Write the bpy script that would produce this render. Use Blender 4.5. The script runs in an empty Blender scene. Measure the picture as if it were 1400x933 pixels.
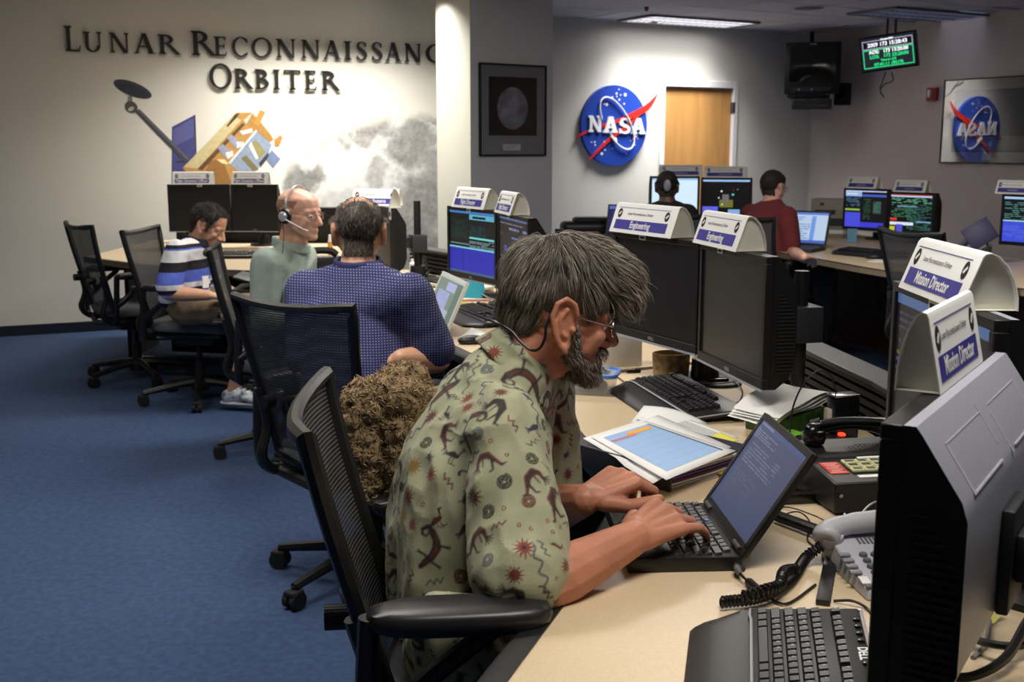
import bpy, bmesh, math, random
import numpy as np
from mathutils import Vector, Matrix, Euler
from mathutils.bvhtree import BVHTree

random.seed(7); np.random.seed(7)
SC = bpy.context.scene
COL = SC.collection

# ------------------------------------------------------------------ camera
F_PX, HORIZON, CAM_Z = 1550.0, 200.0, 1.45
TILT = math.atan((466.5 - HORIZON) / F_PX)
cam_d = bpy.data.cameras.new('camera')
cam_d.sensor_width = 36.0
cam_d.lens = F_PX / 1400.0 * 36.0
cam_d.clip_start = 0.05
cam_d.dof.use_dof = True
cam_d.dof.focus_distance = 2.1
cam_d.dof.aperture_fstop = 11.0
cam = bpy.data.objects.new('camera', cam_d)
cam.location = (0, 0, CAM_Z)
cam.rotation_euler = (math.pi / 2 - TILT, 0, 0)
COL.objects.link(cam)
SC.camera = cam

# ------------------------------------------------------------------ world, colour management
w = bpy.data.worlds.new('world'); SC.world = w
w.use_nodes = True
w.node_tree.nodes['Background'].inputs[0].default_value = (0.6, 0.62, 0.65, 1)
w.node_tree.nodes['Background'].inputs[1].default_value = 0.25
SC.view_settings.view_transform = 'Standard'
SC.view_settings.look = 'None'
SC.view_settings.gamma = 1.0
SC.view_settings.use_curve_mapping = False
SC.view_settings.exposure = 0.0
SC.cycles.use_denoising = True
SC.cycles.max_bounces = 6
SC.cycles.transparent_max_bounces = 12
SC.cycles.sample_clamp_indirect = 6.0

CEIL = 2.72
def area_light(name, x, y, z, sx, sy, watts, col=(1, .96, .9), rz=0.0, spread=math.pi, aim=None):
    d = bpy.data.lights.new(name, 'AREA')
    d.shape = 'RECTANGLE'; d.size = sx; d.size_y = sy
    d.energy = watts; d.color = col; d.spread = spread
    o = bpy.data.objects.new(name, d)
    o.location = (x, y, z)
    o.rotation_euler = (0, 0, rz)
    if aim:
        o.rotation_euler = (Vector(aim) - Vector((x, y, z))).to_track_quat('-Z', 'Y').to_euler()
    COL.objects.link(o)
    return o
def spot_light(name, loc, aim, watts, angle, blend=.6, col=(1, .95, .87), r=.06):
    d = bpy.data.lights.new(name, 'SPOT')
    d.energy = watts; d.spot_size = math.radians(angle); d.spot_blend = blend; d.color = col
    d.shadow_soft_size = r
    o = bpy.data.objects.new(name, d)
    o.location = loc
    o.rotation_euler = (Vector(aim) - Vector(loc)).to_track_quat('-Z', 'Y').to_euler()
    COL.objects.link(o)
    return o
# the room's lamps and an added pillar fill: recessed troffers (built with their fixtures further down) and wall washers
W_NASA, W_DIM = 38.0, 1.5
LAMPS = [('troffer over the aisle by the shawl', -.9, 3.1, .2, 26.0), ('troffer over the bearded man', .55, 1.3, .2, 17.0),
         ('troffer over the cluttered desks', -.5, 5.6, .2, 30.0), ('troffer over the carpet', -2.6, 4.2, .2, 12.0), ('troffer over the empty chair', -2.6, 7.0, .2, 5.0), ('troffer over the aisle behind the consoles', 2.0, 4.4, .2, 5.0), ('added troffer that brightens the pillar', 1.15, 5.6, .2, 44.0, 3.1)]  # the last troffer is added to lift the pillar's dark face
# recessed wall washer strip over the lettering: its louvre cuts the light off near the ceiling
area_light('wall_washer', -1.28, 8.95, 2.64, 1.4, .12, 62.0, (1, .97, .90), math.radians(23.3), math.radians(126))
area_light('wall_washer', -2.3, 8.5, 2.64, .5, .12, 3.0, (1, .96, .88), math.radians(23.3), math.radians(128))

# ------------------------------------------------------------------ pixel helpers (photograph is 1400 x 933)
_c, _s = math.cos(TILT), math.sin(TILT)
def _ray(u, v):
    x = (u - 700) / F_PX; y = -(v - 466.5) / F_PX
    return Vector((x, _c + _s * y, -_s + _c * y))
def at_z(u, v, z):
    r = _ray(u, v); return r * ((z - CAM_Z) / r.z) + Vector((0, 0, CAM_Z))
def at_y(u, v, y):
    r = _ray(u, v); return r * (y / r.y) + Vector((0, 0, CAM_Z))
def on_wall(u, v, p, n):
    r = _ray(u, v); return r * ((p[0] * n[0] + p[1] * n[1]) / (r.x * n[0] + r.y * n[1])) + Vector((0, 0, CAM_Z))

# ------------------------------------------------------------------ materials
def lin(c):
    return tuple((v / 255 / 12.92) if v / 255 <= .04045 else ((v / 255 + .055) / 1.055) ** 2.4 for v in c)
MATS = {}
def mat(name, rgb, rough=.5, metal=0.0, noise=None, bump=None, spec=.5, trans=0.0, alpha=1.0, sss=0.0, coat=0.0, sheen=0.0, dark=None):
    """noise=(scale, amount): light/dark mottling; bump=(scale, strength); dark: the second colour of the mottling"""
    if name in MATS: return MATS[name]
    m = bpy.data.materials.new(name); m.use_nodes = True
    nt = m.node_tree; b = nt.nodes['Principled BSDF']
    c = lin(rgb)
    b.inputs['Base Color'].default_value = (*c, 1)
    b.inputs['Roughness'].default_value = rough
    b.inputs['Metallic'].default_value = metal
    b.inputs['Specular IOR Level'].default_value = spec
    b.inputs['Transmission Weight'].default_value = trans
    b.inputs['Alpha'].default_value = alpha
    b.inputs['Coat Weight'].default_value = coat
    b.inputs['Sheen Weight'].default_value = sheen
    if sss:
        b.inputs['Subsurface Weight'].default_value = sss
        b.inputs['Subsurface Radius'].default_value = (.012, .005, .003)
        b.inputs['Subsurface Scale'].default_value = 1.0
    if noise or bump:
        tc = nt.nodes.new('ShaderNodeTexCoord')
    if noise:
        n = nt.nodes.new('ShaderNodeTexNoise'); n.inputs['Scale'].default_value = noise[0]; n.inputs['Detail'].default_value = 4
        r = nt.nodes.new('ShaderNodeValToRGB')
        d = lin(dark) if dark else tuple(v * (1 - noise[1]) for v in c)
        l = tuple(min(1, v * (1 + noise[1] * .6)) for v in c)
        r.color_ramp.elements[0].color = (*d, 1); r.color_ramp.elements[1].color = (*l, 1)
        r.color_ramp.elements[0].position = .3; r.color_ramp.elements[1].position = .7
        nt.links.new(tc.outputs['Object'], n.inputs['Vector'])
        nt.links.new(n.outputs['Fac'], r.inputs['Fac']); nt.links.new(r.outputs['Color'], b.inputs['Base Color'])
    if bump:
        n2 = nt.nodes.new('ShaderNodeTexNoise'); n2.inputs['Scale'].default_value = bump[0]; n2.inputs['Detail'].default_value = 3
        bp = nt.nodes.new('ShaderNodeBump'); bp.inputs['Strength'].default_value = bump[1]; bp.inputs['Distance'].default_value = .004
        nt.links.new(tc.outputs['Object'], n2.inputs['Vector'])
        nt.links.new(n2.outputs['Fac'], bp.inputs['Height']); nt.links.new(bp.outputs['Normal'], b.inputs['Normal'])
    MATS[name] = m
    return m
def emit(name, rgb, strength=1.0):
    if name in MATS: return MATS[name]
    m = bpy.data.materials.new(name); m.use_nodes = True
    nt = m.node_tree; b = nt.nodes['Principled BSDF']
    b.inputs['Base Color'].default_value = (0.01, 0.01, 0.01, 1)
    b.inputs['Roughness'].default_value = .35
    b.inputs['Emission Color'].default_value = (*lin(rgb), 1)
    b.inputs['Emission Strength'].default_value = strength
    MATS[name] = m
    return m

# ------------------------------------------------------------------ mesh helpers
class MB:
    """collects shapes, becomes ONE mesh object"""
    def __init__(s): s.v = []; s.f = []; s.m = []; s.mats = []
    def mi(s, m):
        if m is None: return 0
        if m not in s.mats: s.mats.append(m)
        return s.mats.index(m)
    def add(s, vs, fs, m=None, M=None):
        k = len(s.v); i = s.mi(m)
        s.v += [tuple(M @ Vector(p)) if M is not None else tuple(p) for p in vs]
        s.f += [tuple(a + k for a in f) for f in fs]; s.m += [i] * len(fs)
        return s
    def box(s, x0, x1, y0, y1, z0, z1, m=None, M=None, taper=None):
        vs = [(x, y, z) for z in (z0, z1) for x, y in ((x0, y0), (x1, y0), (x1, y1), (x0, y1))]
        if taper:
            cx, cy = (x0 + x1) / 2, (y0 + y1) / 2
            vs = vs[:4] + [(cx + (x - cx) * taper, cy + (y - cy) * taper, z) for x, y, z in vs[4:]]
        return s.add(vs, [(3, 2, 1, 0), (4, 5, 6, 7), (0, 1, 5, 4), (1, 2, 6, 5), (2, 3, 7, 6), (3, 0, 4, 7)], m, M)
    def bevbox(s, x0, x1, y0, y1, z0, z1, b=.004, m=None, M=None, seg=2):
        bm = bmesh.new(); bmesh.ops.create_cube(bm, size=1)
        for v in bm.verts:
            v.co = ((x0 + x1) / 2 + v.co.x * (x1 - x0), (y0 + y1) / 2 + v.co.y * (y1 - y0), (z0 + z1) / 2 + v.co.z * (z1 - z0))
        bmesh.ops.bevel(bm, geom=list(bm.edges), offset=b, segments=seg, affect='EDGES', profile=.5)
        return s.addbm(bm, m, M)
    def addbm(s, bm, m=None, M=None):
        bm.verts.index_update()
        s.add([v.co.copy() for v in bm.verts], [tuple(v.index for v in f.verts) for f in bm.faces], m, M); bm.free()
        return s
    def tube(s, pts, r, n=8, m=None, cap=True, M=None):
        pts = [Vector(p) for p in pts]; rs = r if isinstance(r, (list, tuple)) else [r] * len(pts)
        vs = []; up = None; N = len(pts)
        for i, p in enumerate(pts):
            t = (pts[min(i + 1, N - 1)] - pts[max(i - 1, 0)])
            if t.length < 1e-9: t = Vector((0, 0, 1))
            t.normalize()
            if up is None:
                up = Vector((0, 0, 1)) if abs(t.z) < .9 else Vector((1, 0, 0))
            a = up - t * up.dot(t)
            if a.length < 1e-6: a = t.orthogonal()
            a.normalize(); up = a; b = t.cross(a)
            vs += [p + (a * math.cos(q) + b * math.sin(q)) * rs[i] for q in [2 * math.pi * j / n for j in range(n)]]
        fs = [(i * n + j, i * n + (j + 1) % n, (i + 1) * n + (j + 1) % n, (i + 1) * n + j) for i in range(N - 1) for j in range(n)]
        if cap: fs += [tuple(range(n - 1, -1, -1)), tuple((N - 1) * n + j for j in range(n))]
        return s.add(vs, fs, m, M)
    def cyl(s, p0, p1, r0, r1=None, n=16, m=None, M=None):
        return s.tube([p0, p1], [r0, r0 if r1 is None else r1], n, m, True, M)
    def lathe(s, prof, n=24, m=None, M=None):
        vs = []; fs = []; K = len(prof)
        for i in range(n):
            a = 2 * math.pi * i / n
            vs += [(r * math.cos(a), r * math.sin(a), z) for r, z in prof]
        for i in range(n):
            for k in range(K - 1):
                fs.append((i * K + k, ((i + 1) % n) * K + k, ((i + 1) % n) * K + k + 1, i * K + k + 1))
        return s.add(vs, fs, m, M)
    def prism(s, poly, z0, z1, m=None, M=None):
        n = len(poly)
        a = sum(poly[i][0] * poly[(i + 1) % n][1] - poly[(i + 1) % n][0] * poly[i][1] for i in range(n))
        if a < 0: poly = poly[::-1]
        vs = [(x, y, z0) for x, y in poly] + [(x, y, z1) for x, y in poly]
        return s.add(vs, [tuple(range(n - 1, -1, -1)), tuple(range(n, 2 * n))] + [(i, (i + 1) % n, n + (i + 1) % n, n + i) for i in range(n)], m, M)
    def grid(s, P, m=None, M=None, closed_u=False):
        """P[i][j] points"""
        nu, nv = len(P), len(P[0])
        vs = [p for row in P for p in row]
        fs = [(i * nv + j, i * nv + j + 1, ((i + 1) % nu) * nv + j + 1, ((i + 1) % nu) * nv + j) for i in range(nu if closed_u else nu - 1) for j in range(nv - 1)]
        return s.add(vs, fs, m, M)
    def ball(s, c, r, m=None, M=None, seg=12):
        r = r if isinstance(r, (tuple, list)) else (r, r, r)
        bm = bmesh.new(); bmesh.ops.create_uvsphere(bm, u_segments=seg, v_segments=seg * 2 // 3, radius=1)
        for v in bm.verts: v.co = (c[0] + v.co.x * r[0], c[1] + v.co.y * r[1], c[2] + v.co.z * r[2])
        return s.addbm(bm, m, M)
    def mesh(s, name, m=None, smooth=35):
        me = bpy.data.meshes.new(name)
        me.from_pydata(s.v, [], s.f)
        for x in (s.mats or [m]): me.materials.append(x)
        if len(s.mats) > 1: me.polygons.foreach_set('material_index', s.m)
        if smooth:
            me.polygons.foreach_set('use_smooth', [True] * len(me.polygons))
            me.set_sharp_from_angle(angle=math.radians(smooth))
        me.update()
        return me
    def build(s, name, m=None, parent=None, loc=None, rot=None, smooth=35, bevel=None, M=None):
        o = bpy.data.objects.new(name, s.mesh(name, m, smooth))
        return put(o, parent, loc, rot, bevel, M)
def put(o, parent=None, loc=None, rot=None, bevel=None, M=None):
    COL.objects.link(o)
    if parent: o.parent = parent
    if M is not None: o.matrix_local = M
    if loc: o.location = loc
    if rot: o.rotation_euler = rot
    if bevel:
        b = o.modifiers.new('bevel', 'BEVEL'); b.width = bevel; b.segments = 2; b.limit_method = 'ANGLE'; b.angle_limit = math.radians(40)
    return o
def obj(name, me, parent=None, loc=None, rot=None, M=None):
    return put(bpy.data.objects.new(name, me), parent, loc, rot, None, M)
def tag(o, label=None, cat=None, group=None, kind=None):
    if label: o['label'] = label
    if cat: o['category'] = cat
    if group: o['group'] = group
    if kind: o['kind'] = kind
    return o
def thing(name, label, cat, loc=(0, 0, 0), rz=0.0, group=None):
    o = bpy.data.objects.new(name, None); COL.objects.link(o)
    o.location = loc; o.rotation_euler = (0, 0, rz); o.empty_display_size = .05
    return tag(o, label, cat, group)
def dup(root, name=None, label=None, loc=None, rz=None, group=None):
    r = root.copy(); COL.objects.link(r)
    if label: r['label'] = label
    if group: r['group'] = group
    if loc is not None: r.location = loc
    if rz is not None: r.rotation_euler = (0, 0, rz)
    for ch in list(root.children):
        c = ch.copy(); COL.objects.link(c); c.parent = r
        for g in list(ch.children):
            d = g.copy(); COL.objects.link(d); d.parent = c
    return r
def frame(o, x, y, z):
    """matrix from an origin and three axes"""
    M = Matrix((x, y, z)).transposed().to_4x4(); M.translation = o
    return M
def rz_of(d): return math.atan2(d[1], d[0])
TEXT = {}
def text_mesh(t, size=1.0, ext=0.0, m=None, align='CENTER', squeeze=1.0, bold=0.0):
    key = (t, size, ext, align, squeeze, m.name if m else '', bold)
    if key in TEXT: return TEXT[key]
    c = bpy.data.curves.new('text', 'FONT'); c.body = t; c.size = size; c.extrude = ext; c.align_x = align; c.align_y = 'CENTER'; c.resolution_u = 2; c.offset = bold
    o = bpy.data.objects.new('text', c); COL.objects.link(o)
    bpy.context.view_layer.update()
    me = bpy.data.meshes.new_from_object(o.evaluated_get(bpy.context.evaluated_depsgraph_get()))
    bpy.data.objects.remove(o); bpy.data.curves.remove(c)
    if squeeze != 1: me.transform(Matrix.Diagonal((squeeze, 1, 1, 1)))
    me.materials.clear(); me.materials.append(m)
    TEXT[key] = me
    return me
def spline(pts, n=8):
    """Catmull-Rom through the points"""
    P = [Vector(p) for p in pts]; out = []
    Q = [P[0] * 2 - P[1]] + P + [P[-1] * 2 - P[-2]]
    for i in range(1, len(Q) - 2):
        for k in range(n):
            t = k / n
            out.append(.5 * ((2 * Q[i]) + (Q[i + 1] - Q[i - 1]) * t + (2 * Q[i - 1] - 5 * Q[i] + 4 * Q[i + 1] - Q[i + 2]) * t * t + (3 * Q[i] - Q[i - 1] - 3 * Q[i + 1] + Q[i + 2]) * t ** 3))
    out.append(P[-1])
    return out
# ------------------------------------------------------------------ palette of shared materials
M_WALL = mat('painted_wall', (226, 222, 210), .75, bump=(160, .08))
M_WALLG = mat('pillar_paint_shade_side', (206, 206, 208), .75, bump=(160, .08))  # the pillar's paint with its shade tone put into the colour
M_WALLR = mat('painted_wall_beige', (206, 194, 182), .75, bump=(160, .08))
M_CEIL = mat('ceiling_tile', (205, 205, 206), .9, noise=(60, .1), bump=(220, .3))
M_GRID = mat('ceiling_grid', (205, 205, 205), .5)
M_BLACK = mat('black_plastic', (22, 22, 24), .42, bump=(700, .06))
M_BLACKG = mat('black_gloss', (14, 14, 16), .22)
M_BLACKM = mat('black_matte', (17, 17, 18), .75)
M_DGREY = mat('dark_grey_plastic', (46, 46, 50), .5)
M_SILVER = mat('silver_plastic', (176, 178, 190), .38, .25)
M_CHROME = mat('chrome', (190, 190, 195), .22, 1.0)
M_WHITE = mat('white_card', (238, 238, 236), .6)
M_PAPER = mat('paper', (240, 240, 238), .8)
M_CREAM = mat('cream_card', (228, 226, 212), .7)
M_LBLUE = mat('placard_blue', (62, 58, 150), .6)
M_INK = mat('ink', (30, 30, 32), .8)
M_INKG = mat('grey_ink', (120, 120, 124), .8)
M_TAN = mat('tan_laminate', (214, 192, 158), .42, noise=(260, .07), bump=(500, .03))
M_WOODD = mat('dark_wood_panel', (74, 38, 22), .45, noise=(18, .3))
M_CABLE = mat('cable_black', (16, 16, 17), .4)
M_CABLEW = mat('cable_white', (225, 225, 222), .45)
def clear_pane(name, refl):
    m = bpy.data.materials.new(name); m.use_nodes = True; nt = m.node_tree; nt.nodes.remove(nt.nodes['Principled BSDF'])
    tr = nt.nodes.new('ShaderNodeBsdfTransparent'); gl = nt.nodes.new('ShaderNodeBsdfGlossy'); gl.inputs['Roughness'].default_value = 0.0
    fr = nt.nodes.new('ShaderNodeFresnel'); fr.inputs['IOR'].default_value = 1.5
    ad = nt.nodes.new('ShaderNodeMath'); ad.operation = 'ADD'; ad.inputs[1].default_value = refl; ad.use_clamp = True
    mx = nt.nodes.new('ShaderNodeMixShader'); nt.links.new(fr.outputs[0], ad.inputs[0]); nt.links.new(ad.outputs[0], mx.inputs[0])
    nt.links.new(tr.outputs[0], mx.inputs[1]); nt.links.new(gl.outputs[0], mx.inputs[2]); nt.links.new(mx.outputs[0], nt.nodes['Material Output'].inputs[0])
    MATS[name] = m; return m
M_GLASS = clear_pane('picture_glass', .035)

# ------------------------------------------------------------------ the room
m = mat('carpet', (58, 82, 122), .95, noise=(420, .45), bump=(650, .9))
# a second, larger tone in the pile
nt = m.node_tree; pr = nt.nodes['Principled BSDF']
src = pr.inputs['Base Color'].links[0].from_socket
big = nt.nodes.new('ShaderNodeTexNoise'); big.inputs['Scale'].default_value = 38; big.inputs['Detail'].default_value = 6
mx = nt.nodes.new('ShaderNodeMix'); mx.data_type = 'RGBA'; mx.blend_type = 'MULTIPLY'; mx.inputs['Factor'].default_value = .55
cr = nt.nodes.new('ShaderNodeValToRGB'); cr.color_ramp.elements[0].color = (.55, .55, .58, 1); cr.color_ramp.elements[1].color = (1.15, 1.15, 1.2, 1)
cr.color_ramp.elements[0].position = .35; cr.color_ramp.elements[1].position = .65
tcn = nt.nodes.new('ShaderNodeTexCoord'); nt.links.new(tcn.outputs['Object'], big.inputs['Vector'])
nt.links.new(big.outputs['Fac'], cr.inputs['Fac']); nt.links.new(src, mx.inputs['A']); nt.links.new(cr.outputs['Color'], mx.inputs['B'])
nt.links.new(mx.outputs['Result'], pr.inputs['Base Color'])
tag(MB().box(-7, 11, -3.6, 15, -.1, 0).build('floor', m, smooth=0), kind='structure')

CZ = 2.675
ceiling = tag(MB().box(-7, 11, -3.6, 15, CZ + .012, CZ + .1).build('ceiling', M_CEIL, smooth=0), kind='structure')

def wall_frame(p, ang):
    a = math.radians(ang)
    return Vector((p[0], p[1], 0)), Vector((math.sin(a), math.cos(a), 0)), Vector((math.cos(a), -math.sin(a), 0))
PL, DL, NL = wall_frame((-.65, 10.05), 66.7)      # wall with the lettering; N points into the room
PN, DN, NN = wall_frame((1.58, 12.0), 60.5)       # wall with the emblem and the door
PR = PN + DN * 2.06; DR = Vector((.4818, -.8763, 0)).normalized(); NR = Vector((DR.y, -DR.x, 0))
if NR.x > 0: NR = -NR
MLW = frame(PL, DL, -NL, Vector((0, 0, 1)))       # local x along the wall, y into it, z up: things hang at y < 0
MNW = frame(PN, DN, -NN, Vector((0, 0, 1)))
MRW = frame(PR, DR, -NR, Vector((0, 0, 1)))
def wpx(W, u, v):
    """pixel -> (along, up) on a wall"""
    P, D_, N_ = {'L': (PL, DL, NL), 'N': (PN, DN, NN), 'R': (PR, DR, NR)}[W]
    q = on_wall(u, v, P, N_) ; d = q - P
    return d.dot(D_), q.z
tag(MB().box(-6.3, 1.0, 0, .12, 0, CZ + .03).build('wall_back_left', M_WALL, M=MLW, smooth=0), kind='structure')
nw = MB()
nw.box(-2.2, -.02, 0, .12, 0, CZ + .03).box(.93, 2.12, 0, .12, 0, CZ + .03).box(-.02, .93, 0, .12, 2.07, CZ + .03)
tag(nw.build('wall_back', M_WALL, M=MNW, smooth=0), kind='structure')
tag(MB().box(-.1, 18, 0, .12, 0, CZ + .03).build('wall_right', M_WALLR, M=MRW, smooth=0), kind='structure')
tag(MB().box(-7, 11, -3.6, -3.48, 0, CZ + .03).build('wall_front', M_WALL, smooth=0), kind='structure')
tag(MB().box(-6.5, -6.38, -3.6, 9.0, 0, CZ + .03).build('wall_left', M_WALL, smooth=0), kind='structure')
tag(MB().box(-6.3, .3, -.012, 0, 0, .082).build('baseboard_left', mat('vinyl_base', (22, 26, 44), .5), M=MLW, bevel=.003), kind='structure')
tag(MB().box(-2.0, -.12, -.012, 0, 0, .082).build('baseboard_back', MATS['vinyl_base'], M=MNW, bevel=.003), kind='structure')
tag(MB().box(.05, 17, -.012, 0, 0, .082).build('baseboard_right', MATS['vinyl_base'], M=MRW, bevel=.003), kind='structure')

# freestanding pillar: one paint, toned grey for shade towards the room, side darkened against the washer light
a = math.radians(54.8)
pd, pn = Vector((math.sin(a), math.cos(a), 0)), Vector((math.cos(a), -math.sin(a), 0))
pc = Vector((-.0355 * 9.0, 9.0, 0))
MP = frame(pc, pd, -pn, Vector((0, 0, 1)))
pil = MB()
pil.box(0, .795, 0, .50, 0, CZ + .02, M_WALLG)
pil.box(-.006, 0, -.001, .50, 0, CZ + .02, mat('pillar_paint_washer_side', (184, 182, 170), .75))
tag(pil.build('pillar', M=MP, smooth=0), kind='structure')

# ceiling tiles, laid square to the emblem wall, only where the ceiling is in view
tiles_me = MB().box(-.318, .318, -.29, .29, 0, .012).mesh('tile', M_CEIL, 0)
zc = CZ
for i in range(-3, 9):
    for j in range(0, 8):
        s, d = -.06 + .66 * i, .475 + .61 * (j - 1)
        p = PN + DN * s + NN * d
        if (p - PR).dot(NR) < .3 or j == 0 and False: continue
        if d < .25 or s < -2.1: continue
        t = obj('tile', tiles_me, ceiling, M=frame(Vector((p.x, p.y, zc)), DN, -NN, Vector((0, 0, 1))))
        t.scale = (1.02, 1.02, 1)
gr = MB()
for i in range(-4, 9):
    s = -.06 + .66 * (i + .5)
    gr.box(s - .011, s + .011, -5.0, 0, zc - .003, zc + .014)
for j in range(0, 8):
    d = .475 + .61 * (j - .5)
    gr.box(-2.2, 5.2, -d - .011, -d + .011, zc - .003, zc + .014)
tag(gr.build('ceiling_grid', M_GRID, ceiling, M=frame(Vector((PN.x, PN.y, 0)), DN, -NN, Vector((0, 0, 1))), smooth=0))

# ------------------------------------------------------------------ ceiling lights
def troffer(label, cx, cy, D_, N_, lx, ly, watts, strength, col=(1, .97, .93), spread=1.9, group=None, lamp_cells=True):
    t = thing('ceiling_light', label, 'ceiling light', (cx, cy, CZ), math.atan2(D_.y, D_.x), group)
    f = MB(); bw = .035
    for x0, x1, y0, y1 in ((-lx / 2, lx / 2, -ly / 2, -ly / 2 + bw), (-lx / 2, lx / 2, ly / 2 - bw, ly / 2), (-lx / 2, -lx / 2 + bw, -ly / 2, ly / 2), (lx / 2 - bw, lx / 2, -ly / 2, ly / 2)):
        f.box(x0, x1, y0, y1, -.022, -.003)
    f.build('frame', mat('fixture_frame', (120, 118, 116), .5), t, smooth=0)
    MB().box(-lx / 2 + bw, lx / 2 - bw, -ly / 2 + bw, ly / 2 - bw, -.008, -.004).build('diffuser', emit('lamp_glow_%d' % int(strength * 100), tuple(int(255 * c) for c in col), strength), t, smooth=0)
    if lamp_cells:
        lv = MB(); n = 3
        for k in range(1, n):
            x = -lx / 2 + lx * 0; y = -ly / 2 + ly * k / n
            lv.box(-lx / 2 + bw, lx / 2 - bw, y - .003, y + .003, -.021, -.008)
        nn = 18
        for k in range(1, nn):
            x = -lx / 2 + lx * k / nn
            lv.box(x - .002, x + .002, -ly / 2 + bw, ly / 2 - bw, -.021, -.008)
        lv.build('louver', mat('louver_metal', (150, 150, 155), .3, .6), t, smooth=0)
    if watts > 0:
        area_light('troffer_lamp', cx, cy, CZ - .03, lx * .9, ly * .85, watts, col, math.atan2(D_.y, D_.x), spread)
    return t
p = PN + DN * -.06 + NN * .46
troffer('lit fluorescent troffer beside the emblem wall, above the wooden door', p.x, p.y, DN, NN, 1.34, .56, W_NASA, 6.0, (1, .99, 1.0), 1.75)
p = PN + DN * 1.55 + NN * 2.0
troffer('dim louvred troffer near the beige wall with the framed moonscape', p.x, p.y, DN, NN, 1.5, .6, W_DIM, .3, (.74, .78, 1.0), 1.9)
for lab, x, y, rz_, wt, *sp_ in LAMPS:
    troffer(lab, x, y, Vector((math.cos(rz_), math.sin(rz_), 0)), None, 1.22, .6, wt, 3.0, (1, .95, .88), sp_[0] if sp_ else 2.3, 'troffers over the room out of view', False)

def dome(name, label, cat, u, v, r, h, m):
    p = at_z(u, v, CZ)
    t = thing(name, label, cat, (p.x, p.y, CZ))
    MB().lathe([(0, -h), (r * .6, -h), (r, -h * .4), (r, -.002), (0, -.002)], 20).build('housing', m, t)
    return t
dome('sprinkler_head', 'small brass sprinkler hanging from the ceiling at the lit troffer', 'sprinkler', 884, 9, .02, .04, mat('brass', (150, 110, 60), .35, .8))
dome('smoke_detector', 'small dark ceiling sensor between lit troffer and emblem wall', 'smoke detector', 894, 28, .05, .025, M_DGREY)
t = dome('ceiling_speaker', 'round flat grey ceiling grille between the two troffers', 'speaker', 1106, 11, .13, .012, mat('grille_grey', (110, 108, 110), .6))

# ------------------------------------------------------------------ door in the emblem wall
dr = tag(MB().box(0, .91, .02, .06, 0, 2.055).build('door_1', mat('maple_door', (192, 142, 82), .38, noise=(3, .2)), M=MNW, bevel=.002), kind='structure')
mm = MATS['maple_door']; nt = mm.node_tree
mp = nt.nodes.new('ShaderNodeMapping'); mp.inputs['Scale'].default_value = (3.2, 3.2, .35)
nn_ = [n for n in nt.nodes if n.type == 'TEX_NOISE'][0]; tcn = [n for n in nt.nodes if n.type == 'TEX_COORD'][0]
nt.links.new(tcn.outputs['Object'], mp.inputs['Vector']); nt.links.new(mp.outputs['Vector'], nn_.inputs['Vector']); nn_.inputs['Detail'].default_value = 8; nn_.inputs['Distortion'].default_value = .6
fr = MB()
fr.box(-.06, 0, -.02, .1, 0, 2.13).box(.91, .97, -.02, .1, 0, 2.13).box(0, .91, -.02, .1, 2.06, 2.13)
fr.build('frame', mat('door_frame_white', (228, 226, 224), .5), dr, bevel=.004)
for z in (1.86, 1.05, .25):
    MB().bevbox(.895, .93, -.024, .02, z - .055, z + .055, .004).build('hinge', mat('hinge_steel', (120, 120, 122), .4, .8), dr)
MB().cyl((.07, -.05, .98), (.07, .02, .98), .012).cyl((.07, -.05, .98), (.19, -.055, .98), .011, .009).lathe([(0, 0), (.03, 0), (.03, .008), (0, .008)], 18, M=Matrix.Translation((.07, .02, .98)) @ Matrix.Rotation(math.pi / 2, 4, 'X')).build('handle', M_CHROME, dr)

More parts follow.
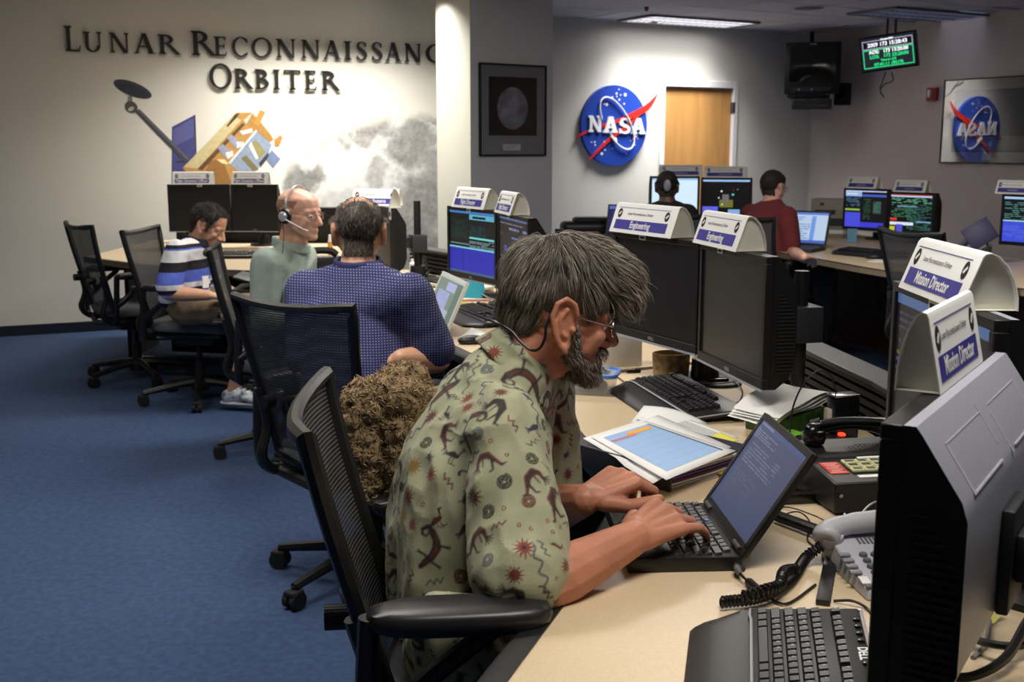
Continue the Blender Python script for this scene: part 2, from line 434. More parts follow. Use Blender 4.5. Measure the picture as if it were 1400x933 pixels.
# ------------------------------------------------------------------ raised lettering
GL = {}
def glyphs():
    T, t, sf = .16, .07, .045          # thick stroke, thin stroke, serif height
    def stem(x, w, y0=0, y1=1, top=True, bot=True, e=.085):
        o = [[(x, y0), (x + w, y0), (x + w, y1), (x, y1)]]
        if bot: o += [[(x - e, y0), (x + w + e, y0), (x + w + e * .8, y0 + sf * .7), (x + w, y0 + .1), (x, y0 + .1), (x - e * .8, y0 + sf * .7)]]
        if top: o += [[(x - e, y1), (x - e * .8, y1 - sf * .7), (x, y1 - .1), (x + w, y1 - .1), (x + w + e * .8, y1 - sf * .7), (x + w + e, y1)]]
        return o
    def diag(x0, y0, x1, y1, w): return [[(x0, y0), (x0 + w, y0), (x1 + w, y1), (x1, y1)]]
    def arc(cx, cy, rx, ry, a0, a1, tmax, tmin, n=22, tilt=0):
        o = []; pts = []
        for k in range(n + 1):
            a = math.radians(a0 + (a1 - a0) * k / n)
            th = tmin + (tmax - tmin) * abs(math.cos(a + math.radians(tilt))) ** 1.3
            pts.append(((cx + rx * math.cos(a), cy + ry * math.sin(a)), (cx + (rx - th) * math.cos(a), cy + (ry - th) * math.sin(a))))
        for k in range(n): o.append([pts[k][0], pts[k + 1][0], pts[k + 1][1], pts[k][1]])
        return o
    GL['L'] = (.66, stem(.09, T) + [[(.09, 0), (.62, 0), (.66, .24), (.62, .24), (.56, t), (.09, t)]])
    GL['U'] = (.86, stem(.09, T, .32, 1, True, False) + stem(.66, t, .32, 1, True, False) + arc(.41, .33, .32, .35, 180, 360, T, t)[::1])
    GL['N'] = (.92, stem(.09, t) + stem(.75, t, .04, 1, True, False) + diag(.62, -.02, .03, 1, T + .04))
    GL['A'] = (.86, diag(.07, 0, .37, 1, t) + diag(.62, 0, .33, 1.02, T + .02) + [[(.2, .32), (.6, .32), (.59, .38), (.21, .38)]] + [[(-.02, 0), (.24, 0), (.2, .04), (.02, .04)]] + [[(.54, 0), (.9, 0), (.86, .04), (.6, .04)]])
    bowl = arc(.26, .755, .36, .25, -90, 90, T, t) + [[(.15, .94), (.27, .935), (.27, 1), (.15, 1)], [(.2, .505), (.28, .505), (.28, .565), (.2, .565)]]
    GL['R'] = (.80, stem(.09, T) + bowl + [[(.3, .53), (.48, .53), (.9, .0), (.72, 0)]] + [[(.68, 0), (.95, 0), (.9, .035), (.7, .035)]])
    GL['E'] = (.64, stem(.09, T) + [[(.09, 0), (.58, 0), (.63, .21), (.59, .21), (.53, t), (.09, t)], [(.09, 1), (.09, 1 - t), (.5, 1 - t), (.55, .82), (.58, .82), (.57, 1)], [(.2, .47), (.46, .47), (.48, .38), (.51, .38), (.51, .64), (.48, .64), (.46, .535), (.2, .535)]])
    GL['C'] = (.88, arc(.5, .5, .47, .53, 48, 312, T, t, 30) + [[(.78, .72), (.84, .72), (.83, .93), (.74, .92)], [(.74, .06), (.83, .1), (.86, .24), (.81, .22)]])
    GL['O'] = (1.02, arc(.5, .5, .49, .53, 0, 360, T, t, 40, 12))
    GL['I'] = (.34, stem(.09, T))
    GL['S'] = (.60, [])
    pts = [(.52, .80), (.46, .92), (.33, .985), (.18, .94), (.10, .82), (.13, .68), (.27, .56), (.42, .44), (.51, .29), (.46, .11), (.30, .015), (.14, .05), (.05, .17)]
    ths = [.05, .05, .06, .09, .12, .15, .18, .18, .15, .11, .07, .06, .05]
    sp = [Vector((x, y, 0)) for x, y in pts]
    cp = spline(sp, 4); ct = spline([Vector((a, 0, 0)) for a in ths], 4); o = []; pr_ = None
    for i in range(len(cp)):
        d = (cp[min(i + 1, len(cp) - 1)] - cp[max(i - 1, 0)]).normalized(); n = Vector((-d.y, d.x, 0)) * ct[i].x * .5
        q = ((cp[i] + n).to_2d()[:], (cp[i] - n).to_2d()[:])
        if pr_: o.append([pr_[0], q[0], q[1], pr_[1]])
        pr_ = q
    GL['S'] = (.60, o + [[(.48, .76), (.54, .74), (.53, .96), (.49, .92)], [(.03, .06), (.07, .02), (.09, .2), (.04, .24)]])
    GL['B'] = (.74, stem(.09, T) + [[(.15, .94), (.3, .94), (.3, 1), (.15, 1)], [(.2, .51), (.3, .51), (.3, .565), (.2, .565)], [(.15, 0), (.3, 0), (.3, .06), (.15, .06)]] + arc(.27, .755, .33, .245, -90, 90, T, t) + arc(.29, .28, .39, .28, -90, 90, T, t))
    GL['T'] = (.78, stem(.31, T, 0, 1, False, True) + [[(.02, 1 - t), (.76, 1 - t), (.76, 1), (.02, 1)], [(.0, .8), (.03, .8), (.08, .95), (.02, 1)], [(.78, .8), (.75, .8), (.70, .95), (.76, 1)]])
glyphs()
M_LET = mat('black_letter_acrylic', (24, 21, 18), .4)
let = thing('wall_lettering', 'raised black serif letters LUNAR RECONNAISSANCE ORBITER on the cream wall', 'lettering', PL, math.atan2(DL.y, DL.x))
def letter(ch, px0, px1, zb, hgt):
    w_, polys = GL[ch]
    s0, s1 = wpx('L', px0, 75)[0], wpx('L', px1, 75)[0]
    b = MB(); kx = (s1 - s0) / w_
    for po in polys:
        n = len(po)
        P_ = [(s0 + x * kx, zb + y * hgt) for x, y in po]
        ar = sum(P_[i][0] * P_[(i + 1) % n][1] - P_[(i + 1) % n][0] * P_[i][1] for i in range(n))
        if ar < 0: P_ = P_[::-1]
        vs = [(x, -.034, z) for x, z in P_] + [(x, -.014, z) for x, z in P_]
        b.add(vs, [tuple(range(n)), tuple(range(2 * n - 1, n - 1, -1))] + [(i, n + i, n + (i + 1) % n, (i + 1) % n) for i in range(n)])
    # two mounting studs
    for fx in (.25, .75):
        b.cyl((s0 + (s1 - s0) * fx, -.016, zb + .02), (s0 + (s1 - s0) * fx, .0, zb + .02), .003, n=6)
    b.build('letter', M_LET, let, smooth=0)
for ch, a0, a1 in [('L', 89, 111), ('U', 114, 142), ('N', 150, 178), ('A', 183, 212), ('R', 216, 243), ('R', 261, 291), ('E', 292, 310), ('C', 316, 339), ('O', 343, 372), ('N', 377, 404), ('N', 411, 437), ('A', 441, 465), ('I', 469, 480), ('S', 486, 501), ('S', 507, 522), ('A', 526, 547), ('N', 552, 575), ('C', 580, 606), ('E', 610, 626)]:
    letter(ch, a0, a1, 2.162, .185 if (ch, a0) in (('L', 89), ('R', 261)) else .148)
for ch, a0, a1 in [('O', 284, 316), ('R', 318, 341), ('B', 346, 367), ('I', 371, 381), ('T', 386, 409), ('E', 414, 431), ('R', 437, 460)]:
    letter(ch, a0, a1, 1.907, .19 if ch == 'O' else .158)

# ------------------------------------------------------------------ mural: spacecraft and moon printed flat on the wall
def wall_poly(b, W, poly, y0, y1, m):
    n = len(poly)
    ar = sum(poly[i][0] * poly[(i + 1) % n][1] - poly[(i + 1) % n][0] * poly[i][1] for i in range(n))
    if ar < 0: poly = poly[::-1]
    vs = [(x, y0, z) for x, z in poly] + [(x, y1, z) for x, z in poly]
    b.add(vs, [tuple(range(n)), tuple(range(2 * n - 1, n - 1, -1))] + [(i, n + i, n + (i + 1) % n, (i + 1) % n) for i in range(n)], m)
moon = []
cx_, cz_, R_ = -.2, .08, 1.70
for k in range(49):
    a_ = math.radians(180 - 120 * k / 48)
    moon.append((cx_ + R_ * math.cos(a_), cz_ + R_ * math.sin(a_)))
moon = [q for q in moon if q[0] < .35] + [(.35, .1), (-1.9, .1)]
mb = MB(); wall_poly(mb, 'L', moon, -.002, -.0005, None)
mm = bpy.data.materials.new('moon_print'); mm.use_nodes = True; nt = mm.node_tree; pr = nt.nodes['Principled BSDF']; pr.inputs['Roughness'].default_value = .7
tc = nt.nodes.new('ShaderNodeTexCoord')
nz = nt.nodes.new('ShaderNodeTexNoise'); nz.inputs['Scale'].default_value = 3.4; nz.inputs['Detail'].default_value = 9; nz.inputs['Roughness'].default_value = .62
nt.links.new(tc.outputs['Object'], nz.inputs['Vector'])
dis = nt.nodes.new('ShaderNodeMix'); dis.data_type = 'VECTOR'; dis.inputs['Factor'].default_value = .22
nt.links.new(tc.outputs['Object'], dis.inputs['A']); 
addv = nt.nodes.new('ShaderNodeVectorMath'); addv.operation = 'MULTIPLY_ADD'; addv.inputs[1].default_value = (.55, .55, .55); 
subv = nt.nodes.new('ShaderNodeVectorMath'); subv.operation = 'SUBTRACT'; subv.inputs[1].default_value = (.5, .5, .5)
nt.links.new(nz.outputs['Color'], subv.inputs[0]); nt.links.new(subv.outputs[0], addv.inputs[0]); nt.links.new(tc.outputs['Object'], addv.inputs[2])
acc = None
def blob(u, v, ru, rv, g):
    global acc
    s_, z_ = wpx('L', u, v)
    mp = nt.nodes.new('ShaderNodeMapping'); mp.vector_type = 'TEXTURE'
    k = 150.0
    mp.inputs['Location'].default_value = (s_, 0, z_); mp.inputs['Scale'].default_value = (ru / k, 1, rv / k)
    nt.links.new(addv.outputs[0], mp.inputs['Vector'])
    sx = nt.nodes.new('ShaderNodeVectorMath'); sx.operation = 'MULTIPLY'; sx.inputs[1].default_value = (1, 0, 1); nt.links.new(mp.outputs['Vector'], sx.inputs[0])
    ln = nt.nodes.new('ShaderNodeVectorMath'); ln.operation = 'LENGTH'; nt.links.new(sx.outputs[0], ln.inputs[0])
    mr = nt.nodes.new('ShaderNodeMapRange'); mr.interpolation_type = 'SMOOTHSTEP'; mr.inputs['From Min'].default_value = 1.15; mr.inputs['From Max'].default_value = .55; mr.inputs['To Max'].default_value = g * 1.05
    nt.links.new(ln.outputs['Value'], mr.inputs['Value'])
    if acc is None: acc = mr.outputs[0]
    else:
        mxn = nt.nodes.new('ShaderNodeMath'); mxn.operation = 'MAXIMUM'; nt.links.new(acc, mxn.inputs[0]); nt.links.new(mr.outputs[0], mxn.inputs[1]); acc = mxn.outputs[0]
for bl in [(570, 325, 34, 50, .5), (560, 195, 42, 36, .62), (500, 172, 44, 22, .6), (440, 188, 40, 18, .55), (412, 240, 26, 26, .7), (515, 235, 20, 18, .45), (580, 270, 40, 40, .62), (550, 300, 60, 40, .6), (590, 165, 22, 12, .55), (395, 205, 16, 16, .4), (560, 340, 60, 40, .65), (480, 300, 60, 40, .22), (590, 230, 20, 30, .5)]: blob(*bl)
rp = nt.nodes.new('ShaderNodeValToRGB'); rp.color_ramp.elements[0].color = (*lin((222, 220, 215)), 1); rp.color_ramp.elements[1].color = (*lin((100, 97, 92)), 1)
n3 = nt.nodes.new('ShaderNodeTexNoise'); n3.inputs['Scale'].default_value = 13; n3.inputs['Detail'].default_value = 10; n3.inputs['Roughness'].default_value = .72
nt.links.new(tc.outputs['Object'], n3.inputs['Vector'])
m3 = nt.nodes.new('ShaderNodeMath'); m3.operation = 'MULTIPLY_ADD'; m3.inputs[1].default_value = 1.1; m3.inputs[2].default_value = -.52; nt.links.new(n3.outputs['Fac'], m3.inputs[0])
# fine craters
vo = nt.nodes.new('ShaderNodeTexVoronoi'); vo.inputs['Scale'].default_value = 26; nt.links.new(tc.outputs['Object'], vo.inputs['Vector'])
vr = nt.nodes.new('ShaderNodeMapRange'); vr.inputs['From Min'].default_value = .05; vr.inputs['From Max'].default_value = .25; vr.inputs['To Min'].default_value = .12; vr.inputs['To Max'].default_value = 0; nt.links.new(vo.outputs['Distance'], vr.inputs['Value'])
s1 = nt.nodes.new('ShaderNodeMath'); s1.operation = 'ADD'; nt.links.new(acc, s1.inputs[0]); nt.links.new(m3.outputs[0], s1.inputs[1])
s2 = nt.nodes.new('ShaderNodeMath'); s2.operation = 'ADD'; nt.links.new(s1.outputs[0], s2.inputs[0]); nt.links.new(vr.outputs[0], s2.inputs[1])
nt.links.new(s2.outputs[0], rp.inputs['Fac'])
# the print fades into the wall colour at the limb
mpl = nt.nodes.new('ShaderNodeVectorMath'); mpl.operation = 'SUBTRACT'; mpl.inputs[1].default_value = (cx_, 0, cz_); nt.links.new(tc.outputs['Object'], mpl.inputs[0])
lnl = nt.nodes.new('ShaderNodeVectorMath'); lnl.operation = 'LENGTH'; nt.links.new(mpl.outputs[0], lnl.inputs[0])
mrl = nt.nodes.new('ShaderNodeMapRange'); mrl.inputs['From Min'].default_value = R_ - .02; mrl.inputs['From Max'].default_value = R_ - .13; nt.links.new(lnl.outputs['Value'], mrl.inputs['Value'])
fm = nt.nodes.new('ShaderNodeMix'); fm.data_type = 'RGBA'; fm.inputs['A'].default_value = (*lin((226, 222, 210)), 1)
nt.links.new(mrl.outputs[0], fm.inputs['Factor']); nt.links.new(rp.outputs['Color'], fm.inputs['B']); nt.links.new(fm.outputs['Result'], pr.inputs['Base Color'])
tag(mb.build('moon_mural', mm, M=MLW, smooth=0), 'large grey moon printed on the cream wall left of the pillar', 'mural')

craft = thing('spacecraft_mural', 'flat gold and grey spacecraft print with purple panel on cream wall', 'mural', PL, math.atan2(DL.y, DL.x))
def cq(pts, sc=5.385, ox=140, oy=90): return [wpx('L', ox + x / sc, oy + y / sc) for x, y in pts]
def craft_part(name, shapes):
    b = MB()
    for k, (pts, col, lay) in enumerate(shapes):
        wall_poly(b, 'L', cq(pts), -.0012 - .0004 * lay, -.0004, mat('print_%d_%d_%d' % col, col, .6, noise=(30, .12)))
    b.build(name, None, craft, smooth=0)
ell = lambda cx, cy, a_, b_, t_, n=28: [(cx + a_ * math.cos(q) * math.cos(t_) - b_ * math.sin(q) * math.sin(t_), cy + a_ * math.cos(q) * math.sin(t_) + b_ * math.sin(q) * math.cos(t_)) for q in [2 * math.pi * i / n for i in range(n)]]
craft_part('antenna_dish', [(ell(222, 172, 150, 52, .37), (58, 60, 74), 1), (ell(228, 182, 118, 34, .37), (44, 46, 58), 2), ([(190, 220), (218, 225), (225, 280), (180, 280)], (130, 128, 120), 3), (ell(212, 305, 50, 42, .6), (80, 78, 70), 4), (ell(210, 318, 24, 14, -.5), (190, 190, 180), 5)])
craft_part('boom', [([(240, 340), (272, 318), (645, 690), (608, 715)], (66, 66, 74), 6), ([(256, 328), (268, 320), (640, 688), (628, 696)], (100, 100, 108), 7)])
craft_part('solar_panel', [([(512, 450), (683, 360), (692, 640), (692, 870), (510, 870)], (70, 70, 128), 1), ([(520, 470), (672, 385), (676, 520), (520, 600)], (92, 92, 150), 2), ([(545, 705), (640, 690), (640, 705), (545, 716)], (50, 46, 60), 3), ([(676, 362), (684, 360), (694, 640), (686, 640)], (50, 40, 60), 4)])
craft_part('body', [([(590, 752), (985, 345), (1110, 345), (1250, 520), (1180, 700), (960, 870), (700, 870)], (184, 138, 72), 3),
    ([(600, 745), (960, 365), (1022, 400), (700, 760)], (204, 188, 140), 4), ([(700, 760), (1030, 420), (1050, 432), (735, 770)], (96, 70, 40), 5),
    ([(912, 445), (975, 360), (1012, 345), (985, 385), (922, 450)], (60, 44, 32), 6),
    ([(1040, 400), (1105, 345), (1130, 370), (1060, 430)], (200, 196, 186), 5), ([(1105, 350), (1150, 420), (1260, 540), (1235, 560), (1060, 430)], (176, 128, 60), 6),
    ([(1115, 420), (1160, 325), (1200, 340), (1160, 420), (1150, 450)], (196, 140, 60), 7), ([(1265, 545), (1310, 510), (1326, 530), (1300, 590), (1270, 590)], (186, 134, 60), 7),
    ([(720, 870), (790, 700), (850, 690), (900, 730), (955, 870)], (150, 104, 50), 5)])
craft_part('instrument_deck', [([(925, 715), (1130, 470), (1245, 580), (1225, 640), (1310, 680), (1255, 750), (1205, 690), (1120, 775), (1000, 775)], (142, 156, 178), 6),
    ([(925, 715), (1130, 470), (1140, 480), (940, 725)], (214, 216, 214), 8), ([(1070, 590), (1130, 545), (1205, 640), (1145, 690)], (150, 140, 92), 8), ([(1075, 590), (1095, 560), (1150, 680), (1130, 690)], (220, 222, 220), 9),
    ([(1020, 680), (1060, 660), (1150, 760), (1110, 775)], (122, 110, 70), 8), ([(1150, 720), (1215, 640), (1230, 660), (1165, 745)], (60, 58, 66), 9), ([(1205, 680), (1245, 620), (1308, 685), (1258, 748)], (118, 134, 168), 9)])
craft_part('radiator', [([(845, 605), (885, 575), (960, 640), (905, 680)], (150, 152, 172), 8), ([(915, 530), (950, 505), (1030, 575), (980, 610)], (156, 158, 178), 8), ([(905, 640), (960, 625), (965, 660), (920, 690)], (224, 222, 216), 9), ([(985, 560), (1040, 560), (1040, 590), (990, 610)], (224, 222, 216), 9), ([(1010, 480), (1100, 460), (1110, 490), (1030, 510)], (206, 206, 206), 8), ([(840, 690), (900, 690), (930, 725), (880, 720)], (236, 216, 160), 8)])

# ------------------------------------------------------------------ emblem disc on the back wall
ex, ez = wpx('N', 837, 172); ER = .40
emb = thing('round_emblem', 'round blue space agency emblem disc with white letters and red wing on the wall', 'emblem', PN, math.atan2(DN.y, DN.x))
def epoly(b, pts, y0, y1, m): wall_poly(b, 'N', [(ex + u * ER, ez + v * ER) for u, v in pts], y0, y1, m)
b = MB(); epoly(b, ell(0, 0, 1, 1, 0, 72), -.045, 0, None); b.build('disc', mat('emblem_blue', (36, 70, 168), .4), emb, smooth=30)
MW = mat('emblem_white', (236, 236, 234), .4); MRD = mat('emblem_red', (212, 44, 34), .4)
def ecq(x, y): return ((x - 377) / 249.0, (397 - y) / 298.0)
b = MB()
epoly(b, [ecq(*q) for q in [(705, 150), (672, 185), (640, 215), (600, 246), (540, 280), (480, 308), (430, 335), (375, 358), (285, 383), (275, 412), (345, 392), (430, 366), (500, 345), (560, 322), (595, 300), (625, 282), (655, 250), (682, 205)]], -.056, -.045, None)
epoly(b, [ecq(*q) for q in [(178, 430), (150, 440), (120, 462), (100, 492), (130, 470), (180, 447)]], -.052, -.02, None)
epoly(b, [ecq(*q) for q in [(578, 303), (520, 345), (450, 400), (390, 438), (345, 475), (290, 528), (235, 585), (198, 632), (184, 652), (200, 642), (245, 598), (305, 540), (360, 492), (410, 456), (460, 425), (490, 393), (540, 345)]], -.060, -.045, None)
b.build('red_wing', MRD, emb, smooth=0)
def slab(b, ch, x0, x1, yt, yb):
    w_, h_ = x1 - x0, yb - yt
    def q(x, y): return ecq(x0 + x * w_, yb - y * h_)
    P_ = {'N': [[(0, .0), (.36, 0), (.36, .14), (.27, .14), (.27, .86), (.34, .86), (.0, 1), (.0, .86), (.09, .86), (.09, .14), (0, .14)], [(.0, 1), (.3, 1), (.92, 0), (.68, 0)], [(.64, .86), (.64, 1), (1, 1), (1, .86), (.92, .86), (.92, 0), (.74, 0), (.74, .86)]],
          'A': [[(0, 0), (.4, 0), (.4, .14), (.32, .14), (.56, .78), (.56, 1), (.36, 1), (.08, .14), (0, .14)], [(.4, 1), (.66, 1), (.94, .14), (1, .14), (1, 0), (.56, 0), (.56, .14), (.64, .14)], [(.26, .28), (.74, .28), (.7, .42), (.3, .42)]],
          'S': [[(.02, .0), (.02, .33), (.12, .33), (.3, .14), (.55, .1), (.74, .22), (.68, .34), (.3, .44), (.08, .56), (.04, .74), (.18, .94), (.45, 1.02), (.72, .95), (.9, 1), (.9, .68), (.8, .68), (.62, .86), (.42, .88), (.3, .76), (.42, .64), (.8, .52), (.98, .36), (.98, .2), (.82, .02), (.5, -.03), (.25, .04)]]}[ch]
    for k, po in enumerate(P_): epoly(b, [q(*c) for c in po], -.063 - k * .0002, -.045, None)
b = MB(); slab(b, 'N', 175, 276, 325, 445); b.build('letter', MW, emb, smooth=0)
b = MB(); slab(b, 'A', 286, 394, 330, 450); b.build('letter', MW, emb, smooth=0)
b = MB(); slab(b, 'S', 404, 494, 340, 455); b.build('letter', MW, emb, smooth=0)
b = MB(); slab(b, 'A', 498, 608, 340, 458); b.build('letter', MW, emb, smooth=0)
rg = MB(); pts = []
for k in range(61):
    a_ = math.radians(248 - 322 * k / 60)     # open towards the lower edge
    c0 = (388, 381); ux, uy = .49, .87
    A_, B_ = 214, 92
    pts.append(Vector((0, 0, 0)))
    x = c0[0] + A_ * math.cos(a_) * ux * 1.0 + B_ * math.sin(a_) * uy
    y = c0[1] + A_ * math.cos(a_) * uy - B_ * math.sin(a_) * ux
    u_, v_ = ecq(x, y); pts[-1] = Vector((ex + u_ * ER, -.066, ez + v_ * ER))
rg.tube(pts, [.004 + .009 * max(0, (50 - k) / 60) if False else .0085 for k in range(61)], 6)
u_, v_ = ecq(378, 508); rg.ball((ex + u_ * ER, -.06, ez + v_ * ER), (.02, .008, .03), seg=10)
u_, v_ = ecq(322, 430); u2, v2 = ecq(376, 505)
rg.tube([(ex + u_ * ER, -.06, ez + v_ * ER), (ex + u2 * ER, -.06, ez + v2 * ER)], [.004, .012], 6)
rg.build('orbit_ring', MW, emb)
st = MB()
for x, y, r_ in [(404, 130, 5), (387, 160, 7), (453, 168, 11), (390, 182, 5), (418, 170, 5), (408, 205, 7), (356, 188, 6), (446, 234, 6), (296, 240, 5), (315, 243, 10), (228, 518, 6), (232, 540, 6), (204, 520, 4), (300, 545, 6), (306, 577, 6), (282, 605, 10), (300, 515, 5), (362, 568, 4), (540, 475, 9), (520, 495, 5), (522, 540, 8), (500, 508, 4), (536, 540, 4), (470, 608, 5), (556, 492, 4), (325, 520, 4)]:
    u_, v_ = ecq(x, y); rr = r_ / 249 * ER
    epoly(st, ell(u_, v_, r_ / 249, r_ / 249, 0, 8), -.047, -.044, None)
tag(st.build('star_dots', MW, emb, smooth=0), kind='stuff')

# ------------------------------------------------------------------ framed pictures
def picture(name, label, MW_, s0, s1, z0, z1, mat_w, print_m, extra=None, fw=.012, mat_col=(150, 152, 158)):
    t = thing(name, label, 'picture', MW_.translation, rz_of(MW_.to_3x3().col[0]))
    f = MB()
    for a0, a1, c0, c1 in ((s0, s1, z0, z0 + fw), (s0, s1, z1 - fw, z1), (s0, s0 + fw, z0 + fw, z1 - fw), (s1 - fw, s1, z0 + fw, z1 - fw)):
        f.box(a0, a1, -.028, -.001, c0, c1)
    f.build('frame', M_BLACKG, t, bevel=.002)
    MB().box(s0 + fw, s1 - fw, -.012, -.002, z0 + fw, z1 - fw).build('mount_board', mat('mount_' + name, mat_col, .8), t, smooth=0)
    MB().box(s0 + mat_w[0], s1 - mat_w[1], -.0135, -.012, z0 + mat_w[2], z1 - mat_w[3]).build('print', print_m, t, smooth=0)
    if extra: extra(t)
    MB().box(s0 + fw, s1 - fw, -.021, -.019, z0 + fw, z1 - fw).build('glass', M_GLASS, t, smooth=0)
    return t
M_PRINTK = mat('print_black', (16, 16, 18), .7)
mo = mat('print_moon', (170, 172, 184), .7, noise=(9, .5), dark=(88, 88, 100))
def pil_uv(u, v):
    q = on_wall(u, v, pc, pn); d = q - pc; return d.dot(pd), q.z
l0, zt = pil_uv(653.5, 85.5); l1, zb = pil_uv(744.5, 213)
def ex1(t):
    sx, sz = pil_uv(699.5, 148.5); rr = .165
    b = MB(); wall_poly(b, 'L', [(sx + .148 * math.cos(q), sz + rr * math.sin(q)) for q in [2 * math.pi * i / 40 for i in range(40)]], -.0145, -.0134, None)
    b.build('moon_image', mo, t, smooth=0)
    sx, sz = pil_uv(698.5, 201.5)
    MB().box(sx - .085, sx + .085, -.0135, -.012, sz - .024, sz + .024).build('caption_card', M_PAPER, t, smooth=0)
    b = MB()
    for k in range(3): b.box(sx - .07, sx + .07 - .02 * k, -.0139, -.0134, sz + .012 - k * .012, sz + .015 - k * .012)
    b.build('caption_text', M_INKG, t, smooth=0)
picture('moon_picture', 'black framed moon photograph with grey mount on the pillar', MP, l0, l1, zb, zt, (.09, .09, .16, .10), M_PRINTK, ex1)
r0, rz1 = wpx('R', 1293.3, 109.6); _, rz0 = wpx('R', 1285.3, 223)
ms = mat('print_moonscape', (60, 60, 64), .7, noise=(5, .4))
def ex2(t):
    sx, sz = wpx('R', 1355, 145)
    b = MB(); wall_poly(b, 'R', ell(sx, sz, .075, .075, 0, 28), -.0145, -.0134, None); b.build('earth_image', mat('print_earth', (122, 128, 160), .7, noise=(20, .3)), t, smooth=0)
    MB().box(r0 + .14, r0 + 1.9, -.0142, -.0134, rz0 + .12, rz0 + .26).build('lunar_ground', mat('print_ground', (116, 114, 112), .7, noise=(14, .3)), t, smooth=0)
    sx, sz = wpx('R', 1350, 214.5)
    MB().box(sx - .05, sx + .05, -.0135, -.012, sz - .03, sz + .03).build('caption_card', M_PAPER, t, smooth=0)
picture('moonscape_picture', 'wide glazed picture of a blue planet over the moon on the beige wall', MRW, r0, r0 + 2.05, rz0, rz1, (.13, .13, .11, .11), ms, ex2, mat_col=(176, 170, 164))

# ------------------------------------------------------------------ fire alarm
s_, z_ = wpx('R', 1277, 129)
t = thing('fire_alarm', 'red fire alarm strobe on the beige wall', 'fire alarm', MRW @ Vector((s_, 0, z_)), rz_of(DR))
MB().bevbox(-.062, .062, -.04, -.001, -.065, .065, .006).build('housing', mat('alarm_red', (150, 26, 24), .4), t)
MB().bevbox(-.035, -.005, -.06, -.04, -.03, .045, .006).build('strobe_lens', mat('strobe_lens', (235, 232, 225), .2), t)
b = MB()
for k in range(5): b.box(.015, .05, -.0415, -.04, -.045 + k * .02, -.037 + k * .02)
b.build('horn_grille', mat('alarm_dark', (70, 12, 12), .6), t, smooth=0)
# ------------------------------------------------------------------ desks
DZ = .74
def offset_line(pts, d):
    out = []
    for i in range(len(pts)):
        a = Vector(pts[max(i - 1, 0)]); b = Vector(pts[min(i + 1, len(pts) - 1)]); c = Vector(pts[i])
        if 0 < i < len(pts) - 1:
            n1 = (c - a).normalized(); n2 = (b - c).normalized(); n1 = Vector((n1.y, -n1.x)); n2 = Vector((n2.y, -n2.x))
            n = (n1 + n2).normalized(); k = d / max(.4, n.dot(n1))
        else:
            t = (b - a).normalized(); n = Vector((t.y, -t.x)); k = d
        out.append((c + n * k)[:])
    return out
def smooth2(pts, n=5):
    return [p.to_2d()[:] for p in spline([Vector((x, y, 0)) for x, y in pts], n)]
def desk(label, front, back, panels=(), rnd=True, foot=.62):
    """front: edge polyline where people sit (desk on its right-hand side when walked along), back: the far edge walked back"""
    t = thing('console_desk', label, 'desk', (front[0][0], front[0][1], 0))
    o = Vector((front[0][0], front[0][1]))
    fr_ = [(Vector(p) - o)[:] for p in (smooth2(front) if rnd else front)]; bk = [(Vector(p) - o)[:] for p in back]
    inn = offset_line(fr_, .036)
    MB().prism(inn + bk, DZ - .032, DZ).build('worktop', M_TAN, t, smooth=0)
    b = MB(); prof = [(-.004, -.034), (-.010, -.02), (-.008, -.006), (.002, .002), (.036, .003), (.036, -.034)]
    rows = []
    for u, z in prof:
        ln_ = offset_line(fr_, u); rows.append([(x, y, DZ + z) for x, y in ln_])
    b.grid([[rows[k][i] for k in range(len(prof))] + [rows[0][i]] for i in range(len(fr_))])
    b.f.append(tuple(range(len(prof)))); b.m.append(0)
    b.build('edge_trim', mat('desk_edge_rubber', (26, 26, 29), .45), t, smooth=40)
    ln_ = offset_line(fr_, foot)
    for p_ in panels:
        a, c = Vector(p_[0]) - o, Vector(p_[1]) - o; d = (c - a).normalized()
        MB().box(0, (c - a).length, -.014, .014, .02, DZ - .033).build('support_panel', M_BLACKM, t, M=frame(Vector((a.x, a.y, 0)), Vector((d.x, d.y, 0)), Vector((-d.y, d.x, 0)), Vector((0, 0, 1))), smooth=0)
    return t
desk('tan topped console desk with black rubber edge where the bearded man types',
     [(-.17, 1.03), (-.045, 1.42), (.085, 1.80), (.19, 2.13), (.215, 2.30), (.165, 2.60), (.115, 2.95), (.085, 3.40)], [(.72, 3.74), (.81, 3.52), (.90, 2.75), (.92, 2.2), (.96, 1.03)],
     [((.2, 1.1), (.9, 1.1)), ((.45, 1.2), (.72, 3.5))])
desk('tan topped console desk with lit screens in front of the navy shirt man',
     [(.075, 3.43), (-.06, 3.62), (-.27, 4.1), (-.42, 4.72)], [(.225, 5.11), (.43, 4.55), (.70, 3.77)], [((.15, 3.6), (.62, 3.8)), ((.35, 3.75), (-.02, 4.85))])
desk('cluttered tan console desk in front of the grey shirt man',
     [(-.43, 4.75), (-.62, 5.2), (-.86, 5.75), (-1.02, 6.15)], [(-.62, 6.6), (-.33, 6.16), (.23, 5.15)], [((-.3, 4.9), (.15, 5.15)), ((-.1, 5.0), (-.55, 6.3))])
desk('tan desk with twin dark screens below the wall lettering',
     [(-2.75, 7.35), (-2.3, 6.95), (-1.75, 6.62), (-1.25, 6.45), (-1.04, 6.22)], [(-.65, 6.65), (-1.25, 8.80), (-2.75, 8.70)], [((-2.6, 7.6), (-2.6, 8.2)), ((-2.4, 7.9), (-1.1, 7.6)), ((-.95, 6.6), (-1.2, 7.7))])
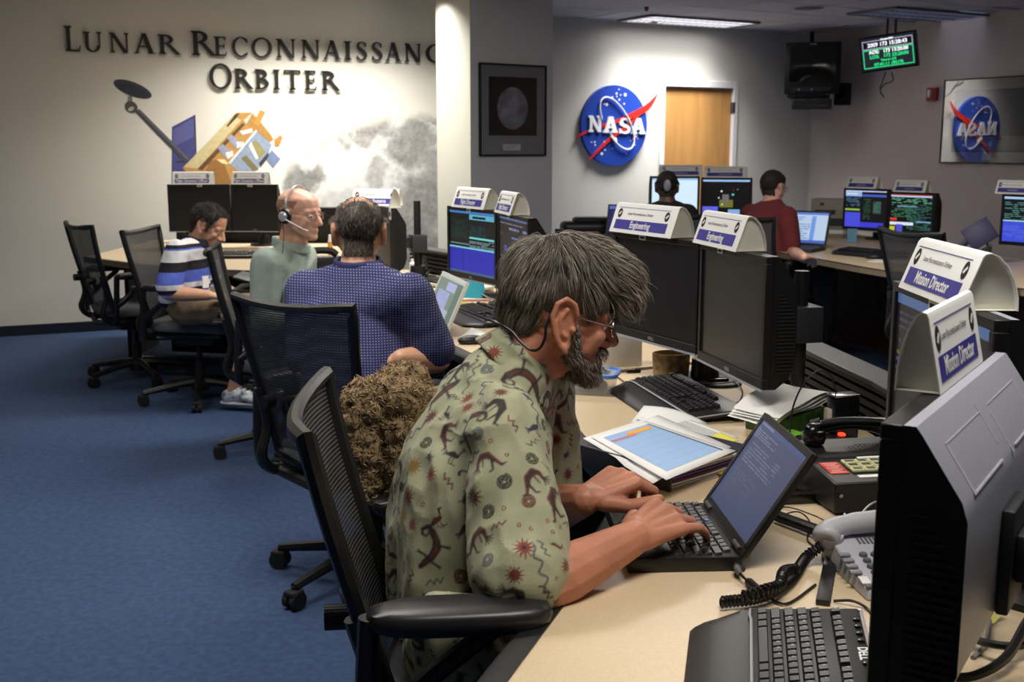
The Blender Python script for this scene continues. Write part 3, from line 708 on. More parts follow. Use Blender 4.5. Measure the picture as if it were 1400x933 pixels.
desk('long tan desk of the back row with dark wood front',
     [(.45, 9.3), (1.0, 8.75), (1.55, 8.3), (1.88, 7.5), (2.16, 6.55), (2.5, 5.85), (3.0, 4.9)], [(4.0, 5.3), (3.45, 6.4), (3.2, 7.3), (3.05, 8.4), (2.8, 9.35), (1.2, 9.75)], rnd=True)
# dark wood modesty panels under the back row
wp = thing('wood_panel', 'dark brown wood panel closing the back row desk underneath', 'panel', (0, 0, 0))
for a, c in (((.9, 9.4), (2.2, 8.8)), ((2.2, 8.8), (2.62, 8.0)), ((2.62, 8.0), (2.95, 7.0)), ((2.95, 7.0), (3.2, 6.3)), ((3.2, 6.3), (3.7, 5.3))):
    a, c = Vector(a), Vector(c); d = (c - a).normalized()
    MB().box(0, (c - a).length - .006, -.012, .012, .01, DZ - .033).build('panel', M_WOODD, wp, M=frame(Vector((a.x, a.y, 0)), Vector((d.x, d.y, 0)), Vector((-d.y, d.x, 0)), Vector((0, 0, 1))), smooth=0)

# ------------------------------------------------------------------ slatted walls behind the consoles
SLAT_ME = {}
def slat_wall(label, pts, ztop=.875):
    t = thing('slat_wall', label, 'console back', (pts[0][0], pts[0][1], 0))
    o = Vector(pts[0])
    for a, c in zip(pts[:-1], pts[1:]):
        a, c = Vector(a) - o, Vector(c) - o; d = (c - a).normalized(); L = (c - a).length
        # local x along, y to the far side (away from the desk)
        n = Vector((d.y, -d.x))
        M = frame(Vector((a.x, a.y, 0)), Vector((d.x, d.y, 0)), Vector((n.x, n.y, 0)), Vector((0, 0, 1)))
        MB().box(0, L, .02, .05, .01, ztop - .014).build('back_panel', M_BLACKM, t, M=M, smooth=0)
        MB().box(-.004, L + .004, -.012, .085, ztop - .014, ztop).build('ledge', mat('ledge_grey', (52, 54, 58), .4), t, M=M, bevel=.003)
        for k in range(5):
            z = .75 + k * .023
            me = MB().add([(0, .02, z), (L, .02, z), (L, .0, z + .004), (0, .0, z + .004), (0, .004, z + .017), (L, .004, z + .017), (L, .02, z + .019), (0, .02, z + .019)],
                          [(0, 1, 2, 3)[::-1], (3, 2, 5, 4), (4, 5, 6, 7), (0, 3, 4, 7), (1, 6, 5, 2)]).mesh('slat', mat('slat_black', (30, 30, 32), .45), 0)
            obj('slat', me, t, M=M)
    return t
slat_wall('black slatted console back with grey ledge behind the tissue box', [(.715, 3.77), (.815, 3.52), (.905, 2.75), (.93, 2.2), (.97, 1.05)][::-1])
slat_wall('black slatted console back behind the lit blue screens', [(.71, 3.79), (.24, 5.14)])
slat_wall('black slatted console back running to the moon mural', [(.235, 5.16), (-.33, 6.17), (-.6, 6.62)])

# ------------------------------------------------------------------ monitors
def display(parent, w, h, x0, z0, y, items, name='display', bg=(4, 4, 6), M=None, base_strength=1.0):
    b = MB()
    b.add([(x0, y, z0), (x0 + w, y, z0), (x0 + w, y, z0 + h), (x0, y, z0 + h)], [(0, 1, 2, 3)], emit('screen_%d_%d_%d_%d' % (*bg, int(base_strength * 100)), bg, base_strength))
    lay = [0]
    def rect(a, c, d, e, col, st=1.0):
        lay[0] += 1; yy = y - .00012 * (1 + lay[0] % 6)
        b.add([(x0 + a * w, yy, z0 + (1 - e) * h), (x0 + d * w, yy, z0 + (1 - e) * h), (x0 + d * w, yy, z0 + (1 - c) * h), (x0 + a * w, yy, z0 + (1 - c) * h)], [(0, 1, 2, 3)], emit('screen_%d_%d_%d_%d' % (*col, int(st * 100)), col, st))
    for it in items:
        if it[0] == 'rows':
            _, a, c, d, e, n, col, sd = it[:8]; rr = random.Random(sd); st = it[8] if len(it) > 8 else 1.0; lm = it[9] if len(it) > 9 else .3
            for k in range(n):
                yy = c + (e - c) * k / n; x = a
                while x < d:
                    L = rr.uniform(.08, lm) * (d - a)
                    if rr.random() < .72: rect(x, yy, min(d, x + L), yy + (e - c) / n * .45, col, st)
                    x += L + .03 * (d - a)
        else: rect(*it)
    return b.build(name, None, parent, M=M, smooth=0)
MON_N = 0
def monitor(label, Lp, Rp, ztop, h, items, zbase=DZ, silver=False, stand='pole', group=None, bg=(5, 5, 7), tagtxt=True, bst=1.0, pole_top=None):
    """Lp, Rp: plan ends of the front edge, as the screen's viewer sees left and right"""
    Lp, Rp = Vector((*Lp, 0)), Vector((*Rp, 0)); xd = (Rp - Lp).normalized(); w = (Rp - Lp).length; yd = Vector((-xd.y, xd.x, 0)); c = (Lp + Rp) / 2
    t = thing('monitor', label, 'monitor', (c.x, c.y, zbase), rz_of(xd), group)
    z1 = ztop - zbase; z0 = z1 - h; bw, bb = .017, .026
    f = MB()
    f.box(-w / 2, w / 2, 0, .022, z0, z0 + bb).box(-w / 2, w / 2, 0, .022, z1 - bw, z1).box(-w / 2, -w / 2 + bw, 0, .022, z0 + bb, z1 - bw).box(w / 2 - bw, w / 2, 0, .022, z0 + bb, z1 - bw)
    bz = f.build('bezel', M_BLACK, t, bevel=.002)
    display(t, w - 2 * bw, h - bw - bb, -w / 2 + bw, z0 + bb, .006, items, bg=bg, base_strength=bst)
    # silver strip along the bottom front and the top rim
    MB().box(-w / 2, w / 2, -.001, .004, z0 - .004, z0 + .002).build('chin_strip', M_SILVER, t, smooth=0)
    if tagtxt:
        lg = obj('maker_mark', text_mesh('DELL', .014, .0003, M_SILVER), t, loc=(0, -.0008, z0 + .012), rot=(math.pi / 2, 0, 0))
        bt = MB()
        for k in range(5): bt.box(w / 2 - .10 + k * .015, w / 2 - .093 + k * .015, -.0015, .001, z0 + .009, z0 + .014)
        bt.build('button', M_DGREY, t, smooth=0)
    # housing: deep in the middle, thin along the top; dark sides, light or dark back
    b = MB(); MS = M_SILVER if silver else M_BLACK
    pf = [(.022, z0), (.022, z1), (.034, z1), (.040, z1 - .008), (.080, z1 - h * .22), (.086, z1 - h * .28), (.086, z0 + h * .22), (.07, z0 + h * .08), (.036, z0)]
    n = len(pf)
    e = .012
    ring = lambda x, k: [(x, y if i < 2 else y - k, z) for i, (y, z) in enumerate(pf)]
    A, B = ring(-w / 2 + .001, 0), ring(w / 2 - .001, 0)
    b.add(A + B, [(i, (i + 1) % n, n + (i + 1) % n, n + i) for i in range(2, n - 1)], MS)
    b.add(A + B, [(1, 2, n + 2, n + 1)], MS)
    b.add(A + B, [(n - 1, 0, n, 2 * n - 1)], M_BLACK)
    b.add(A, [tuple(range(n))], M_BLACK); b.add(B, [tuple(range(n - 1, -1, -1))], M_BLACK)
    hs = b.build('housing', None, t, smooth=30)
    # ribbed vents on the two dark sides
    for sx in (-1, 1):
        v = MB()
        for k in range(22):
            z = z0 + h * .12 + k * h * .028
            yb = .080 if k < 17 else .080 - (k - 16) * .006
            x = sx * (w / 2)
            v.box(min(x, x + sx * .0016), max(x, x + sx * .0016), .034, yb, z, z + h * .013)
        tag(v.build('side_vent', M_BLACKM, t, smooth=0), kind='stuff')
    if silver:   # raised back plate and lettering-like relief on the light back
        r = MB()
        sl = Vector((0, .040, -(h * .22 - .008))).normalized(); up = Vector((1, 0, 0)); nn = up.cross(sl)
        Ms = frame(Vector((0, .0402, z1 - .008)), Vector((-1, 0, 0)), sl, Vector((-1, 0, 0)).cross(sl))
        for x0, x1, y0, y1 in ((-w * .40, -w * .05, .02, .0215), (-w * .40, -w * .385, .02, .075), (-w * .40, -w * .08, .075, .077), (.05 * w, .4 * w, .02, .0215), (.385 * w, .4 * w, .02, .075), (.08 * w, .4 * w, .075, .077), (-.05 * w, -.04 * w, .01, .06), (.03 * w, .04 * w, .03, .08)):
            r.box(x0, x1, y0, y1, -.0005, .0018, M=Ms)
        r.build('relief', mat('silver_light', (188, 190, 200), .35, .25), t, smooth=0)
    s = MB()
    if stand == 'foot':
        s.bevbox(-.03, .03, .086, .112, .012, z0 + h * .55, .006)
        t2 = s.build('stand_neck', M_BLACK, t)
        MB().bevbox(-.12, .12, .01, .20, 0, .014, .005).build('stand_foot', M_BLACK, t)
    elif stand == 'pole':
        s.cyl((0, .20, 0), (0, .20, z1 - .06 if pole_top is None else pole_top), .019, n=20)
        s.build('stand_pole', M_BLACK, t)
        a = MB(); zc_ = z0 + h * .40
        a.bevbox(-.045, .045, .086, .1, zc_ - .06, zc_ + .06, .003).bevbox(-.03, .03, .1, .165, zc_ - .025, zc_ + .03, .004).bevbox(-.045, .045, .16, .245, zc_ - .05, zc_ + .045, .005)
        a.build('mount_bracket', mat('bracket_grey', (44, 45, 48), .45), t)
        MB().cyl((0, .20, .0), (0, .20, .07), .045, .04, 24).lathe([(0, 0), (.10, 0), (.10, .012), (.0, .016)], 28, M=Matrix.Translation((0, .20, 0))).build('pole_base', M_BLACK, t)
        sc_ = MB()
        for x in (-.03, .03): sc_.cyl((x, .145, zc_ + .03), (x, .145, zc_ + .036), .006, n=8)
        sc_.build('screw', M_CHROME, t)
    return t
SHADES = {}
def placard(label, P, xd, w, text, header='Lunar Reconnaissance Orbiter', h=.088, dep=.085, tilt=0.0, group=None, dim=False):
    """bent card tent with a blue band; P bottom centre, xd the reading direction"""
    xd = Vector((xd[0], xd[1], 0)).normalized()
    t = thing('name_placard', label, 'placard', P, rz_of(xd), group)
    pf = [(-dep * .47, 0), (-dep * .13, h * .93), (-dep * .08, h * .985), (dep * .02, h), (dep * .14, h * .95), (dep * .3, h * .78), (dep * .43, h * .52), (dep * .5, h * .22), (dep * .51, 0)]
    th = .0016
    def sh(p, i):
        a = Vector(pf[max(i - 1, 0)]); c = Vector(pf[min(i + 1, len(pf) - 1)]); d = (c - a).normalized(); n = Vector((d.y, -d.x)); return (p[0] + n.x * th, p[1] + n.y * th)
    inner = [sh(p, i) for i, p in enumerate(pf)]
    loop = pf + inner[::-1]; n = len(loop)
    b = MB(); A = [(-w / 2, y, z) for y, z in loop]; B = [(w / 2, y, z) for y, z in loop]; K = len(pf)
    b.add(A + B, [(i, (i + 1) % n, n + (i + 1) % n, n + i)[::-1] for i in range(n)], M_WHITE)
    b.add(A + B, [(i, i + 1, n - 2 - i, n - 1 - i) for i in range(K - 1)] + [(n + i, 2 * n - 1 - i, 2 * n - 2 - i, n + i + 1) for i in range(K - 1)], M_WHITE)
    # floor of the tent and the two closed gussets set back inside the ends
    b.add([(-w / 2, -dep * .44, .001), (w / 2, -dep * .44, .001), (w / 2, dep * .5, .001), (-w / 2, dep * .5, .001)], [(0, 1, 2, 3)], M_CREAM)
    for x, r in ((-w / 2 + .012, 1), (w / 2 - .012, -1)):
        b.add([(x, y, z) for y, z in inner], [tuple(range(K))[::r]], M_CREAM)
    b.build('card', None, t, smooth=30)
    # front face frame for print
    f0 = Vector((0, pf[0][0], pf[0][1])); f1 = Vector((0, pf[1][0], pf[1][1])); up = (f1 - f0).normalized(); nrm = Vector((1, 0, 0)).cross(up); L = (f1 - f0).length
    Mf = frame(f0 - nrm * 0, Vector((1, 0, 0)), up, nrm)   # local x right, y up the face, z out
    o_ = .0004
    q = MB()
    q.box(-w * .44, w * .40, L * .13, L * .47, o_, o_ + .0004, M=Mf); q.box(-w * .44, w * .40, L * .90, L * .915, o_, o_ + .0003, M=Mf)
    q.build('band', M_LBLUE, t, smooth=0)
    ts = L * .34
    if text == '~':      # too blurred to read in the photograph: a pale streak
        MB().box(-w * .16, w * .14, L * .25, L * .34, o_ + .0004, o_ + .0008).build('title', mat('streak_lilac', (150, 148, 190), .6), t, M=Mf, smooth=0)
    else: obj('title', text_mesh(text, ts, .0001, M_WHITE, squeeze=.78, bold=.0006), t, M=Mf @ Matrix.Translation((-w * .02, L * .30, o_ + .0007)))
    me2 = text_mesh(header, L * .15, .0001, M_INKG if not dim else M_INKG, squeeze=.85)
    obj('heading', me2, t, M=Mf @ Matrix.Translation((-w * .06, L * .70, o_ + .0004)))
    for x in (-w * .40, w * .36):
        e = MB()
        e.prism([(x + L * .13 * math.cos(a_), L * .70 + L * .17 * math.sin(a_)) for a_ in [2 * math.pi * i / 20 for i in range(20)]], o_, o_ + .0004, M_INK, M=Mf)
        e.prism([(x - L * .08, L * .66), (x - L * .02, L * .63), (x + L * .09, L * .74), (x + L * .05, L * .78), (x - L * .03, L * .72)], o_, o_ + .0006, M_WHITE, M=Mf)
        e.build('seal', None, t, smooth=0)
    return t
def tag_sticker(label, P, xd, w=.034, h=.016):
    xd = Vector((xd[0], xd[1], 0)).normalized(); 
    t = thing('label_sticker', label, 'sticker', P, rz_of(xd))
    MB().box(-w / 2, w / 2, -.0012, 0, -h, 0).build('paper', M_WHITE, t, smooth=0)
    b = MB(); b.box(-w * .32, w * .32, -.0016, -.0012, -h * .72, -h * .35); b.build('print', M_INK, t, smooth=0)
    return t
def lerp2(a, b, t): return (a[0] + (b[0] - a[0]) * t, a[1] + (b[1] - a[1]) * t)
def with_placard(label, A, B, f, ztop, w, text, dy=.018, sticker=None, sf=None, flip=False, **k):
    xd = Vector((B[0] - A[0], B[1] - A[1])).normalized(); p = lerp2(A, B, f); nd = Vector((-xd.y, xd.x))
    if flip: xd = -xd
    placard(label, (p[0] + nd.x * dy, p[1] + nd.y * dy, ztop + .0005), xd, w, text, **k)
    if sticker:
        q = lerp2(A, B, sf); tag_sticker(sticker, (q[0] - nd.x * .001, q[1] - nd.y * .001, ztop - .001), xd)

BL, DB, CY, GN, WH, LB = (40, 52, 190), (18, 22, 110), (110, 190, 205), (40, 120, 90), (205, 215, 230), (80, 110, 190)
flight_scr = [(0, 0, 1, .035, (60, 120, 190)), (.45, .04, 1, .125, (90, 170, 195)), (.52, .07, .8, .105, (6, 10, 14)), ('rows', .03, .15, .4, .45, 12, (24, 70, 58), 3, .8, .12), ('rows', .46, .22, .8, .4, 8, (30, 84, 92), 4, .8, .12), (.45, .40, 1, .43, (110, 205, 200)), ('rows', .45, .445, .98, .58, 6, (150, 190, 195), 5, .7), (.02, .52, .45, .535, (140, 170, 175), .7), (0, .575, 1, .60, (120, 200, 215)), (0, .60, 1, .965, (40, 40, 168)), (.3, .61, .32, .96, (30, 30, 130)), (.6, .61, .61, .8, (30, 30, 130)), (.35, .78, .95, .79, (54, 44, 150)), (.7, .84, .9, .96, (48, 40, 160)), (0, .965, 1, 1, (80, 120, 150), .6)]
dark_scr = [(0, 0, 1, .03, (100, 130, 190), .6), ('rows', .02, .08, .95, .12, 1, (150, 150, 180), 11, .5), ('rows', .35, .14, .98, .22, 1, (130, 135, 190), 12, .7), (.45, .27, 1, .295, (120, 130, 200), .7), (.18, .42, .28, .46, (80, 60, 200)), (.18, .475, .48, .49, (120, 110, 200), .7), (.0, .25, .14, .26, (120, 120, 140), .5), (.05, .58, .45, .592, (150, 150, 160), .6), (.22, .72, .30, .98, (110, 110, 112), .6), ('rows', .5, .3, .96, .95, 18, (62, 58, 56), 14, .6), (.0, .7, .2, .98, (84, 82, 80), .5)]
# leftmost pair, dark
monitor('dark wide screen, left one of the pair behind the striped shirt man', (-2.42, 8.02), (-1.99, 8.06), 1.185, .33, [])
monitor('dark wide screen, right one of the pair behind the striped shirt man', (-1.985, 8.06), (-1.65, 8.03), 1.185, .33, [])
with_placard('white placard Flight Dynamics Officer above the gold spacecraft body, left one', (-2.42, 8.02), (-1.99, 8.06), .42, 1.185, .28, 'Flight Dynamics Officer', sticker='small white tag under the left Flight Dynamics placard', sf=.52)
with_placard('white placard Flight Dynamics Officer beside the bald man, right one', (-1.985, 8.06), (-1.65, 8.03), .43, 1.185, .26, 'Flight Dynamics Officer', sticker='small white tag under the right Flight Dynamics placard', sf=.42)
rs = thing('console_riser', 'long black riser box behind the twin dark screens', 'riser', (-1.75, 8.42, DZ), .0)
MB().bevbox(-.75, .55, .03, .16, 0, .26, .005).build('box', M_BLACKM, rs)
MB().box(-.74, .54, .024, .032, .20, .206).build('groove', M_DGREY, rs, smooth=0)
# angled monitor beside the navy shirt man's head, on a pole
A_, B_ = (-.775, 6.3), (-.628, 5.86)
monitor('black monitor on a pole seen edge-on before the moon mural', A_, B_, 1.135, .335, [], stand='pole', silver=True, pole_top=.42, bg=(10, 9, 8))
placard('white placard facing us just above the balding head', (-.725, 6.13, 1.136), (.97, -.22), .26, 'Flight Systems')
p = at_y(548, 283, 5.95)
placard('white placard seen end-on at the top of the edge-on monitor', (-.612, 5.95, 1.136), Vector((.12, -.99)), .14, 'Flight Systems', h=.10, dep=.06)
q = at_y(539, 287, 5.85)
tag_sticker('pale yellow note on the top corner of the edge-on monitor', (B_[0], B_[1], 1.137), (B_[0] - A_[0], B_[1] - A_[1]), .05, .06)
# pair of lit screens
a0, a1, a2 = (-.297, 5.19), (-.068, 4.79), (.06, 4.32)
monitor('lit monitor with blue lower half before the pillar', a0, a1, 1.183, .318, flight_scr, bg=(6, 12, 16))
monitor('dim monitor with grey windows behind the grey haired head', (-.062, 4.785), a2, 1.18, .318, dark_scr, bg=(46, 42, 40), bst=.55)
with_placard('white placard Flight Director on the screen with blue lower half', a0, a1, .52, 1.183, .30, 'Flight Director', sticker='white tag at the top edge of the blue lit screen', sf=.47)
with_placard('white placard Flight Director on the dim grey screen', a1, a2, .37, 1.18, .25, 'Flight Director', sticker='white tag at the top edge of the dim grey screen', sf=.42)
# Engineering pair, switched off
e0, e1, e2 = (.312, 3.52), (.513, 3.12), (.605, 2.69)
monitor('switched off black monitor beside the grey haired head', e0, e1, 1.192, .318, [], bg=(14, 14, 15), bst=.3)
monitor('switched off black monitor with chrome lower rim, in front of the maroon shirt', (.516, 3.112), e2, 1.19, .325, [], bg=(15, 15, 16), bst=.35)
with_placard('white Engineering placard between bearded man and black shirt man', e0, e1, .40, 1.192, .33, 'Engineering', sticker='white tag under the Engineering placard nearer the hair', sf=.38)
with_placard('white Engineering placard below the maroon shirt man', e1, e2, .36, 1.19, .295, 'Engineering', sticker='white tag under the Engineering placard before the maroon shirt', sf=.36)
# Mission Director pair, on poles
m0, m1 = (.662, 1.96), (.648, 1.505)
monitor('monitor with dark lit screen turned to the left, behind the silver one', m0, m1, 1.22, .345, [(0, 0, 1, .06, (90, 120, 170), .6), ('rows', .03, .1, .4, .3, 5, (60, 70, 90), 3, .5), (.02, .33, .4, .35, (110, 120, 40), .5), (.02, .37, .4, .39, (90, 70, 160), .5), (.02, .42, .9, .44, (100, 110, 130), .5)], bg=(24, 25, 30), bst=.6, stand='pole', silver=True, pole_top=.40)
n0, n1 = (.612, 1.465), (.357, 1.07)
ZN = at_y(1203, 578, 1.07).z
monitor('large silver backed monitor seen from behind with ribbed black side', n0, n1, ZN, .31, [(0, 0, 1, .05, (90, 120, 170), .6)], bg=(24, 25, 30), bst=.4, stand='pole', silver=True, pole_top=.36)
with_placard('white placard Mission Director tilted along the screen turned left', m0, m1, .52, 1.22, .28, 'Mission Director', h=.082, dep=.085, dy=.02)
with_placard('white placard Mission Director on the silver backed monitor', n0, n1, .42, ZN, .23, 'Mission Director', h=.088, dep=.05, dy=-.002, flip=True)
tag_sticker('white tag on the top edge of the screen turned left', (.6455, 1.72, 1.219), (-.012, -.455), .04, .02)

# back row screens
def plane_pts(u0, u1, y0, y1): return ((u0 - 700) / F_PX * y0, y0), ((u1 - 700) / F_PX * y1, y1)
a, c = plane_pts(887, 954.5, 9.1, 9.1)
monitor('white lit monitor hidden partly by the black shirt man', a, c, at_y(920, 241, 9.1).z, .345, [(0, 0, 1, 1, (205, 228, 250), 1.1), (0, 0, 1, .05, (150, 190, 235))], bg=(205, 228, 250), tagtxt=False)
a2_, c2_ = plane_pts(956, 1025.5, 9.1, 9.0)
monitor('dark lit monitor showing a small satellite between two seated men', a2_, c2_, at_y(990, 243, 9.05).z, .345, [(0, .0, 1, .05, (150, 190, 240)), (.0, .70, .33, 1, (96, 100, 230)), (.55, .77, .8, 1, (130, 170, 220)), (.36, .52, .65, .72, (110, 110, 40)), (.42, .38, .56, .6, (110, 104, 104)), (.46, .46, .52, .56, (170, 160, 160)), (.38, .28, .42, .32, (230, 230, 230)), (.62, .36, .67, .41, (90, 190, 190)), (.33, .45, .36, .49, (210, 210, 210)), (.4, .62, .44, .67, (210, 220, 210)), (.64, .24, .66, .3, (110, 20, 30)), (.73, .24, .76, .26, (140, 140, 150)), (.44, .7, .58, .71, (120, 60, 60))], bg=(6, 6, 10), tagtxt=False)
with_placard('dim placard behind the head of the black shirt man', a, c, .62, at_y(920, 241, 9.1).z, .34, '~', dim=True)
with_placard('dim placard above the screen showing the satellite', a2_, c2_, .48, at_y(990, 243, 9.05).z, .33, '~', dim=True)
a, c = plane_pts(1150, 1211, 8.8, 8.5); z1 = at_y(1151, 257, 8.8).z
scr1 = [(0, 0, 1, .03, (190, 205, 235)), (0, .03, .4, .16, (150, 180, 220)), (.4, .10, 1, .16, (70, 90, 190)), ('rows', .02, .2, .36, .45, 7, (90, 130, 160), 21, .8), (0, .50, .36, .55, (150, 180, 60)), (0, .60, .38, 1, (70, 76, 214)), (.38, .86, .95, 1, (60, 60, 205)), ('rows', .45, .22, .62, .8, 10, (60, 110, 80), 22, .7, .2), (.68, .28, .88, .62, (52, 60, 70)), ('rows', .7, .3, .86, .6, 6, (70, 150, 90), 23, .8), (.02, .08, .3, .1, (240, 240, 240))]
monitor('left lit screen of the right-hand back pair, blue lower band', a, c, z1, .318, scr1, bg=(14, 16, 20), tagtxt=False)
with_placard('dim placard over the back row screen with blue lower band', a, c, .42, z1, .26, '~', dim=True)
a, c = plane_pts(1211.5, 1276, 8.5, 8.2); z1 = at_y(1212, 262, 8.5).z
scr2 = [(0, 0, .95, .03, (160, 60, 50)), (0, .03, .95, .07, (190, 205, 235)), ('rows', .02, .10, .95, .25, 5, (110, 190, 150), 31, 1.0, .12), ('rows', .02, .27, .6, .62, 10, (80, 150, 110), 32, .8, .14), ('rows', .4, .27, .95, .95, 22, (70, 130, 120), 33, .8, .16), (.16, .3, .62, .33, (140, 165, 215)), (0, .63, .16, .70, (205, 60, 40)), (0, .74, .55, .82, (220, 226, 240)), (0, .86, .12, .98, (200, 190, 60)), (.15, .8, .3, 1, (80, 80, 210)), (.62, .7, .95, .73, (140, 170, 210))]
monitor('right lit screen of the back pair, full of green text rows', a, c, z1, .318, scr2, bg=(10, 14, 14), tagtxt=False)
with_placard('dim placard over the back row screen with green text', a, c, .46, z1, .26, '~', dim=True)
a, c = plane_pts(1365, 1440, 7.4, 7.1); z1 = at_y(1370, 265, 7.4).z
monitor('lit screen with blue lower half cut by the right edge of view', a, c, z1, .33, [(0, 0, 1, .05, (170, 200, 235)), ('rows', .02, .12, .9, .55, 10, (80, 140, 130), 41, .9, .2), (0, .56, .55, 1, (60, 76, 214)), (.55, .75, 1, 1, (40, 60, 170)), ('rows', .02, .65, .5, .95, 7, (100, 120, 230), 42, .8), (.0, .52, .6, .55, (170, 210, 230))], bg=(10, 14, 20), tagtxt=False)
with_placard('dim placard over the screen at the right edge of view', a, c, .22, z1, .24, '~', dim=True)

# ------------------------------------------------------------------ office chairs
M_MESH = bpy.data.materials.new('chair_mesh'); M_MESH.use_nodes = True
nt = M_MESH.node_tree; pr = nt.nodes['Principled BSDF']; pr.inputs['Roughness'].default_value = .6; pr.inputs['Base Color'].default_value = (.02, .02, .022, 1)
tc = nt.nodes.new('ShaderNodeTexCoord'); wv = nt.nodes.new('ShaderNodeTexWave'); wv.bands_direction = 'Z'; wv.inputs['Scale'].default_value = 42; wv.inputs['Distortion'].default_value = 0
nt.links.new(tc.outputs['Object'], wv.inputs['Vector'])
rp = nt.nodes.new('ShaderNodeValToRGB'); rp.color_ramp.elements[0].color = (.012, .012, .013, 1); rp.color_ramp.elements[1].color = (.11, .11, .115, 1); rp.color_ramp.elements[0].position = .45; rp.color_ramp.elements[1].position = .8
nt.links.new(wv.outputs['Fac'], rp.inputs['Fac']); nt.links.new(rp.outputs['Color'], pr.inputs['Base Color'])
mr = nt.nodes.new('ShaderNodeMapRange'); mr.inputs['From Min'].default_value = .1; mr.inputs['From Max'].default_value = .6; mr.inputs['To Min'].default_value = .80; mr.inputs['To Max'].default_value = .98
nt.links.new(wv.outputs['Fac'], mr.inputs['Value']); nt.links.new(mr.outputs[0], pr.inputs['Alpha'])
bp = nt.nodes.new('ShaderNodeBump'); bp.inputs['Strength'].default_value = .6; bp.inputs['Distance'].default_value = .002; nt.links.new(wv.outputs['Fac'], bp.inputs['Height']); nt.links.new(bp.outputs['Normal'], pr.inputs['Normal'])
M_SEAT = mat('seat_fabric', (104, 108, 112), .95, noise=(500, .3), bump=(700, .5))
M_FRAME = mat('chair_frame', (24, 24, 26), .4)
M_ARM = mat('arm_pad', (30, 30, 33), .38)
def back_pt(s, t, H=.50, z0=.47):
    """s -1..1 across, t 0..1 up: the sprung back, wider and flared at the top"""
    hw = .192 + .052 * t ** 1.4
    z = z0 + H * t + .016 * t * s * s
    x = -.215 - .055 * math.sin(t * 2.2) - .085 * t * t + .035 * s * s * (.6 + .4 * t)
    return Vector((x, s * hw, z))
CH = {}
def chair_meshes():
    N_, T_ = 16, 22
    P_ = [[back_pt(-1 + 2 * i / N_, j / T_) for j in range(T_ + 1)] for i in range(N_ + 1)]
    b = MB(); b.grid(P_); CH['mesh_panel'] = b.mesh('mesh_panel', M_MESH, 180)
    b = MB(); loop = [back_pt(-1, j / 14) for j in range(15)] + [back_pt(-1 + 2 * i / 10, 1) for i in range(1, 10)] + [back_pt(1, 1 - j / 14) for j in range(15)] + [back_pt(1 - 2 * i / 10, 0) + Vector((0, 0, -.03 * math.sin(math.pi * i / 10))) for i in range(1, 10)]
    loop.append(loop[0]); b.tube(loop, [.0135 if 16 < i < 24 else .016 for i in range(len(loop))], 8); CH['back_frame'] = b.mesh('back_frame', M_FRAME)
    b = MB()
    for s in (-1, 1):
        pts = [Vector((-.05, s * .17, .40)), Vector((-.20, s * .19, .40)), Vector((-.262, s * .2, .46)), back_pt(s * 1.0, .18) + Vector((-.02, 0, 0)), back_pt(s, .42) + Vector((-.012, 0, 0))]
        b.tube(spline(pts, 5), [.018] * 12 + [.016] * 9, 8)
    b.tube([(-.20, -.19, .40), (-.24, 0, .385), (-.20, .19, .40)], .018, 8)
    CH['back_support'] = b.mesh('back_support', M_FRAME)
    b = MB(); P2 = []
    for i in range(13):
        row = []
        for j in range(9):
            s, t = -.5 + i / 12.0, .22 + .2 * j / 8
            row.append(back_pt(s, t) + Vector((-.012, 0, 0)))
        P2.append(row)
    b.tube([back_pt(.48 * math.cos(q), .32 + .10 * math.sin(q)) + Vector((-.012, 0, 0)) for q in [2 * math.pi * i / 28 for i in range(29)]], .008, 6)
    for k in (-.3, 0, .3): b.tube([back_pt(k, .235) + Vector((-.012, 0, 0)), back_pt(k, .405) + Vector((-.012, 0, 0))], .004, 5)
    CH['lumbar_support'] = b.mesh('lumbar_support', M_FRAME)
    # seat cushion: superellipse, domed
    b = MB(); rings = []
    for z, k in ((.425, .90), (.428, .97), (.445, 1.0), (.468, .995), (.482, .95), (.490, .85), (.493, .5), (.492, .05)):
        ring = []
        for i in range(36):
            a_ = 2 * math.pi * i / 36; cx, cy = math.cos(a_), math.sin(a_)
            x = .235 * math.copysign(abs(cx) ** .5, cx) * k; y = .245 * math.copysign(abs(cy) ** .55, cy) * k
            zz = z - (.022 * max(0, x / .235) ** 3 if True else 0) + .006 * (y / .245) ** 2
            ring.append((x + .01, y, zz))
        rings.append(ring)
    P_ = [[rings[j][i] for j in range(len(rings))] for i in range(36)]
    b.grid(P_, closed_u=True); b.f += [tuple(i * len(rings) for i in range(36))[::-1], tuple(i * len(rings) + len(rings) - 1 for i in range(36))]; b.m += [0, 0]
    CH['seat'] = b.mesh('seat', M_SEAT, 60)
    b = MB(); b.bevbox(-.20, .20, -.20, .20, .392, .426, .012).bevbox(-.12, .12, -.085, .085, .33, .395, .015)
    CH['seat_pan'] = b.mesh('seat_pan', M_FRAME)
    b = MB(); b.cyl((0, 0, .10), (0, 0, .24), .027, n=18).cyl((0, 0, .24), (0, 0, .34), .015, n=14).lathe([(0, .06), (.05, .062), (.055, .09), (.045, .125), (.03, .13), (0, .13)], 20); CH['column'] = b.mesh('column', M_FRAME)
    b = MB(); b.tube([(.03, 0, .112), (.12, 0, .105), (.24, 0, .086), (.325, 0, .072)], [.027, .022, .018, .015], 8); CH['leg'] = b.mesh('leg', M_FRAME)
    b = MB()
    for s in (-1, 1): b.cyl((.325, s * .006, .030), (.325, s * .026, .030), .030, n=20)
    b.cyl((.325, 0, .03), (.325, 0, .075), .008, n=8).bevbox(.298, .352, -.024, .024, .044, .064, .008)
    CH['caster'] = b.mesh('caster', M_BLACKM)
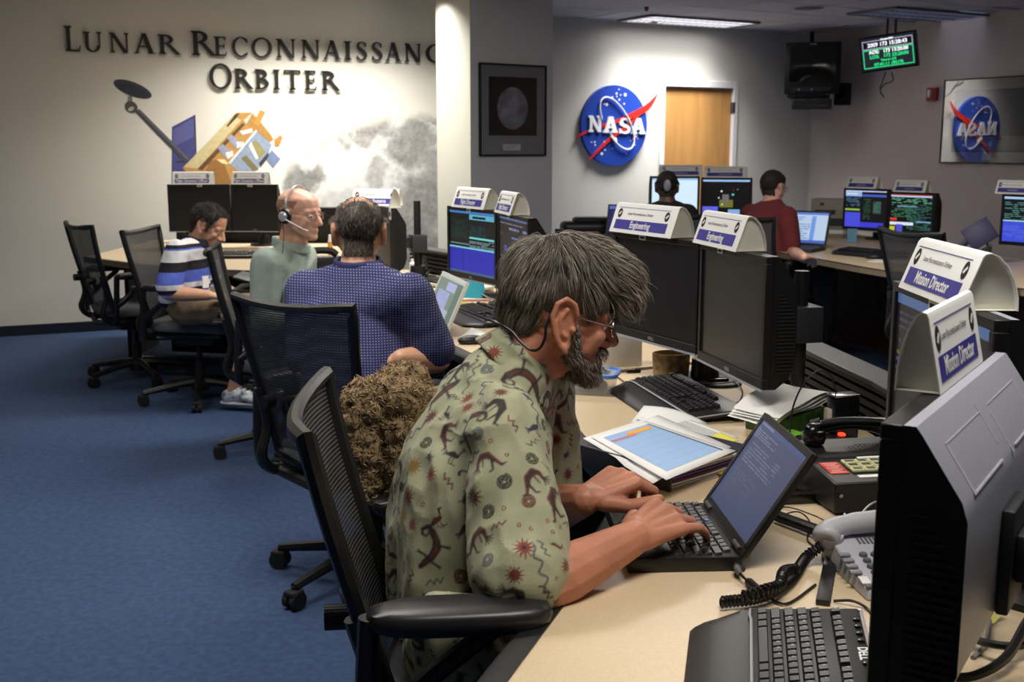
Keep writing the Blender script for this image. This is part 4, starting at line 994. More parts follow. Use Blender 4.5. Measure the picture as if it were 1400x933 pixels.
    for s, nm in ((-1, 'arm_r'), (1, 'arm_l')):
        b = MB(); pts = [(-.17, s * .18, .40), (-.20, s * .24, .405), (-.205, s * .268, .45), (-.20, s * .275, .56), (-.192, s * .275, .69)]
        b.tube(spline(pts, 5), [.018] * 10 + [.0175] * 11, 10)
        b.tube(spline([(-.20, s * .275, .515), (-.165, s * .275, .535), (-.09, s * .273, .60), (.0, s * .27, .668)], 6), [.019] * 10 + [.016] * 9, 10); CH[nm] = b.mesh('armrest', M_FRAME)
        b = MB(); rings = []
        for z, k in ((.668, .86), (.674, .97), (.686, 1), (.698, .96), (.704, .8), (.705, .1)):
            rings.append([(-.058 + .142 * math.copysign(abs(math.cos(a_)) ** .6, math.cos(a_)) * k, s * .27 + .047 * math.copysign(abs(math.sin(a_)) ** .8, math.sin(a_)) * k, z) for a_ in [2 * math.pi * i / 28 for i in range(28)]])
        b.grid([[rings[j][i] for j in range(6)] for i in range(28)], closed_u=True); b.f += [tuple(i * 6 for i in range(28))[::-1], tuple(i * 6 + 5 for i in range(28))]; b.m += [0, 0]
        CH[nm + '_pad'] = b.mesh('arm_pad', M_ARM, 50)
    b = MB()
    n = 22; b.tube([(0, .0, 0), (0, .028, 0)], .014, 10)
    for i in range(n):
        a_ = 2 * math.pi * i / n
        b.box(.020, .026, .012, .062, -.0028, .0028, M=Matrix.Rotation(a_, 4, 'Y'))
    b.cyl((0, .012, 0), (0, .062, 0), .0225, n=22)
    CH['knob'] = b.mesh('adjustment_knob', M_FRAME)
chair_meshes()
def office_chair(label, x, y, head, base=0.0, armz=0.0, recline=0.0, lift=0.0, armx=0.0, group='mesh backed office chairs'):
    t = thing('office_chair', label, 'chair', (x, y, 0), math.radians(head), group)
    obj('column', CH['column'], t)
    for k in range(5):
        l = obj('leg', CH['leg'], t, rot=(0, 0, math.radians(base - head + 72 * k)))
        obj('caster', CH['caster'], l)
    obj('seat', CH['seat'], t, loc=(0, 0, lift)); obj('seat_pan', CH['seat_pan'], t, loc=(0, 0, lift))
    t.location.z = 0
    R = Matrix.Translation((-.2, 0, .42 + lift)) @ Matrix.Rotation(math.radians(-recline), 4, 'Y') @ Matrix.Translation((.2, 0, -.42))
    bk = obj('backrest', CH['mesh_panel'], t, M=R)
    obj('back_frame', CH['back_frame'], bk); obj('lumbar_support', CH['lumbar_support'], bk)
    obj('back_support', CH['back_support'], t, M=R)
    for s in ('arm_r', 'arm_l'):
        a = obj('armrest', CH[s], t, loc=(armx, 0, armz + lift)); obj('arm_pad', CH[s + '_pad'], a)
    for s in (-1, 1):
        obj('adjustment_knob', CH['knob'], t, M=Matrix.Translation((-.268, s * .13, .655 + lift)) @ Matrix.Rotation(math.pi / 2, 4, 'Z') @ Matrix.Scale(.8, 4))
    return t
office_chair('empty black mesh chair by the cream wall, leftmost of all', -2.36, 7.02, 38, 20)
office_chair('black mesh chair under the striped shirt man', -1.80, 6.42, -6, 65)
office_chair('black mesh chair seen edge-on behind the grey shirt man', -1.07, 5.28, 10, 200)
office_chair('black mesh chair turned away behind the navy shirt man', -.50, 3.67, 57, 162)
office_chair('black mesh chair holding the man in the patterned shirt', .0, 1.89, 6, 130, armz=.024, recline=2, lift=.045, armx=-.05)
office_chair('empty black chair at the back row before the green text screen', 2.26, 5.70, 18, 10, lift=.05)
office_chair('black chair under the maroon shirt man', 1.78, 7.75, 40, 30)
office_chair('black chair under the black shirt man with headset', 1.10, 8.05, 80, 40)
office_chair('empty chair behind the Mission Director screens', 2.30, 4.75, 90, 10)

# ------------------------------------------------------------------ things on the right-hand walls
s_, z_ = wpx('N', 1111, 90)
tvp = at_y(1111, 90, 12.2)
tv = thing('tube_television', 'old black tube television hung high in the dark corner', 'television', (tvp.x, tvp.y, tvp.z), math.radians(-18))
b = MB(); b.bevbox(-.285, .285, 0, .06, -.29, .245, .012).add([(-.27, .06, -.27), (.27, .06, -.27), (.27, .06, .235), (-.27, .06, .235), (-.17, .42, -.2), (.17, .42, -.2), (.17, .42, .13), (-.17, .42, .13)], [(0, 1, 5, 4), (1, 2, 6, 5), (2, 3, 7, 6), (3, 0, 4, 7), (4, 5, 6, 7)])
b.build('cabinet', M_BLACK, tv)
P_ = [[(-.235 + .47 * i / 10, -.004 - .012 * (1 - ((i - 5) / 5) ** 2) * (1 - ((j - 4) / 4) ** 2), -.165 + .36 * j / 8) for j in range(9)] for i in range(11)]
MB().grid(P_[::-1]).build('picture_tube', mat('crt_glass', (18, 19, 20), .08), tv, smooth=180)
b = MB(); b.box(-.2, .2, -.004, .004, -.262, -.218); b.build('control_panel', M_DGREY, tv, bevel=.002)
b = MB(); b.cyl((-.13, -.004, -.24), (-.13, -.014, -.24), .01).cyl((0, -.004, -.24), (0, -.012, -.24), .008); b.build('button', M_SILVER, tv)
MB().box(-.035, .035, -.002, .002, .215, .228).build('maker_plate', M_SILVER, tv, smooth=0)
tb = thing('television_bracket', 'black ceiling bracket carrying the tube television', 'bracket', (tvp.x + .02, tvp.y + .22, CZ), math.radians(-18))
MB().cyl((0, .27, tvp.z - .30 - CZ), (0, .27, 0), .022).bevbox(-.2, .2, -.2, .29, tvp.z - .322 - CZ, tvp.z - .292 - CZ, .004).bevbox(-.04, .04, .2, .29, tvp.z - .37 - CZ, tvp.z - .322 - CZ, .004).build('arm', M_BLACKM, tb)
vp = at_y(1109, 141, 12.15)
v = thing('video_recorder', 'dark video recorder on a shelf under the tube television', 'video recorder', (vp.x, vp.y, vp.z - .06), math.radians(-18))
MB().bevbox(-.20, .20, 0, .28, 0, .10, .005).build('case', M_DGREY, v)
b = MB(); b.box(-.18, .18, -.003, 0, .015, .045).box(-.17, -.02, -.003, 0, .06, .085); b.build('front_panel', M_BLACKG, v, smooth=0)
b = MB(); b.cyl((-.17, 0, .1), (-.17, 0, .175), .006).cyl((.17, .2, .1), (.17, .2, .175), .006).cyl((-.17, .2, .1), (-.17, .2, .175), .006).cyl((.17, 0, .1), (.17, 0, .175), .006); b.build('hanger', M_BLACKM, v)
sp_ = at_y(1148.5, 128.5, 12.3)
v = thing('small_speaker', 'small black box speaker right of the video recorder', 'speaker', (sp_.x, sp_.y, sp_.z - .115), math.radians(-40))
MB().bevbox(-.07, .07, 0, .13, 0, .23, .006).build('case', M_BLACKM, v)
MB().lathe([(0, .004), (.03, .001), (.05, .006), (.055, 0)], 20, M=Matrix.Translation((0, 0, .12)) @ Matrix.Rotation(math.pi / 2, 4, 'X')).build('cone', M_BLACKG, v)
# wall display with the clock text
dp = at_y(1214, 71, 11.3)
d = thing('wall_display', 'wall screen with glowing white and green clock text', 'screen', (dp.x, dp.y, dp.z), math.radians(-38))
wd, hd = .52, .30
b = MB(); b.bevbox(-wd / 2 - .02, wd / 2 + .02, 0, .05, -hd / 2 - .022, hd / 2 + .02, .006); Mt = Matrix.Rotation(math.radians(-5.5), 4, 'Y') @ Matrix.Rotation(math.radians(9), 4, 'X')
b.build('housing', M_BLACKG, d, M=Mt)
scr = display(d, wd, hd, -wd / 2, -hd / 2, -.001, [], bg=(30, 30, 44), M=Mt, base_strength=1.1)
WT = emit('clock_white', (235, 240, 245), 1.6); GT = emit('clock_green', (30, 225, 130), 1.4); PT = emit('clock_lilac', (190, 185, 215), 1.2); BKS = emit('clock_black', (6, 6, 9), 1.0)
b = MB()
def ring_(x0, x1, z0, z1, t_, m_, y_=-.0022):
    b.box(x0, x1, y_, -.001, z0, z0 + t_, m_); b.box(x0, x1, y_, -.001, z1 - t_, z1, m_); b.box(x0, x0 + t_, y_, -.001, z0, z1, m_); b.box(x1 - t_, x1, y_, -.001, z0, z1, m_)
KS = .52 / .62
Mt = Mt @ Matrix.Diagonal((KS, 1, KS, 1))
b.box(-.285, .285, -.0015, -.001, .06, .145, BKS)
ring_(-.292, .292, .055, .15, .007, PT); ring_(-.292, .292, -.16, .048, .008, GT)
b.build('borders', None, d, M=Mt, smooth=0)
for s__, x, z, sz, m_ in (('Current GMT', 0, .152, .026, WT), ('2009 173 15:28:43', 0, .10, .062, WT), ('AOS:', -.16, .018, .056, WT), ('173 13:20:00', .09, .018, .056, WT), ('LOS:', -.16, -.036, .056, GT), ('173 23:20:00', .09, -.036, .056, GT), ('Time to LOS', 0, -.082, .034, GT), ('07:41:11 (9519)', 0, -.128, .054, GT)):
    obj('clock_text', text_mesh(s__, sz, .0003, m_, bold=.0012), d, M=Mt @ Matrix.Translation((x, -.003, z)) @ Matrix.Rotation(math.pi / 2, 4, 'X'))
b = MB(); b.cyl((-.04, .06, hd / 2 - .02), (-.04, .06, CZ - dp.z), .012).cyl((.04, .06, hd / 2 - .02), (.04, .06, CZ - dp.z), .012).box(-.1, .1, .05, .075, -.1, .1); b.build('ceiling_bracket', M_DGREY, d)
b = MB(); b.tube(spline([(.03, .05, -.19), (.04, .07, -.27), (-.05, .1, -.30), (-.1, .12, -.36), (-.09, .2, -.42)], 5), .006, 6).tube(spline([(-.03, .05, -.19), (-.06, .07, -.26), (-.1, .10, -.34)], 5), .005, 6); b.build('cable', M_CABLE, d)
# ------------------------------------------------------------------ keyboards
KEY = {}
def key_mesh(w, d=.0165, h=.008):
    k = (round(w, 4), d, h)
    if k not in KEY:
        b = MB(); a, e, t = w / 2 - .0008, d / 2 - .0008, .0022
        b.add([(-a, -e, 0), (a, -e, 0), (a, e, 0), (-a, e, 0), (-a + t, -e + t, h), (a - t, -e + t, h), (a - t, e - t * .6, h + .0012), (-a + t, e - t * .6, h + .0012)],
              [(4, 5, 6, 7), (0, 1, 5, 4), (1, 2, 6, 5), (2, 3, 7, 6), (3, 0, 4, 7)])
        KEY[k] = b.mesh('key', mat('key_black', (24, 23, 26), .38), 0)
    return KEY[k]
ROWS = [('Esc', [1, .5, 1, 1, 1, 1, .4, 1, 1, 1, 1, .4, 1, 1, 1, 1]), (0, [1] * 13 + [2]), (0, [1.5] + [1] * 12 + [1.5]), (0, [1.75] + [1] * 11 + [2.25]), (0, [2.25] + [1] * 10 + [2.75]), (0, [1.25, 1.25, 1.25, 6.2, 1.25, 1.25, 1.25, 1.3])]
LEG = ['`1234567890-= ', ' QWERTYUIOP[]\\', ' ASDFGHJKL;  ', ' ZXCVBNM,./ ']
def key_layout(full=True, pitch=.019):
    """(x, row, width, letter) with x from the left end, row 0 at the back"""
    out = []
    for r in range(6):
        x = 0
        for i, w_ in enumerate(ROWS[r][1]):
            if r == 0 and w_ < 1: x += w_ * pitch; continue
            L = ''
            if 1 <= r <= 4 and i < len(LEG[r - 1]): L = LEG[r - 1][i].strip()
            if r == 0: L = 'Esc' if i == 0 else 'F'
            if w_ == 6.2: L = ''
            out.append((x + w_ * pitch / 2, r, w_ * pitch, L)); x += w_ * pitch
        if full:
            x0 = 15.3 * pitch
            for k in range(3):
                if r in (0, 1, 2) or r == 5 or (r == 4 and k == 1): out.append((x0 + (k + .5) * pitch, r, pitch, ''))
            x0 = 18.6 * pitch
            for k in range(4):
                if r >= 1: out.append((x0 + (k + .5) * pitch, r, pitch, ''))
    return out
def keyboard(label, origin, xd, rest=True, single=False, silver=True, cat='keyboard', z=DZ, badge=True, W=.47, col=None):
    """origin: left end of the front of the key block; xd: the typist's right"""
    xd = Vector((xd[0], xd[1], 0)).normalized(); yd = Vector((-xd.y, xd.x, 0))
    t = thing('keyboard', label, cat, (origin[0], origin[1], z), rz_of(xd))
    MC = col or M_BLACK
    sl = math.radians(5); M0 = Matrix.Rotation(sl, 4, 'X')
    D_ = .155
    b = MB(); b.bevbox(-.014, W, -.004, D_, .006, .022, .005, M=M0).box(-.01, W - .005, .12, .15, .0, .012); b.build('body', MC, t)
    if silver:
        s = MB(); s.tube([(-.0155, .0, .0165), (-.0155, D_ + .001, .030), (W + .0015, D_ + .001, .030), (W + .0015, 0, .0165)], .0022, 6)
        s.tube([(-.0155, -.005, .018), (.012, -.006, .021), (.03, -.004, .021), (W - .02, -.004, .021), (W + .001, -.005, .018)], .0022, 6)
        s.build('silver_rim', M_SILVER, t)
    if rest:
        r_ = MB(); P_ = []
        n = 24
        for i in range(n + 1):
            x = -.012 + (W + .01) * i / n; k = math.sin(math.pi * min(1, max(0, i / n)))
            e = min(1, 6 * min(i / n, 1 - i / n) + .35)
            P_.append([(x, -.006, .0), (x, -.006, .017), (x, -.02, .0185), (x, -.055 * e, .0165), (x, -.085 * e, .010), (x, -.092 * e, .003), (x, -.09 * e, 0)])
        r_.grid(P_); r_.f += [tuple(range(7))[::-1], tuple(n * 7 + k for k in range(7))]; r_.m += [0, 0]
        r_.build('palm_rest', mat('palm_rest_black', (24, 24, 26), .45), t, smooth=50)
    rowy = [.137, .108, .089, .070, .051, .032]
    keys = key_layout(True)
    if single:
        lt = {}
        for x, r, w_, L in keys:
            k = obj('key', key_mesh(w_), t, M=M0 @ Matrix.Translation((x + .004, rowy[r] - .018, .022)))
            if L: obj('legend', text_mesh(L, .0062, 0, mat('legend_white', (200, 200, 205), .6)), k, loc=(-w_ / 2 + .0065, .0015, .0098))
    else:
        b = MB()
        for x, r, w_, L in keys:
            me = key_mesh(w_); b.add([v.co.copy() for v in me.vertices], [tuple(p.vertices) for p in me.polygons], None, M0 @ Matrix.Translation((x + .004, rowy[r] - .018, .022)))
        tag(b.build('keys', MATS['key_black'], t, smooth=0), kind='stuff')
    if badge:
        # strip of round media buttons with the maker's name behind the top row
        for k in range(7):
            if k in (4, 5): continue
            MB().lathe([(0, .004), (.004, .0035), (.0055, 0)], 12).build('media_button', M_BLACKG, t, M=M0 @ Matrix.Translation((.035 + k * .024, D_ - .008, .0218)))
        obj('maker_mark', text_mesh('DELL', .018, .0003, mat('mark_white', (225, 225, 228), .5), bold=.0006), t, M=M0 @ Matrix.Translation((.146, D_ - .009, .0224)))
    return t
p = at_z(1040, 832, DZ + .02)
keyboard('large black keyboard with palm rest at the front edge of view', (p.x - .014, p.y - .016), (-.20, -.98), single=True)
a_, c_ = at_z(838, 538, DZ), at_z(945, 582, DZ); o_ = at_z(857, 530, DZ)
kd = (at_z(1000, 574, DZ) - at_z(868, 521, DZ))
kd = Vector((.12, -.52)).normalized()
o2 = at_z(862, 529, DZ)
keyboard('black keyboard with palm rest between bearded man and Engineering screens', (o2.x + .005, o2.y - .01), kd, badge=False)
p = at_z(618, 427, DZ)
keyboard('black keyboard with palm rest beside the open white laptop', (p.x, p.y), (.36, -.93), badge=False, silver=False)
p = at_z(560, 402, DZ)
keyboard('pale keyboard lying by the blue lit screen', (p.x + .03, p.y + .35), (.55, -.83), rest=False, badge=False, silver=False, col=mat('beige_plastic', (196, 190, 172), .5))
p = at_z(300, 358, DZ)
keyboard('black keyboard under the twin dark screens', (-1.98, 7.22), (1, .06), rest=False, badge=False, silver=True)
p = at_z(1112, 346, DZ)
keyboard('dim keyboard on the back row desk before the blue banded screen', (2.18, 7.62), (.55, -.83), rest=True, badge=False, silver=False)

# ------------------------------------------------------------------ the black laptop on the main desk
def laptop(label, origin, xd, w, d, open_deg, items, bg, shell, z=DZ, keys='single', lid_h=None, bst=1.0, th=.026):
    """origin: left end of the hinge line as the user sees it; xd: the user's right"""
    xd = Vector((xd[0], xd[1], 0)).normalized()
    t = thing('laptop', label, 'laptop', (origin[0], origin[1], z), rz_of(xd))
    MB().bevbox(0, w, -d, 0, 0, th, .004).build('base', shell, t)
    lid_h = lid_h or d * .98
    Ml = Matrix.Translation((0, -.002, th + .001)) @ Matrix.Rotation(math.radians(90 - open_deg), 4, 'X')
    b = MB(); bz = .013
    b.bevbox(0, w, .002, .012, 0, lid_h, .003)
    lid = b.build('lid', shell, t, M=Ml)
    fr_ = MB()
    fr_.box(.001, w - .001, -.001, .002, 0, bz + .006).box(.001, w - .001, -.001, .002, lid_h - bz, lid_h - .001).box(.001, bz, -.001, .002, bz, lid_h - bz).box(w - bz, w - .001, -.001, .002, bz, lid_h - bz)
    fr_.build('screen_frame', shell, t, M=Ml, smooth=0)
    display(t, w - 2 * bz, lid_h - 2 * bz - .004, bz, bz + .005, .0012, items, bg=bg, M=Ml, base_strength=bst)
    h = MB(); h.cyl((.02, 0, th + .004), (.06, 0, th + .004), .006).cyl((w - .06, 0, th + .004), (w - .02, 0, th + .004), .006).cyl((.06, 0, th), (w - .06, 0, th), .0035); h.build('hinge', M_DGREY, t)
    p_ = w / 15.8
    kl = key_layout(False, p_)
    if keys == 'single':
        for x, r, w_, L in kl:
            k = obj('key', key_mesh(w_, p_ * .86, .0035), t, loc=(x + .006 * w / .27, -.022 - r * p_ * .90, th))
            if L: obj('legend', text_mesh(L, .0055, 0, mat('legend_white', (200, 200, 205), .6)), k, loc=(-w_ / 2 + .0065, .001, .0048))
    else:
        b = MB()
        for x, r, w_, L in kl:
            me = key_mesh(w_, p_ * .86, .0035); b.add([v.co.copy() for v in me.vertices], [tuple(q.vertices) for q in me.polygons], None, Matrix.Translation((x + .006 * w / .27, -.022 - r * p_ * .90, th)))
        tag(b.build('keys', keys, t, smooth=0), kind='stuff')
    return t
h0, h1 = at_z(963, 684, DZ + .03), at_z(1018, 762, DZ + .03)
lx = (h1 - h0); LW = lx.length * .96
lp = laptop('black open laptop under the bearded man\'s hands', (h0.x, h0.y), lx, LW, .195, 123,
       [(0, 0, 1, .06, (60, 76, 120)), (.03, .02, .3, .045, (140, 150, 180), .6), ('rows', .05, .10, .5, .2, 4, (150, 160, 190), 61, .55, .2), ('rows', .08, .25, .75, .52, 8, (130, 142, 176), 62, .5, .3), ('rows', .08, .56, .6, .72, 5, (120, 132, 168), 63, .4, .3), (.0, .075, .06, .2, (120, 140, 180), .5)], (66, 76, 108), M_BLACK, lid_h=.212, bst=.85)
b = MB()
for k in range(3): b.bevbox(LW * .3 + k * .03, LW * .3 + .026 + k * .03, -.185, -.17, .026, .0275, .0008)
b.build('pointer_button', M_DGREY, lp)
obj('accent_key', MB().box(-.006, .006, -.004, .004, 0, .0052).mesh('accent_key', mat('key_blue', (60, 84, 150), .4), 0), lp, loc=(LW * .40, -.022, .0262))
b = MB(); b.bevbox(LW * .25, LW * .75, .0, .028, 0.0, .022, .006); b.build('battery', M_BLACK, lp)
b = MB(); b.cyl((LW, -.012, .012), (LW + .022, -.004, .011), .0045, n=10); b.build('power_socket', M_DGREY, lp)
# power lead of the laptop
pp = [lp.matrix_basis @ Vector((LW + .004, -.012, .012)), at_z(1012, 785, DZ + .012), at_z(1026, 798, DZ + .008), at_z(1045, 812, DZ + .005), at_z(1075, 826, DZ + .004), at_z(1115, 800, DZ + .003)]
t = thing('power_lead', 'laptop power lead with grey plug and ferrite lump on the tan desk', 'cord', pp[1])
inv = Matrix.Translation(-Vector(pp[1]))
b = MB(); b.tube(spline(pp, 6), .0022, 8); b.build('cable', M_CABLE, t, M=inv)
pp0 = pp[0] + Vector((0, 0, 0))
b = MB(); pl = spline(pp[:3], 8); b.tube(pl[2:9], [.006, .0062, .0062, .0062, .006, .0045, .003], 10); b.build('plug', mat('plug_grey', (96, 96, 96), .5), t, M=inv)
b = MB(); b.tube([pl[-3], pl[-2], pl[-1], pp[2] + (pp[3] - pp[2]) * .55], [.006, .0075, .0075, .006], 12); b.build('ferrite', M_CABLE, t, M=inv)

# white laptop of the navy shirt man
h0, h1 = at_z(612, 376, DZ + .03), at_z(636, 392, DZ + .03)
hx = Vector((.55, -.83)).normalized(); hc = at_z(628, 432, DZ + .02)
WLm = mat('white_laptop', (226, 228, 222), .4)
q = at_z(580, 432, DZ + .027); q1 = at_z(611, 453, DZ + .027); qx = q1 - q
laptop('open white laptop with pale windows beside the navy shirt man', (q.x, q.y), qx, qx.length, .17, 114, [(0, 0, 1, .05, (190, 200, 200), .9), (.38, .1, .75, .3, (180, 184, 226), .9), (.12, .33, .6, .82, (168, 174, 214), .9), ('rows', .15, .38, .57, .78, 8, (150, 156, 200), 71, .9), (.5, .72, .8, .95, (176, 186, 200), .9), (.78, .05, .98, .98, (104, 124, 112), .9)], (120, 138, 126), WLm, keys=WLm, lid_h=.20)
# lap laptop of the striped shirt man: built with him further down; back row laptops
a = at_y(1085, 333, 7.9)
laptop('open lit laptop beside the maroon shirt man', (1.90, 8.02), (.80, -.60), .33, .24, 108, [(0, 0, 1, .08, (90, 120, 200)), ('rows', .05, .15, .6, .9, 10, (120, 150, 200), 81, .9), (.62, .12, .72, .95, (110, 150, 220)), (0, .9, 1, 1, (70, 100, 180))], (190, 212, 240), M_DGREY, keys=M_BLACK, lid_h=.25, bst=.9)
laptop('small dark laptop with blue screen behind the first Engineering placard', (.74, 9.0), (.93, -.35), .30, .22, 108, [(0, 0, 1, .12, (90, 120, 200), .8), ('rows', .1, .2, .6, .6, 6, (60, 80, 160), 82, .8)], (24, 34, 90), M_DGREY, keys=M_BLACK, lid_h=.24, bst=.8)

# ------------------------------------------------------------------ desk phone with coiled cord
ph = at_z(1168, 788, DZ)
t = thing('desk_phone', 'light grey desk telephone half hidden by the silver backed monitor', 'telephone', (.622, 1.79, DZ), math.radians(3)); t.scale = (.90, .90, .90)
MPH = mat('phone_grey', (190, 190, 198), .42); MPH2 = mat('phone_dark_key', (96, 98, 106), .45)
# local: x right, y away from the user; wedge body sloping up to the back
def wz(y): return .020 + (y + .10) * .16
b = MB(); x0, x1, y0, y1 = -.085, .105, -.10, .12
b.add([(x0 + .012, y0, 0), (x1 - .012, y0, 0), (x1, y1, 0), (x0, y1, 0), (x0 + .016, y0 + .006, wz(y0)), (x1 - .016, y0 + .006, wz(y0)), (x1 - .004, y1, wz(y1)), (x0 + .004, y1, wz(y1))], [(3, 2, 1, 0), (4, 5, 6, 7), (0, 1, 5, 4), (1, 2, 6, 5), (2, 3, 7, 6), (3, 0, 4, 7)])
b.build('body', MPH, t, bevel=.004)
sl = math.atan(.16); Mk = Matrix.Translation((0, -.10, .020)) @ Matrix.Rotation(sl, 4, 'X')
for r in range(4):
    for c in range(3):
        k = MB().lathe([(0, .006), (.006, .0055), (.0078, .003), (.008, 0)], 16).build('number_key', MPH2, t, M=Mk @ Matrix.Translation((-.038 + c * .0215, .122 - r * .021, 0)))
for r in range(4):
    MB().bevbox(-.011, .011, -.006, .006, 0, .005, .002).build('side_key', mat('phone_mid', (140, 140, 150), .45), t, M=Mk @ Matrix.Translation((-.0735, .122 - r * .021, 0)))
for r in range(3):
    M_ = Mk @ Matrix.Translation((-.066 + r * .027, .034, 0))
    MB().box(-.008, .008, -.012, .012, 0, .0015).build('name_slip', M_PAPER, t, M=M_, smooth=0)
    MB().bevbox(-.006, .006, -.028, -.018, 0, .004, .0015).build('line_key', MPH2, t, M=M_)
b = MB()
for k in range(9): b.box(-.03 + k * .008, -.026 + k * .008, .165, .188, 0, .0012, M=Mk)
tag(b.build('speaker_slots', MPH2, t, smooth=0), kind='stuff')
hs = [(-.115, .165, .03), (-.113, .16, .052), (-.10, .14, .075), (-.085, .10, .092), (-.075, .0, .088), (-.08, -.09, .062), (-.085, -.115, .045)]
# the handset lies along the back of the phone
b = MB(); hp = spline([(-.092, .070, .050), (-.080, .088, .064), (-.03, .100, .074), (.06, .105, .076), (.115, .095, .066)], 6)
b.tube(hp, [.021, .025, .027, .027, .026, .024, .023, .022, .021, .020, .020, .019, .021, .021, .021, .022, .022, .023, .025, .027, .029, .030, .030, .028, .022][:len(hp)], 14)
b.lathe([(0, -.016), (.022, -.016), (.027, -.006), (.025, .010), (0, .016)], 20, M=Matrix.Translation((-.080, .086, .054)) @ Matrix.Rotation(.35, 4, 'X'))
b.lathe([(0, -.02), (.026, -.02), (.032, -.008), (.03, .012), (0, .02)], 20, M=Matrix.Translation((.10, .095, .058)) @ Matrix.Rotation(.35, 4, 'X'))
b.build('handset', MPH, t, smooth=50)
bpy.context.view_layer.update(); pt = t.matrix_world @ Vector((-.098, .075, .04))
path = [pt, at_z(1108, 757, DZ + .022), at_z(1098, 768, DZ + .014), at_z(1082, 792, DZ + .012), at_z(1060, 808, DZ + .014), at_z(1030, 819, DZ + .012), at_z(1003, 822, DZ + .012), at_z(985, 824, DZ + .012)]
t2 = thing('coiled_cable', 'black coiled telephone cord lying above the front keyboard', 'cord', at_z(1060, 808, DZ))
def coil(path, R, n, r, per=10):
    sp = spline(path, 12); out = []
    L = [0]
    for i in range(1, len(sp)): L.append(L[-1] + (sp[i] - sp[i - 1]).length)
    tot = L[-1]; j = 0; up = Vector((0, 0, 1))
    for k in range(n * per):
        d = tot * k / (n * per - 1)
        while j < len(L) - 2 and L[j + 1] < d: j += 1
        f = (d - L[j]) / max(1e-9, L[j + 1] - L[j]); p = sp[j].lerp(sp[j + 1], min(1, f)); tg = (sp[j + 1] - sp[j]).normalized()
        a = (up - tg * up.dot(tg)).normalized(); c = tg.cross(a); q = 2 * math.pi * k / per
        out.append(p + (a * math.cos(q) + c * math.sin(q)) * R)
    return out
b = MB(); b.tube(coil(path, .0078, 46, .002, 9), .0026, 5)
path2 = [at_z(1090, 778, DZ + .024), at_z(1072, 782, DZ + .03), at_z(1066, 800, DZ + .028), at_z(1048, 806, DZ + .03), at_z(1030, 812, DZ + .026), at_z(1012, 816, DZ + .022)]
b.tube(coil(path2, .0075, 22, .002, 9), .0026, 5)
b.build('coil', M_CABLE, t2, M=Matrix.Translation(-t2.location))

# ------------------------------------------------------------------ black intercom box with handset
iv = at_z(1120, 700, DZ); 
ix = Vector((.985, .17, 0)).normalized()
t = thing('intercom_box', 'black intercom box with red label and rows of yellow-green keys', 'intercom', (iv.x + .020, iv.y - .03, DZ), rz_of(ix))
b = MB(); Wb, Db = .30, .235
b.add([(0, 0, .006), (Wb, 0, .006), (Wb, Db, .006), (0, Db, .006), (0, .0, .066), (Wb, 0, .066), (Wb, Db, .092), (0, Db, .092)], [(3, 2, 1, 0), (4, 5, 6, 7), (0, 1, 5, 4), (1, 2, 6, 5), (2, 3, 7, 6), (3, 0, 4, 7)])
b.build('case', M_BLACK, t, bevel=.004)
b = MB()
for x in (.02, Wb - .02):
    for y in (.03, Db - .03): b.cyl((x, y, 0), (x, y, .007), .008, n=10)
b.build('rubber_foot', M_BLACKM, t)
Mi = Matrix.Translation((0, 0, .066)) @ Matrix.Rotation(math.atan(.026 / Db), 4, 'X')
lab = MB().box(.012, .052, .045, .105, .0004, .0012).build('warning_label', mat('label_red', (196, 38, 30), .5), t, M=Mi, smooth=0)
b = MB()
for k in range(7): b.box(.016 + (k % 3) * .002, .048 - (k % 2) * .006, .096 - k * .0075, .0985 - k * .0075, .0012, .0015)
b.build('label_print', mat('label_pale', (236, 190, 180), .6), lab, smooth=0)
MKY = mat('key_frame_cream', (206, 204, 150), .5); MKD = mat('key_window_dark', (44, 58, 44), .35)
for c in range(7):
    for r in range(3):
        k = MB(); x, y = .060 + c * .028, .105 - r * .020
        k.bevbox(x, x + .026, y - .018, y, 0, .006, .0015); ko = k.build('channel_key', MKY, t, M=Mi)
        MB().box(x + .004, x + .022, y - .0135, y - .0045, .006, .0068).build('window', MKD, ko, smooth=0)
b = MB(); b.box(.062, .255, .022, .034, 0, .001).box(.105, .19, .118, .126, 0, .001); b.build('name_strip', M_PAPER, t, M=Mi, smooth=0)
b = MB()
for r in range(6):
    for c in range(14):
        if ((c - 6.5) / 7) ** 2 + ((r - 2.5) / 3.2) ** 2 < 1: b.box(.105 + c * .0095, .111 + c * .0095, .142 + r * .010, .148 + r * .010, 0, .0008, M=Mi)
tag(b.build('speaker_grille', mat('grille_dark', (52, 52, 54), .5), t, smooth=0), kind='stuff')
b = MB()
for x in (.012, .285):
    b.cyl((x, -.001, .042), (x, -.004, .042), .004, n=10)
b.cyl((.1, -.001, .03), (.1, -.004, .03), .003, n=8); b.build('screw', M_CHROME, t)
